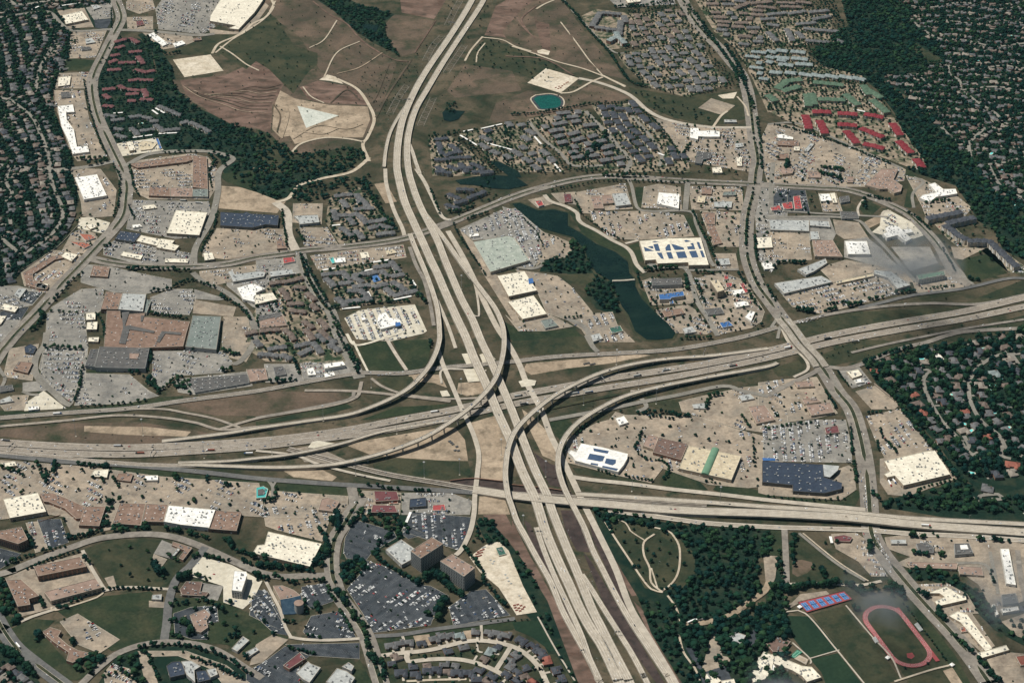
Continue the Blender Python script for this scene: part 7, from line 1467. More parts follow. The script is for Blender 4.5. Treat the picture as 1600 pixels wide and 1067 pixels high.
def scatter(poly, sp, r0, r1, dest=None, avoid=True, dens=1.0, holes=(), clump=0, ok=('lawn',), leaf=None, clear=.55):
    xs = [p[0] for p in poly]; ys = [p[1] for p in poly]; A = abs(area2(poly)); S_ = Spread(sp); n = int(A / sp / sp * 2.6)
    for _ in range(n):
        x = random.uniform(min(xs), max(xs)); y = random.uniform(min(ys), max(ys))
        if clump and math.sin(x / clump + 1.3 * math.sin(y / clump * .7)) + math.cos(y / clump * 1.1 + math.sin(x / clump * .6)) < .1: continue
        if random.random() > dens or not inside(x, y, poly) or not in_view(x, y, 0, 200) or any(inside(x, y, h) for h in holes): continue
        r = random.uniform(r0, r1)
        if avoid and not disc_free(x, y, r * clear, ok): continue
        if S_.ok(x, y, sp): put_tree(x, y, r, dest=dest, leaf=leaf)
# suburb trees
for s_ in ('-200,450 -12,450 -12,1080 -200,1180', '-12,1078 1612,1078 1700,1180 -200,1180', '1612,420 1800,400 1800,1180 1650,1180 1612,1078', '-200,-90 1800,-90 1800,-12 -200,-12'): scatter(world('F', s_), 17, 3.5, 7, dens=.8)
scatter(REGW['left'], 9, 4.5, 8.5, clear=.4); scatter(REGW['top'], 11, 4, 7); scatter(REGW['right'], 9, 4.5, 8.3, clear=.4); scatter(REGW['estate'], 9.5, 5, 10, clear=.45); scatter(REGW['corner'], 11, 4, 8)
scatter(world('00', '640,250 720,225 930,280 960,450 1000,620 1290,800 1200,850 960,850 720,885 640,760 600,560'), 11, 3.5, 6.5)
for t, s in (('11', '450,180 640,110 840,320 870,400 520,470 430,330'), ('11', '390,620 840,560 1000,720 990,790 520,870 470,740')): scatter(world(t, s), 11, 3.5, 6.5, ok=('lot', 'lawn'))
for t, s, sp in (('11', '70,690 300,650 340,740 470,960 500,1067 -60,1067 -20,900', 12), ('12', '-20,0 420,-20 560,100 60,140', 12), ('20', '490,640 740,630 1100,1000 1100,1080 720,1080 640,860', 10), ('20', '90,740 450,680 660,860 720,1000 700,1080 330,1067', 10), ('20', '-60,770 100,770 330,1080 -60,1080', 10), ('10', '1065,840 1581,770 1581,1080 1090,1080', 10),
                 ('20', '650,340 850,300 1200,260 1400,540 1080,610 820,540', 10), ('20', '720,40 1080,40 1230,250 700,310', 9.5), ('20', '1120,-10 1581,-10 1581,700 1480,480 1350,290', 10), ('30', '-20,0 400,-10 490,210 480,290 0,300', 10), ('30', '0,290 230,290 600,480 600,520 0,520', 10), ('30', '0,490 600,520 760,690 0,690', 10), ('30', '0,660 780,700 900,880 1000,1060 830,1000 100,770', 14), ('01', '500,270 600,280 620,470 400,520', 20),
                 ('11', '1150,150 1450,110 1500,200 1250,300', 15), ('13', '740,900 1640,860 1900,1000 1990,1100 760,1100', 24), ('31', '940,60 1270,280 1600,620 1120,560 960,300', 22), ('31', '0,60 440,130 300,290 0,290', 22), ('31', '0,-40 300,-10 560,100 0,90', 20), ('20', '1080,780 1500,790 1500,1080 1080,1080', 21), ('21', '1090,90 1430,100 1430,520 1200,480', 21), ('21', '820,640 1560,640 1540,1000 880,1020', 17), ('21', '1500,80 1600,80 1600,640 1520,560', 18)): scatter(world(t, s), sp, 2.8, 5.4, ok=('lot', 'lawn'))
# woods: one mass
GLADES = [world('23', '590,70 760,90 840,130 880,110 1000,160 1045,190 1130,280 1130,400 1060,470 930,490 830,470 770,380 650,180'), world('F', '1425,62 1437,72 1452,82 1478,95 1450,99 1440,88'), world('10', '650,150 760,160 740,200 680,200'), world('21', '290,650 500,640 520,680 440,720 330,690')]
for t, s, sp, r0, r1, cl in (('F', '225,50 243,66 256,84 270,103 276,140 300,165 330,178 355,192 400,208 435,225 470,243 550,230 574,247 540,268 497,280 470,295 452,308 430,312 400,300 350,272 345,250 330,238 310,235 255,232 250,215 290,215 330,210 310,190 275,175 245,165 240,140 245,110 238,80 215,55', 8.5, 3.5, 6.5, 0),
                             ('F', '1310,-20 1392,-20 1428,38 1480,96 1372,120 1453,187 1530,267 1640,350 1640,425 1567,391 1554,361 1529,346 1514,320 1493,290 1410,265 1435,262 1400,180 1370,140 1350,122 1300,112 1265,80 1290,60 1325,40', 9.5, 4.5, 8, 0),
                             ('10', '370,-10 540,-10 640,40 850,90 790,140 810,240 880,340 900,370 730,270 620,200 480,70', 9, 4, 7, 0), ('10', '1180,640 1240,640 1240,700 1170,690', 9, 3, 5, 0), ('11', '280,80 560,60 700,40 740,170 850,330 870,400 800,330 730,200 640,110 450,130 430,200 210,190', 9.5, 4, 7, 0),
                             ('10', '0,800 90,830 220,960 430,930 640,920 700,990 560,1040 380,1067 0,1067', 11, 3, 6, 18), ('11', '1380,20 1500,60 1400,110 1360,140', 9, 3, 6, 0),
                             ('21', '360,430 460,505 480,560 520,640 640,690 690,870 620,880 520,850 450,740 510,660 470,640 280,640 175,625 200,560 350,540', 8.5, 3.5, 6.5, 0),
                             ('23', '500,0 560,60 640,190 760,370 830,430 960,520 1060,700 1200,690 1350,645 1480,555 1560,490 1520,440 1520,290 1581,290 1581,125 1000,90 700,10', 9, 3.5, 7, 0), ('23', '780,540 1000,600 1060,700 1030,760 1130,980 1150,1080 1060,1080 860,760', 9, 3.5, 7, 0),
                             ('23', '1060,710 1350,660 1480,580 1700,640 1700,1080 1150,1080 1120,960 1040,770', 9.5, 4.5, 8.5, 0), ('33', '0,150 20,150 20,280 0,280', 9, 3, 6, 0), ('33', '60,290 95,300 110,450 130,640 40,640 -20,560 15,490 45,420', 10, 4, 7, 0), ('33', '-40,640 110,680 130,780 50,776 -40,800', 9, 4, 8, 0),
                             ('33', '870,370 1050,372 1250,470 1350,560 1450,700 1650,640 1700,760 1700,900 1400,740 1280,620 1200,520 1000,430 880,440', 8, 3.5, 6.5, 0), ('32', '690,1010 900,960 1170,895 1200,860 1310,1005 1600,960 1600,1070 1250,1067 720,1040', 9.5, 4, 8, 0), ('32', '590,150 900,60 1000,40 950,120 860,200 700,260 640,210', 9, 4, 7.5, 0),
                             ('13', '1365,55 1440,65 1550,180 1640,300 1740,420 1730,480 1640,440 1560,240 1500,200 1420,215 1340,200', 8, 3, 6, 0), ('13', '1660,470 1760,560 1880,800 1990,1080 1950,1080 1850,860 1740,640', 8, 3, 5, 0), ('13', '630,0 880,50 960,130 880,180 720,290 700,240 850,150 800,110 620,50', 8, 4, 6.5, 0), ('13', '520,360 640,310 700,380 560,460 520,420', 8, 4.5, 7, 0),
                             ('12', '0,0 1,0 1,1', 9, 3, 5, 0), ('33', '500,470 560,450 760,470 780,500 850,540 700,520 560,520', 9, 4, 7, 0), ('32', '790,400 860,330 980,600 1180,860 1160,860 1040,690', 8.5, 4, 7.5, 0), ('02', '800,180 910,190 950,250 1000,330 960,340 920,290', 8, 3.5, 6, 0), ('02', '1100,230 1160,230 1200,340 1150,340 1060,300 1080,260', 8, 3.5, 6, 0), ('03', '400,40 440,150 560,140 640,130 600,170 440,190 390,120', 8, 3.5, 6, 0),
                             ('03', '620,100 660,-10 700,-10 660,110', 8, 4, 6, 0), ('03', '660,95 920,100 930,130 700,140', 8, 4, 6.5, 0), ('13', '340,340 420,180 455,240 440,380 340,390 0,340 -20,280 330,360', 9, 4.5, 7.5, 0), ('03', '0,440 30,430 100,600 130,690 60,700 0,640', 9, 5, 8, 0), ('03', '460,940 600,880 640,930 560,1000 460,1000', 8, 5, 7.5, 0), ('03', '200,730 250,740 400,870 390,910 340,900 230,790', 11, 7, 10, 0), ('03', '800,900 900,880 900,1080 780,1000 700,940', 11, 4, 7, 0)):
    scatter(world(t, s), sp, r0, r1, WOODS, clump=cl, clear=.35, ok=('lawn',) if t != '13' else ('lawn', 'lot'), holes=GLADES)
# loose scrub on meadows
for t, s, sp, r0, r1 in (('10', '0,130 80,80 130,120 240,290 380,330 380,400 320,450 230,580 170,520 80,430 0,380 -60,430 -230,330 -60,160', 26, 1.8, 4), ('10', '1290,390 1320,330 1420,240 1700,330 1900,420 1780,520 1581,440 1400,430', 20, 2, 4.5), ('20', '740,560 900,600 1050,640 1200,720 1240,770 1000,730 860,670', 15, 2.5, 5.5), ('23', '600,60 880,110 1050,190 1120,270 1000,420 820,480 760,380 640,180', 17, 2.5, 5), ('03', '640,240 960,220 940,330 1020,420 900,440 700,400', 26, 2.5, 5),
                         ('10', '940,380 1080,300 1260,60 1300,10 1200,10 1100,200', 24, 2, 4.5), ('10', '1330,150 1460,0 1400,160 1300,260', 16, 2, 4), ('32', '330,90 560,60 560,110 330,120', 14, 2, 3.5), ('33', '130,140 560,450 130,440', 60, 4, 6), ('03', '1060,540 1400,560 1700,700 1740,800 1400,820 1060,780', 22, 3.5, 7), ('00', '640,300 1000,620 640,760', 30, 3, 5), ('21', '760,720 860,800 900,900 1000,1010 870,880', 14, 2, 4), ('21', '20,0 1,0 1,1', 9, 3, 5), ('33', '700,520 840,530 860,560 760,540', 10, 4, 6),
                         ('03', '50,740 200,670 340,680 260,760 420,940 580,1000 480,1050 120,880', 60, 3, 6), ('12', '20,950 560,960 560,1060 60,1060', 30, 2.5, 4.5), ('02', '0,760 560,800 1000,850 1600,900 1600,1040 1040,1040 0,960', 27, 2.6, 5), ('22', '340,620 640,450 1150,480 1581,620 1581,880 1220,900 930,800 640,840', 27, 2.6, 4.6), ('21', '490,275 840,262 1060,290 1110,410 640,430', 24, 2.4, 4), ('01', '1260,370 1750,370 1770,520 1260,530', 30, 2, 3.4), ('32', '-30,540 480,510 510,760 -30,750', 26, 2, 3.6), ('31', '100,780 640,660 800,760 330,890', 22, 2.2, 4), ('13', '120,20 460,0 400,190 170,150', 32, 2.5, 4.5), ('21', '200,640 500,900 330,930 160,760', 26, 2, 3.4), ('00', '960,60 1360,0 1250,215', 30, 2, 3.6), ('32', '-20,270 300,240 430,470 0,520', 26, 2.2, 4)):
    scatter(world(t, s), sp, r0, r1, ok=('lawn', 'lot'))
for t, s, sp in (('F', '400,0 500,0 620,100 590,180 573,225 490,240 360,190 270,125 345,110 500,110', 30), ('20', '0,0 300,0 700,490 560,460 100,320 -60,200', 34), ('10', '640,480 960,380 1010,440 820,760 740,740', 15), ('10', '1100,640 1250,400 1420,240 1500,100 1440,300 1290,600 1180,800 1060,840', 18), ('20', '-100,640 480,520 730,600 60,730', 26), ('02', '0,560 850,510 1320,590 850,650 0,600', 50), ('F', '1240,520 1400,480 1600,440 1600,455 1300,520', 28), ('F', '1290,545 1600,490 1600,510 1350,560', 20)): scatter(world(t, s), sp, 1.2, 2.8, dens=.8)
# rows
for t, s, sp, r in (('00', '520,500 545,640 590,800 640,930 660,960', 8, 4), ('00', '1015,950 1060,950 1160,943 1240,950', 14, 4.5), ('00', '1290,960 1330,1000 1300,1060', 9, 5), ('01', '700,-20 740,60 735,200 700,300', 10, 4.5), ('01', '1290,0 1310,120', 9, 4), ('01', '1345,270 1320,370 1270,450 1240,520', 7, 4), ('01', '800,-20 830,110 860,170', 9, 4.5), ('01', '800,620 1180,630', 9, 6), ('01', '640,480 690,470', 8, 5), ('01', '250,880 270,920 220,980 200,1000', 6, 7), ('01', '510,640 400,740 290,850', 18, 5), ('01', '1060,740 1180,690 1340,740', 9, 5), ('01', '1370,790 1500,870 1540,930', 9, 5.5), ('01', '930,760 1060,740', 8, 5),
                    ('01', '900,890 1050,910 1160,925', 7, 5), ('01', '320,880 480,890', 13, 4.5), ('01', '600,900 640,960 650,1060', 9, 5), ('02', '280,50 520,70', 10, 6), ('02', '515,170 500,250 480,330 465,390', 10, 5), ('02', '880,190 830,215 790,200', 7, 6), ('02', '600,190 640,200', 9, 5), ('02', '500,420 620,415 740,405 830,395 930,380', 13, 4), ('02', '1010,310 1090,240', 8, 4.5), ('02', '1380,80 1460,100 1500,90', 7, 6), ('02', '1380,200 1450,190', 7, 6), ('02', '1100,270 1140,320', 6, 4), ('02', '920,60 940,160', 8, 5), ('02', '1160,70 1350,80', 6, 5.5),
                    ('11', '290,550 340,640 390,740 440,820', 7, 5), ('11', '480,910 510,970 545,1040', 7, 4.5), ('12', '570,50 610,130 640,190', 7, 5), ('11', '160,260 175,360 190,480', 8, 4.5), ('11', '255,390 300,450', 8, 4.5), ('11', '540,440 620,430 700,440', 6, 6), ('11', '1220,340 1260,420 1340,540 1420,660', 9, 3.6), ('11', '1200,270 1290,260 1340,240', 8, 5.5), ('11', '1310,310 1440,270', 8, 5), ('11', '670,80 730,200 790,290 850,360', 8, 6), ('11', '470,860 700,830 960,820', 7, 4.5), ('11', '960,740 1050,830', 8, 6), ('11', '1080,130 1140,280', 7, 4),
                    ('12', '95,270 180,265 260,262', 9, 6), ('12', '240,140 270,220', 8, 5), ('12', '690,910 880,930', 9, 4.5), ('12', '980,940 1080,945', 9, 4.5), ('12', '1075,10 1080,60', 8, 5), ('12', '640,940 660,990', 9, 5.5), ('12', '120,930 110,1000 30,1010', 8, 5.5),
                    ('20', '300,0 380,80 470,190 600,330 720,500 830,545', 7, 5), ('20', '0,715 200,700 440,655 480,650', 8, 4.5), ('20', '500,650 760,630', 8, 4), ('20', '740,650 870,740 1000,900 1060,1000', 10, 4), ('20', '1090,45 1180,160 1250,250 1300,330 1380,440 1450,560 1490,680', 13, 6), ('20', '1180,180 1260,280 1350,400 1400,520', 9, 6), ('20', '1320,290 1400,420 1450,520', 10, 6), ('20', '640,50 850,40', 7, 5), ('20', '580,830 560,880 540,930', 6, 7), ('20', '370,970 440,990 520,900', 6, 7), ('20', '1515,740 1535,900 1540,1050', 10, 5), ('20', '1100,900 1050,960', 8, 5), ('20', '990,20 840,30', 9, 5),
                    ('21', '250,135 420,100 600,75 1000,85 1100,80', 10, 4), ('21', '560,40 700,50 850,45', 13, 7), ('21', '440,290 480,320 560,380 660,430 700,440', 9, 3.8), ('21', '390,200 430,280', 9, 4), ('21', '1120,270 1170,380 1220,480 1250,560', 8, 4.5), ('21', '820,630 1040,610', 7, 6), ('21', '860,720 1060,715', 8, 5.5), ('21', '1070,660 1090,750', 8, 6), ('21', '860,800 900,860', 8, 4.5), ('21', '20,300 60,300 150,390 200,500', 10, 3), ('21', '160,400 260,420 320,470 310,520', 12, 3), ('21', '330,920 440,910', 8, 3.5), ('21', '1140,640 1280,650', 8, 5), ('21', '1140,700 1190,830', 9, 4.5), ('21', '1050,1050 1250,1045', 8, 4.5), ('21', '1400,650 1470,780 1540,880', 8, 4.5), ('21', '1260,590 1340,605', 7, 7), ('21', '1450,320 1445,480', 12, 5), ('21', '1500,420 1510,570', 10, 5), ('21', '770,640 800,740', 8, 4), ('21', '760,800 880,880', 9, 4),
                    ('30', '40,775 200,815 430,890 640,970 760,1020', 6, 4), ('30', '60,990 120,1010 100,1050', 6, 7), ('30', '330,1040 470,1060', 6, 6), ('31', '320,30 470,70', 6, 7), ('31', '60,580 220,580', 6, 6), ('31', '0,600 60,610', 6, 8), ('31', '380,840 500,820', 9, 5.5), ('31', '500,850 590,830', 6, 7), ('31', '620,810 720,795', 7, 5), ('31', '800,770 900,760', 6, 6), ('31', '170,870 290,890', 6, 7), ('31', '350,880 430,870', 7, 6.5), ('31', '620,170 760,200', 7, 5), ('31', '860,270 940,320 1000,380', 7, 4.5), ('31', '1080,500 1160,640', 8, 4), ('31', '930,680 960,740 1160,720', 8, 3.6), ('31', '590,200 600,250', 7, 7), ('31', '0,730 50,830', 9, 5), ('31', '1240,680 1310,690', 7, 6), ('31', '690,120 760,140', 8, 5), ('31', '980,210 1130,200', 8, 5.5),
                    ('22', '780,470 900,450 1040,480 1110,480', 8, 5.2), ('22', '480,790 560,820 650,850', 9, 3.6), ('22', '700,850 870,880', 7, 3.8), ('22', '800,580 780,640 765,690 830,745 930,760 970,800 940,880', 7, 4.2), ('22', '400,600 470,520', 12, 5), ('22', '1200,430 1220,360 1300,350', 8, 5.5), ('22', '1490,620 1500,800', 12, 3.5), ('22', '1200,880 1300,900', 9, 3.5), ('22', '870,480 1000,500', 8, 4.2), ('22', '1420,480 1480,560', 9, 4.5),
                    ('32', '350,320 400,400 420,440', 6, 4), ('32', '510,560 520,720', 6, 4.5), ('32', '535,770 545,890', 5, 4.5), ('32', '690,560 710,620', 5, 4), ('32', '620,460 720,455', 7, 4), ('32', '730,630 800,710', 5, 4), ('32', '430,200 500,300', 7, 3.4), ('32', '590,150 740,90 900,50', 7, 5), ('32', '610,180 700,280 800,400 950,600 1050,700 1160,860', 7, 7), ('32', '920,930 1160,870', 8, 3.6), ('32', '670,640 690,690', 5, 4), ('32', '0,975 220,1000 480,990', 12, 3.6), ('32', '0,560 100,540 280,520', 10, 4), ('32', '640,950 700,1000', 8, 6), ('32', '60,480 20,430', 8, 3.5),
                    ('02', '340,770 330,840', 7, 7), ('02', '480,780 620,795 670,800', 7, 6.5), ('02', '580,860 640,870', 7, 5.5), ('02', '700,860 740,920', 7, 4.5), ('02', '20,800 120,830', 9, 5.5), ('02', '230,780 290,890', 11, 6.5), ('02', '1070,860 1120,860', 5, 7.5), ('02', '1400,910 1470,910', 9, 6), ('02', '1280,870 1290,880', 9, 5), ('02', '670,1010 740,1000', 10, 6.5), ('02', '1200,1000 1210,1020', 6, 5), ('02', '280,810 300,860', 5, 4),
                    ('03', '170,150 200,230', 6, 6), ('03', '40,340 170,290 240,280', 8, 5.5), ('03', '270,260 400,230', 7, 4.5), ('03', '420,180 620,135', 7, 5), ('03', '1020,120 1130,140', 6, 6), ('03', '1170,150 1300,180', 6, 6), ('03', '1380,180 1440,240', 5, 6.5), ('03', '1470,260 1580,300', 6, 5.5), ('03', '1500,320 1560,350', 7, 6), ('03', '160,370 240,340 370,290 500,255', 8, 4.5), ('03', '440,575 600,510 740,487 1000,492', 8, 4), ('03', '240,550 270,600', 5, 6), ('03', '360,600 450,610', 6, 6), ('03', '1200,300 1240,290 1420,320', 9, 5.5), ('03', '1100,430 1180,400', 5, 8), ('03', '1200,400 1300,440', 7, 5), ('03', '1090,500 1100,510', 4, 7), ('03', '1230,560 1340,590 1400,650', 8, 6),
                    ('03', '1060,690 1110,690', 8, 7), ('03', '1140,690 1190,740 1170,790', 6, 7), ('03', '1090,790 1130,790', 7, 6), ('03', '950,350 1010,410', 7, 8), ('03', '860,860 980,835 1200,850 1400,920 1550,1020', 9, 5), ('03', '880,880 920,900 940,960 980,1060', 8, 5), ('03', '1180,910 1350,980 1500,1050', 8, 5), ('03', '1420,790 1480,780', 6, 6.5), ('03', '1500,900 1530,920', 6, 6.5), ('03', '640,1030 760,1010 850,1060', 9, 4.5), ('03', '0,860 60,880 150,960 220,1040', 6, 7), ('03', '440,820 450,840', 4, 7), ('03', '520,290 560,350', 7, 5.5), ('03', '1040,280 1110,320', 6, 5), ('03', '1060,590 1180,570', 9, 6),
                    ('13', '470,80 500,40 510,150', 6, 7), ('13', '400,130 430,170 440,300', 6, 6.5), ('13', '0,350 300,370', 6, 6.5), ('13', '20,440 130,410 200,450 340,440 430,440', 10, 5.5), ('13', '440,480 490,570', 7, 5), ('13', '500,520 560,590', 5, 8), ('13', '590,650 660,720 690,850', 10, 6.5), ('13', '690,900 740,940', 4, 8), ('13', '520,620 600,760', 7, 4.5), ('13', '600,600 700,730', 14, 3), ('13', '730,270 780,330 900,400 1010,460', 5, 5.5), ('13', '1000,460 1100,400 1180,470 1280,540', 6, 7.5), ('13', '1170,570 1130,640 1120,700', 5, 8.5), ('13', '1060,640 1080,660', 5, 7), ('13', '1280,240 1360,330 1400,400 1410,470', 8, 5.5), ('13', '1440,480 1540,600', 6, 5), ('13', '1110,400 1160,440', 5, 8), ('13', '180,690 230,700', 5, 5.5),
                    ('13', '370,600 400,640', 6, 7), ('13', '300,560 310,650', 6, 5), ('13', '320,780 400,790', 10, 4), ('13', '200,860 380,890', 9, 5), ('13', '610,60 580,110', 5, 6), ('13', '960,895 1300,905', 12, 2.4), ('13', '1120,895 1320,885', 14, 2.2), ('13', '1360,850 1380,800', 9, 2.2), ('13', '780,920 790,1060', 4, 5), ('13', '0,400 30,430', 5, 7), ('13', '1450,690 1700,680', 9, 2.2), ('13', '540,360 640,300', 5, 7), ('13', '660,330 690,370', 4, 6),
                    ('33', '150,175 150,250 155,385', 22, 6.5), ('33', '280,345 275,385', 10, 4), ('33', '330,380 350,430', 5, 6.5), ('33', '475,390 480,400', 9, 5), ('33', '110,490 250,475 460,460 540,480', 6, 7), ('33', '20,480 100,500 140,500', 6, 8.5), ('33', '620,220 640,270', 5, 7.5), ('33', '880,160 930,170 1000,180', 7, 6.5), ('33', '900,270 990,280', 6, 6.5), ('33', '1300,190 1350,195', 7, 6), ('33', '1380,190 1500,200', 6, 6.5), ('33', '940,510 970,540', 5, 6.5), ('33', '1040,620 1100,700', 6, 6), ('33', '1150,660 1210,720', 6, 6.5), ('33', '1160,790 1260,890', 8, 5.5), ('33', '1290,930 1340,980', 7, 6), ('33', '840,580 960,740 1100,930', 8, 2.5), ('33', '520,610 570,620', 7, 6),
                    ('33', '845,980 895,975', 16, 2.8), ('33', '985,950 990,955', 9, 3), ('33', '1070,285 1080,300', 6, 7), ('33', '1360,1010 1430,1060', 6, 6.5), ('33', '1200,680 1260,760', 9, 4), ('33', '1000,130 1060,180', 10, 4), ('33', '70,260 80,300', 8, 5), ('33', '760,470 830,520', 5, 7.5), ('33', '550,500 600,540', 6, 6), ('33', '250,430 258,440', 5, 4), ('33', '1380,380 1400,460', 9, 4), ('33', '420,200 350,210', 9, 5), ('00', '960,200 1000,330 1120,330', 9, 5), ('00', '330,200 310,270 330,300', 8, 8), ('00', '690,60 690,190', 11, 3.5), ('00', '860,560 980,640', 8, 6), ('00', '500,990 620,985 680,1010', 12, 6), ('00', '560,1020 640,1010', 14, 6.5), ('01', '800,230 830,310', 8, 4)): trow(t, s, sp, r)
for x, y in ISL: put_tree(x, y, random.uniform(1.9, 3.3))
for k, (line, med, tr_) in enumerate(ROADMED):
    if tr_:
        acc = 0
        for a, b in zip(line, line[1:]):
            acc += math.hypot(b[0] - a[0], b[1] - a[1]); pr = PX(a[0], a[1])[1]
            if acc > (13 if tr_ == 2 else 24): acc = 0; (tr_ == 1 and k == 1 and pr > 460) or put_tree(a[0] + random.gauss(0, 1), a[1], random.uniform(3, 5.2) if tr_ == 1 else random.uniform(4.5, 6.5))
TREES.sort(key=lambda t: PX(t[0], t[1])[2] / t[2]); TM = Mass(); TLAB = []
def is_hidden_by_road(x, y): return occ(x, y) == 'building'
TREES = [t for t in TREES if occ(t[0], t[1]) not in ('building', 'water')]
n_ = 0
for t in TREES:
    x, y, r, h, leaf, k, a = t
    if n_ < 299 and in_view(x, y, 0, -4):
        n_ += 1; root = empty('tree', (x, y, .02)); root.rotation_euler.z = a; s = h / 1.9; c = link('crown', CME[k, LM[leaf]], root, (0, 0, h * .16)); c.scale = (r, r, h * .62); q = link('trunk', TRUNK, root); q.scale = (h * .7, h * .7, h * .62)
        TLAB.append((root, x, y, ('broad ' if r > 7 else 'small ' if r < 4.2 else '') + ('dark green', 'olive green', 'deep green')[leaf] + ' tree')); root['group'] = 'broadleaf trees along the streets and lots'
    else: TM.add(k * 3 + leaf, CRA[k * 3 + leaf], x, y, h * .22, a, r, h * .58)

tag(TM.build('trees', LM), 'thousands more dark green street and garden trees', 'trees', None, 'stuff')
WM = Mass()
for x, y, r, h, leaf, k, a in WOODS: WM.add(k * 3 + leaf, CRA[k * 3 + leaf], x, y, h * .2, a, r * random.uniform(1.0, 1.55), h * .58)
tag(WM.build('woodland', LM), 'dense dark green woods in the river corridor and valleys', 'woods', None, 'stuff')
tag(STL.link('parking_lines', ['old_paint']), 'white stall lines painted in the car parks', None, None, 'structure')
CARS.sort(key=lambda c: PX(c[0], c[1])[2] + random.uniform(0, 1)); CM = Mass(); CLAB = []
CN = ('white', 'silver', 'black', 'grey', 'red', 'blue', 'tan')
for i, (x, y, z, a, k, g) in enumerate(CARS):
    if i < 298 and in_view(x, y, z, -3): o = link('car', CARME[k], None, (x, y, z), a); CLAB.append((o, x, y, CN[k[0]] + (' tall car' if k[1] else ' car'))); o['category'] = 'car'; o['group'] = g
    else: CM.add(k, CAR_A[k], x, y, z, a)
tag(CM.build('cars', CK), 'thousands more parked and moving cars', 'cars', None, 'stuff')
print('HOUSES', len(HOUSES), 'TREES', len(TREES), 'WOODS', len(WOODS), 'CARS', len(CARS))
# ---------------------------------------------------------------- masts, gantries, lamps
SML = []
def mast(tile, s, h):
    for t in s.split():
        X, Y = world(tile, t)[0]; z = 2 if occ(X, Y) == 'road' else .3; r = empty('light_mast', (X, Y, z)); m = MB(); m.cyl(0, 0, 0, h, .45, 8, r2=.22); m.link('pole', ['metal'], r); m = MB(); m.cyl(0, 0, h - .6, h + .4, 1.6, 10); 
        for k in range(6): m.box(2.0 * math.cos(k * 1.047), 2.0 * math.sin(k * 1.047), h - .7, h - .1, 1.1, .7, k * 1.047)
        m.link('lamp_head', ['metal'], r); m = MB(); m.cyl(0, 0, -.2, .5, 1.6, 10); m.link('base', ['concrete'], r); r['category'] = 'light mast'; r['group'] = 'tall light masts around the interchange'; SML.append((r, X, Y, 'tall light mast'))
mast('02', '470,600 885,595 1262,735', 42); mast('12', '417,510 712,300 870,585 617,843 1258,838 1515,715 100,715 1040,860 1268,340', 40); mast('22', '645,158 442,408 782,310 740,940 1210,228 160,540 1283,1015 890,400 208,850', 40); mast('11', '1270,740', 38); mast('13', '1650,120', 34); mast('33', '1580,20', 30)
def lamp(X, Y, z, a, h=11):
    r = empty('street_lamp', (X, Y, z)); r.rotation_euler.z = a; r['category'] = 'street lamp'; r['group'] = 'street lamps along the freeways'
    for n, me in LAMP.items(): link(n, me, r)
    SML.append((r, X, Y, 'slim street lamp'))
m = MB(); m.cyl(0, 0, 0, 11, .16, 6, r2=.1); l_ = MB(); l_.box(1.6, 0, 10.8, 11, 3.4, .16); k_ = MB(); k_.box(3.4, 0, 10.7, 10.95, 1.1, .5); LAMP = dict(pole=m.me('pole', ['metal']), arm=l_.me('arm', ['metal']), lamp_head=k_.me('lamp_head', ['metal']))
for t, s in (('12', '60,760 345,800 1130,905 1600,900'), ('23', '315,110 345,145 365,190 420,330 480,410 500,470 575,700 455,850 530,945 905,340 330,565'), ('22', '240,760 265,820 215,850 480,1020 870,1045 1130,975 420,885 550,940'), ('10', '1205,0 1225,155 1020,420 820,760 1110,640 1160,460 1350,140 840,650'), ('11', '870,200 915,360 1070,715 1105,560 1270,720 975,260 1040,40 1150,740 830,470'), ('02', '105,760 400,700 710,775 1365,745 980,640'), ('33', '20,60 330,60 900,110 1240,60'), ('32', '120,1000 400,1040')):
    for q in s.split(): X, Y = world(t, q)[0]; lamp(X, Y, 2.1 if occ(X, Y) == 'road' else .4, random.uniform(0, 6))
def gantry(tile, s, z, half=False, label=''):
    (x0, y0), (x1, y1) = world(tile, s, z); L = math.hypot(x1 - x0, y1 - y0); a = math.atan2(y1 - y0, x1 - x0); r = empty('sign_gantry', (x0, y0, z)); r.rotation_euler.z = a; tag(r, label, 'sign gantry')
    for x in (0, L): m = MB(); m.cyl(x, 0, 0, 8, .35, 8); m.link('post', ['metal'], r)
    m = MB(); m.box(L / 2, 0, 7, 7.3, L, .3); m.box(L / 2, 0, 8.3, 8.6, L, .3)
    for k in range(int(L / 2)): m.box(k * 2 + 1, 0, 7.3, 8.3, .15, .15)
    m.link('beam', ['metal'], r)
    for x in (L * .3, L * .7): m = MB(); m.box(x, .4, 6, 9.6, L * .26, .2); m.link('sign_panel', ['dkmetal'], r)
gantry('02', '50,690 95,655', 2.2, label='sign gantry over the left end of the freeway'); gantry('02', '930,728 960,690', 2.2, label='sign gantry over the slip ramp below the loop'); gantry('23', '145,148 190,150', 2.5, label='sign gantry over the left carriageway at bottom'); gantry('23', '632,770 672,768', 2.5, label='dark sign gantry over the slip ramp at bottom')
gantry('23', '420,885 450,880', 2.5, label='small sign gantry low on left ramp'); gantry('10', '905,632 965,630', 2.5, label='sign gantry over the freeway below the hill'); gantry('10', '1190,150 1235,160', 2.5, label='sign gantry over the freeway near the top'); gantry('22', '540,235 570,265', 2.5, label='sign gantry beside the upper curved flyover'); gantry('22', '1180,110 1195,75', 2.5, label='sign gantry where the upper flyover lands')
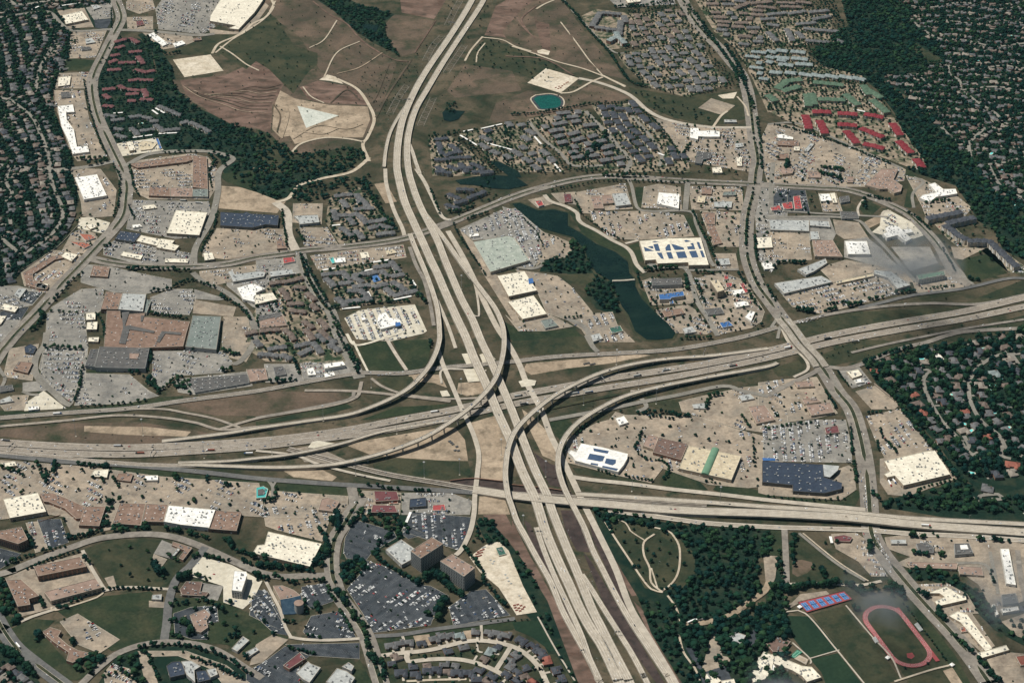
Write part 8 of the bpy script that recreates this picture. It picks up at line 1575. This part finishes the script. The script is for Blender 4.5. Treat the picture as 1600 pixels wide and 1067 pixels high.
# ---------------------------------------------------------------- lorries
TLAB2 = []
def lorry(tile, s, ang_to, z, col, trailer=True):
    (x, y), (u, v) = world(tile, s + ' ' + ang_to, z); a = math.atan2(v - y, u - x); r = empty('lorry', (x, y, z)); r.rotation_euler.z = a; r['category'] = 'lorry'
    m = MB(); m.box(8.6, 0, .9, 3.6, 2.3, 2.5); m.box(10.3, 0, .9, 2.3, 1.6, 2.2); m.link('cab', [random.choice(['car_white', 'car_red', 'car_blue', 'car_black'])], r); m = MB(); m.box(0, 0, 1.2, 4.1, 14.6, 2.6); m.link('trailer', [col], r)
    for x_ in (-6, -4.8, 7.6, 10.4):
        for y_ in (-1.1, 1.1): m = MB(); m.cyl(0, 0, -.15, .15, .5, 8); o = m.link('wheel', ['dkmetal'], r); o.location = (x_, y_, .5); o.rotation_euler.x = math.pi / 2
    TLAB2.append((r, x, y, {'car_white': 'white', 'car_silver': 'silver', 'wall_tan': 'tan', 'redtile': 'red', 'dkmetal': 'dark', 'lgrey': 'grey', 'blue': 'blue'}[col] + ' articulated lorry'))
for t, a, b, z, c in (('02', '725,661', '800,660', 2.12, 'car_silver'), ('02', '870,705', '800,706', 2.12, 'redtile'), ('02', '40,628', '-20,622', 2.12, 'dkmetal'), ('02', '350,463', '420,458', 2.12, 'car_white'), ('02', '1540,708', '1500,709', 2.12, 'car_white'), ('02', '1305,688', '1270,689', 2.12, 'redtile'), ('22', '35,353', '100,343', 2.12, 'lgrey'), ('22', '385,338', '450,328', 2.12, 'lgrey'), ('22', '470,330', '540,320', 2.12, 'lgrey'), ('22', '770,229', '830,220', 2.12, 'lgrey'),
                      ('22', '950,194', '1010,184', 2.12, 'lgrey'), ('22', '1362,168', '1420,158', 2.12, 'dkmetal'), ('22', '70,402', '130,392', 2.12, 'dkmetal'), ('31', '365,1045', '420,1035', 2.12, 'dkmetal'), ('32', '535,18', '600,8', 2.12, 'dkmetal'), ('32', '120,55', '180,45', 2.12, 'car_white'), ('12', '1100,451', '1160,443', 2.12, 'car_white'), ('03', '112,838', '80,800', 2.12, 'car_white'), ('00', '1130,165', '1100,162', 1.3, 'car_white'), ('03', '545,103', '600,108', 1.3, 'car_white'), ('32', '750,890', '770,925', 1.3, 'car_white'), ('32', '775,875', '795,900', 1.3, 'car_white'), ('32', '270,958', '310,960', 1.3, 'car_white'), ('32', '330,960', '370,962', 1.3, 'car_white'),
                      ('23', '1105,690', '1140,675', 1.6, 'car_white'), ('23', '1155,678', '1190,672', 1.6, 'car_white'), ('33', '970,96', '1020,100', 9, 'car_white'), ('01', '1130,195', '1160,197', 1.3, 'lgrey'), ('01', '1225,210', '1260,212', 1.3, 'lgrey')): lorry(t, a, b, z, c)
# ---------------------------------------------------------------- walls and fences
def wall_line(tile, s, h, m, label, name='boundary_wall', th=.5, z=.3):
    L = smooth(world(tile, s), 12); n = normals(L); b = MB(); k = th / 2
    for i in range(len(L) - 1):
        p, q, r, t = L[i], L[i + 1], n[i], n[i + 1]
        b.add([(p[0] - r[0] * k, p[1] - r[1] * k, z), (p[0] + r[0] * k, p[1] + r[1] * k, z), (p[0] + r[0] * k, p[1] + r[1] * k, z + h), (p[0] - r[0] * k, p[1] - r[1] * k, z + h), (q[0] - t[0] * k, q[1] - t[1] * k, z), (q[0] + t[0] * k, q[1] + t[1] * k, z), (q[0] + t[0] * k, q[1] + t[1] * k, z + h), (q[0] - t[0] * k, q[1] - t[1] * k, z + h)], [(0, 4, 7, 3), (3, 7, 6, 2), (2, 6, 5, 1)])
    tag(b.link(name, [m]), label, 'wall' if 'wall' in name else 'fence')
wall_line('32', '655,280 800,400 900,520 1035,690 1150,850 1170,862', 3.5, 'soundwall', 'long tan brick wall between estate and car park', th=1.2)
wall_line('31', '240,1047 500,985 840,925', 1.5, 'dkgrey', 'low dark barrier wall along the freeway verge', th=1)
wall_line('01', '1400,555 1581,535 1790,520', 1.2, 'wall_brick', 'low brick wall edging the bare tan lot'); wall_line('01', '0,705 330,500 485,345', 2.2, 'wall_stone', 'pale wall behind the bent plaza'); wall_line('00', '330,560 345,660 390,830 445,960', 2.4, 'wall_brick', 'brick wall behind the white L-shaped strip')
wall_line('03', '240,75 375,32', 2, 'wall_brick', 'dark wall above the office car park'); wall_line('12', '1200,880 1340,866 1535,885', 4, 'wall_brick', 'dark retaining wall under the bridges', 'retaining_wall', 1.5); wall_line('22', '0,905 200,925 360,948', 4, 'wall_brick', 'dark retaining wall right of the bridges', 'retaining_wall', 1.5)
wall_line('02', '0,690 140,715 300,735 580,735', 3, 'newroad', 'pale retaining wall along the frontage road', 'retaining_wall', 1); wall_line('20', '0,705 200,690 440,650', 2, 'wall_stone', 'pale fence wall above the apartments')
# ---------------------------------------------------------------- running track, courts
C0 = P(1401.5, 993.5); A0 = P(1352, 962); ax = P(1401.5 + 20, 993.5 + 26.5); d = np.array([ax[0] - C0[0], ax[1] - C0[1]]); d /= np.linalg.norm(d)
def px_fit(c, d, Ls, Rr):      # stadium outline
    o = []; n = np.array([-d[1], d[0]])
    for s_, a0 in ((1, -math.pi / 2), (-1, math.pi / 2)):
        for k in range(17): t = a0 + math.pi * k / 16; o.append(tuple(np.array(c) + s_ * 0 + d * (s_ * Ls / 2) + d * Rr * math.cos(t) + n * Rr * math.sin(t)))
    return o
c = C0; Rr = 41; Ls = 92
tk = link('running_track', mesh('running_track', [(x, y, 1.9) for x, y in px_fit(c, d, Ls, Rr)], [tuple(range(34))], ['track'])); tag(tk, 'red oval running track with green infield', 'running track')
tk.data.polygons[0].normal.z < 0 and tk.data.flip_normals()
if_ = link('infield', mesh('infield', [(x, y, 1.96) for x, y in px_fit(c, d, Ls, Rr - 9.5)], [tuple(range(34))], ['dullgrass']), tk); ln = MB()
for k in range(1, 8):
    for r0 in (Rr - 1.25 * k,): L = px_fit(c, d, Ls, r0); L.append(L[0]); dashes(L, 0, 1.95, 1, 0, .12, ln)
ln.link('lane_line', ['paint'], tk)
n_ = np.array([-d[1], d[0]]); sgn = 1 if (np.array(P(1450, 1010)) - np.array(c)) @ n_ > 0 else -1
for a0, a1, w0 in ((-Ls / 2 - 22, Ls / 2 + 38, 8),):
    p0 = np.array(c) + n_ * sgn * (Rr - 4.6) + d * a0; p1 = np.array(c) + n_ * sgn * (Rr - 4.6) + d * a1; b = MB(); q = n_ * w0 / 2; b.add([(*(p0 - q), 1.92), (*(p1 - q), 1.92), (*(p1 + q), 1.92), (*(p0 + q), 1.92)], [(0, 1, 2, 3)]); o = b.link('sprint_straight', ['track'], tk)
b = MB(); b.add([(x, y, 1.99) for x, y in world('33', '855,888 890,882 905,905 885,922 860,912')], [(0, 1, 2, 3, 4)]); b.link('jump_area', ['track'], tk)
for nm, s, sz, lab in (('grandstand', '905,705 940,750', (4, 9), 'small bleachers right of the running track'), ('grandstand', '645,790 665,822', (3, 6), 'small bleachers left of the running track')):
    (x0, y0), (x1, y1) = world('33', s); L = math.hypot(x1 - x0, y1 - y0); a = math.atan2(y1 - y0, x1 - x0); r = empty(nm, ((x0 + x1) / 2, (y0 + y1) / 2, .7)); r.rotation_euler.z = a; tag(r, lab, 'bleachers')
    for k in range(4): m = MB(); m.box(0, k * 1.6, 0, .8 + k * .8, L, 1.5); m.link('bench', ['lgrey'], r)
for x, y, lab in ((738, 916, 'white hut left below the running track'), (1135, 960, 'white hut right below the running track'), (195, 603, 'white hut at the tennis courts')):
    X, Y = world('33', f'{x},{y}')[0]; r = empty('hut', (X, Y, .7)); tag(r, lab, 'hut'); m = MB(); m.box(0, 0, 0, 3, 7, 6, .7); m.link('wall', ['wall_grey'], r); m = MB(); m.hip(0, 0, 3.01, 7, 6, 1.4, .7); m.link('roof', ['white'], r); m = MB(); m.box(0, -3.1, 0, 2.1, 1.2, .1, .7); m.link('door', ['dkmetal'], r)
T = [np.array(q) for q in world('33', '183,572 468,503 520,553 238,636')]; r = empty('tennis_courts', (*T[0], 0)); tag(r, 'row of six blue tennis courts on red ground', 'tennis courts')
b = MB(); b.add([(*q, 1.9) for q in T], [(0, 1, 2, 3)]); b.link('surround', ['track'], r, (*T[0], 0))
bil = lambda u, v: T[0] * (1 - u) * (1 - v) + T[1] * u * (1 - v) + T[2] * u * v + T[3] * (1 - u) * v
for k in range(6):
    u0 = .03 + k / 6.05; u1 = u0 + .115; b = MB(); b.add([(*bil(u, v), 1.96) for u, v in ((u0, .14), (u1, .14), (u1, .86), (u0, .86))], [(0, 1, 2, 3)]); co = b.link('court', ['court'], r, (*T[0], 0)); b = MB()
    for v in (.2, .5, .8): p, q = bil(u0 + .012, v), bil(u1 - .012, v); dashes([tuple(p), tuple(q)], 0, 2.0, 1, 0, .2, b)
    for u in (u0 + .012, (u0 + u1) / 2, u1 - .012): p, q = bil(u, .2), bil(u, .8); dashes([tuple(p), tuple(q)], 0, 2.0, 1, 0, .2, b)
    b.link('court_line', ['paint'], co, (0, 0, 0)) ; co.children[0].location = (-T[0][0], -T[0][1], 0)
    n0 = bil((u0 + u1) / 2, .5); m = MB(); p, q = bil(u0, .5), bil(u1, .5); a = math.atan2(q[1] - p[1], q[0] - p[0]); m.box(n0[0], n0[1], 1.98, 3.0, np.linalg.norm(q - p), .1, a); m.link('net', ['dkmetal'], r, (*T[0], 0))
for i in range(4):
    p, q = T[i], T[(i + 1) % 4]; L = np.linalg.norm(q - p); a = math.atan2(q[1] - p[1], q[0] - p[0])
    for k in range(int(L / 6)): t = p + (q - p) * k / int(L / 6); m = MB(); m.cyl(t[0], t[1], 1.9, 5, .09, 5); m.link('fence_post', ['dkmetal'], r, (*T[0], 0))
    m = MB(); m.box(*((p + q) / 2), 4.9, 5.05, L, .1, a); m.box(*((p + q) / 2), 2.0, 2.9, L, .05, a); m.link('fence_rail', ['dkgrey'], r, (*T[0], 0))
def court(tile, s, m, label):
    q = world(tile, s); r = sheet('sports_court', q, m, 'road', None); r['kind'] = 'thing'; r['category'] = 'sports court'; r['label'] = label
    b = MB(); i = inset_poly(q, 2.5); dashes(i + [i[0]], 0, r.data.vertices[0].co.z + .05, 1, 0, .3, b); b.link('court_line', ['paint'], r)
court('33', '135,905 180,865 212,880 165,918', 'greencourt', 'small green sports court by the school'); court('11', '705,665 750,655 772,688 728,702', 'court', 'blue tennis court among charcoal apartments'); court('33', '160,920 195,897 250,925 235,960', 'tanlot', 'tan yard beside the green court')
# lattice channels beside the top freeway
GR = []
for k, (s, lab) in enumerate((('1045,378 1080,310 1110,265 1152,222', 'pale lattice drain left of the freeway mid hill'), ('1180,160 1210,100 1230,60 1260,8', 'topmost pale lattice drain beside the freeway'), ('825,708 860,640 895,580 935,525', 'lowest left lattice drain beside the freeway'), ('1175,450 1215,390 1250,340 1288,282', 'upper right lattice drain beside the freeway'), ('1015,780 1040,720 1065,670 1095,605', 'lower right lattice drain beside the freeway'))):
    L = smooth(world('10', s), 14); b = MB(); A, B = offset(L, 9), offset(L, -9)
    for M in (A, B): dashes(M, 0, .55, 1, 0, 1.1, b)
    for i in range(len(A) - 1): dashes([A[i], B[i + 1]], 0, .56, 1, 0, .8, b); dashes([B[i], A[i + 1]], 0, .565, 1, 0, .8, b) if i % 2 else None
    tag(b.link('drainage_lattice', ['road']), lab, None, None, 'structure')
# stacks in the yards
YLAB = []
def stacks(tile, s, m, what, w_=5, d_=3, h_=2.2):
    for t in s.split():
        X, Y = world(tile, t)[0]; r = empty('material_stack', (X, Y, .72)); a = random.uniform(.3, .6); r.rotation_euler.z = a; r['category'] = 'stack'
        for k in range(3): mm = MB(); mm.box(0, (k - 1) * d_ * .38, 0, h_ * (.7 if k != 1 else 1), w_, d_ * .34); mm.link('bundle', [m], r)
        YLAB.append((r, X, Y, what))
stacks('13', '1372,260 1388,252 1404,246 1362,275 1378,270 1394,264 1356,290 1372,287 1388,282', 'redtile', 'orange stack'); stacks('23', '15,590 35,585 55,592 75,600 20,605 42,607 64,612 28,620 50,624', 'redtile', 'orange stack')
stacks('13', '1400,235 1412,230 1448,310 1470,318 1462,332 1540,400 1552,420 1560,440 1575,455', 'lgrey', 'grey stack', 4, 3, 1.5); stacks('23', '45,530 55,545', 'lgrey', 'grey stack', 4, 3, 1.5); stacks('20', '270,545 285,552 300,545 310,535 322,525 335,518 345,512 290,538', 'orange', 'rust-red stack', 5, 3); stacks('20', '238,482 250,485 225,505 240,510 215,508', 'lgrey', 'grey stack of pipes', 6, 3, 1.4)
stacks('12', '1205,640 1240,665 1250,690 1230,688 1195,632 1215,650', 'dkmetal', 'dark heap', 6, 4, 2); stacks('22', '450,155 470,150 490,158 505,155', 'dkgrey', 'dark heap', 7, 4, 2)
# ---------------------------------------------------------------- drifting smoke or thin cloud: real volumes in the air
def wisp(px, py, z, sx, sy, sz, dens, label):
    X, Y = P(px, py, z); b = MB(); V, Fc = ico(2); me = mesh('smoke', [(v.x * sx, v.y * sy, v.z * sz) for v in V], Fc, []); o = link('smoke', me, None, (X, Y, z)); tag(o, label, 'smoke', None, 'stuff')
    m = bpy.data.materials.new('smoke_' + str(int(px))); m.use_nodes = True; n = m.node_tree; n.nodes.remove(n.nodes['Principled BSDF']); out = n.nodes['Material Output']
    v = n.nodes.new('ShaderNodeVolumePrincipled'); v.inputs['Color'].default_value = (.62, .68, .72, 1); v.inputs['Anisotropy'].default_value = .2
    tc = n.nodes.new('ShaderNodeTexCoord'); nz = n.nodes.new('ShaderNodeTexNoise'); nz.inputs['Scale'].default_value = .012; nz.inputs['Detail'].default_value = 4; n.links.new(tc.outputs['Object'], nz.inputs['Vector'])
    mp = n.nodes.new('ShaderNodeMapping'); mp.inputs['Scale'].default_value = (1 / sx, 1 / sy, 1 / sz); n.links.new(tc.outputs['Object'], mp.inputs[0]); ln_ = n.nodes.new('ShaderNodeVectorMath'); ln_.operation = 'LENGTH'; n.links.new(mp.outputs[0], ln_.inputs[0])
    fall = n.nodes.new('ShaderNodeMapRange'); fall.inputs[1].default_value = 1; fall.inputs[2].default_value = 0.15; n.links.new(ln_.outputs['Value'], fall.inputs[0]); mr = n.nodes.new('ShaderNodeMapRange'); mr.inputs[1].default_value = .42; mr.inputs[2].default_value = .68; mr.inputs[4].default_value = dens; n.links.new(nz.outputs[0], mr.inputs[0])
    mu = n.nodes.new('ShaderNodeMath'); mu.operation = 'MULTIPLY'; n.links.new(fall.outputs[0], mu.inputs[0]); n.links.new(mr.outputs[0], mu.inputs[1]); n.links.new(mu.outputs[0], v.inputs['Density']); n.links.new(v.outputs[0], out.inputs['Volume']); me.materials.append(m); m.cycles.volume_step_rate = 4
wisp(1418, 408, 150, 135, 150, 55, .034, 'thin grey smoke drifting over the plaza car park'); wisp(1372, 925, 130, 70, 120, 45, .026, 'thin grey smoke above the running track'); wisp(1572, 930, 130, 75, 110, 45, .026, 'thin grey smoke over the right yard'); wisp(1215, 1062, 110, 60, 60, 40, .03, 'thin smoke at the bottom edge')
# ---------------------------------------------------------------- the air
hz = MB(); hz.prism([(-8500, CY - 200), (8500, CY - 200), (8500, 13500), (-8500, 13500)], -1.0, H + 60, 0, bottom=True); ho = link('haze', mesh('haze', hz.V, hz.F, [])); tag(ho, 'faint blue summer haze in the air', 'haze', None, 'stuff')
m = bpy.data.materials.new('haze'); m.use_nodes = True; n = m.node_tree; n.nodes.remove(n.nodes['Principled BSDF']); v = n.nodes.new('ShaderNodeVolumePrincipled'); v.inputs['Color'].default_value = (.38, .82, .90, 1); v.inputs['Density'].default_value = .0000055; n.links.new(v.outputs[0], n.nodes['Material Output'].inputs['Volume']); ho.data.materials.append(m)
# ---------------------------------------------------------------- labels for the repeats: what they look like and the named thing they stand nearest to
ORD = ['nearest', 'second nearest', 'third nearest', 'fourth nearest', 'fifth nearest', 'sixth nearest', 'seventh nearest', 'eighth nearest', 'ninth nearest', 'tenth nearest'] + ['%dth nearest' % k for k in range(11, 60)]
LP = [(*PX(x, y)[:2], t) for x, y, t in LAND if 3 < len(t.split()) < 8]
def auto(items, cat=None, group=None):
    B = {}
    for o, x, y, adj in items:
        a, b, _ = PX(x, y); best = min(LP, key=lambda q: (q[0] - a) ** 2 + (q[1] - b) ** 2 + (1e7 if q[2] == o.get('label') else 0)); dx, dy = a - best[0], b - best[1]
        ang = math.degrees(math.atan2(-dy, dx)) % 360; w_ = ('right of', 'upper right of', 'above', 'upper left of', 'left of', 'lower left of', 'below', 'lower right of')[int((ang + 22.5) // 45) % 8]
        B.setdefault((adj, w_, best[2]), []).append((dx * dx + dy * dy, o))
        if cat: o['category'] = cat
        if group and not o.get('group'): o['group'] = group
    for (adj, w_, t), l in B.items():
        l.sort(key=lambda z: z[0])
        for k, (_, o) in enumerate(l): o['label'] = f'{adj}, {ORD[k] + " " if len(l) > 1 else ""}{w_} {t}'
auto([(r, x, y, p + ' apartment block') for r, x, y, p in ACOUNT], 'apartment building', 'pitched-roof apartment blocks')
auto([(r, x, y, 'white carport roof') for r, x, y in CARP], 'carport', 'white carports among the apartments')
auto(HLAB, 'house'); auto(TLAB, 'tree'); auto(CLAB, 'car'); auto(PLAB, 'swimming pool', 'garden swimming pools'); auto(SML); auto(TLAB2, 'lorry', 'lorries'); auto(YLAB, 'stack', 'stacks of building material')
n_st = {}
for o in bpy.data.objects:
    if o.parent is None and o.get('kind') == 'structure' and not o.get('label'):
        c = o.get('where') or list(o.data.vertices[len(o.data.vertices) // 2].co)[:2]; a, b, _ = PX(c[0], c[1]); q = min(LP, key=lambda q: (q[0] - a) ** 2 + (q[1] - b) ** 2)
        nm = o.name.split('.')[0].replace('_', ' '); k = n_st.setdefault((nm, q[2]), [0]); k[0] += 1; o['label'] = f'{nm} {ORD[k[0] - 1]} the {q[2]}'
for o in bpy.data.objects:
    if o.get('where') is not None: del o['where']
    if o.parent is None and o.get('label') and len(o['label'].split()) < 4: o['label'] = o['label'] + ' in the photograph'
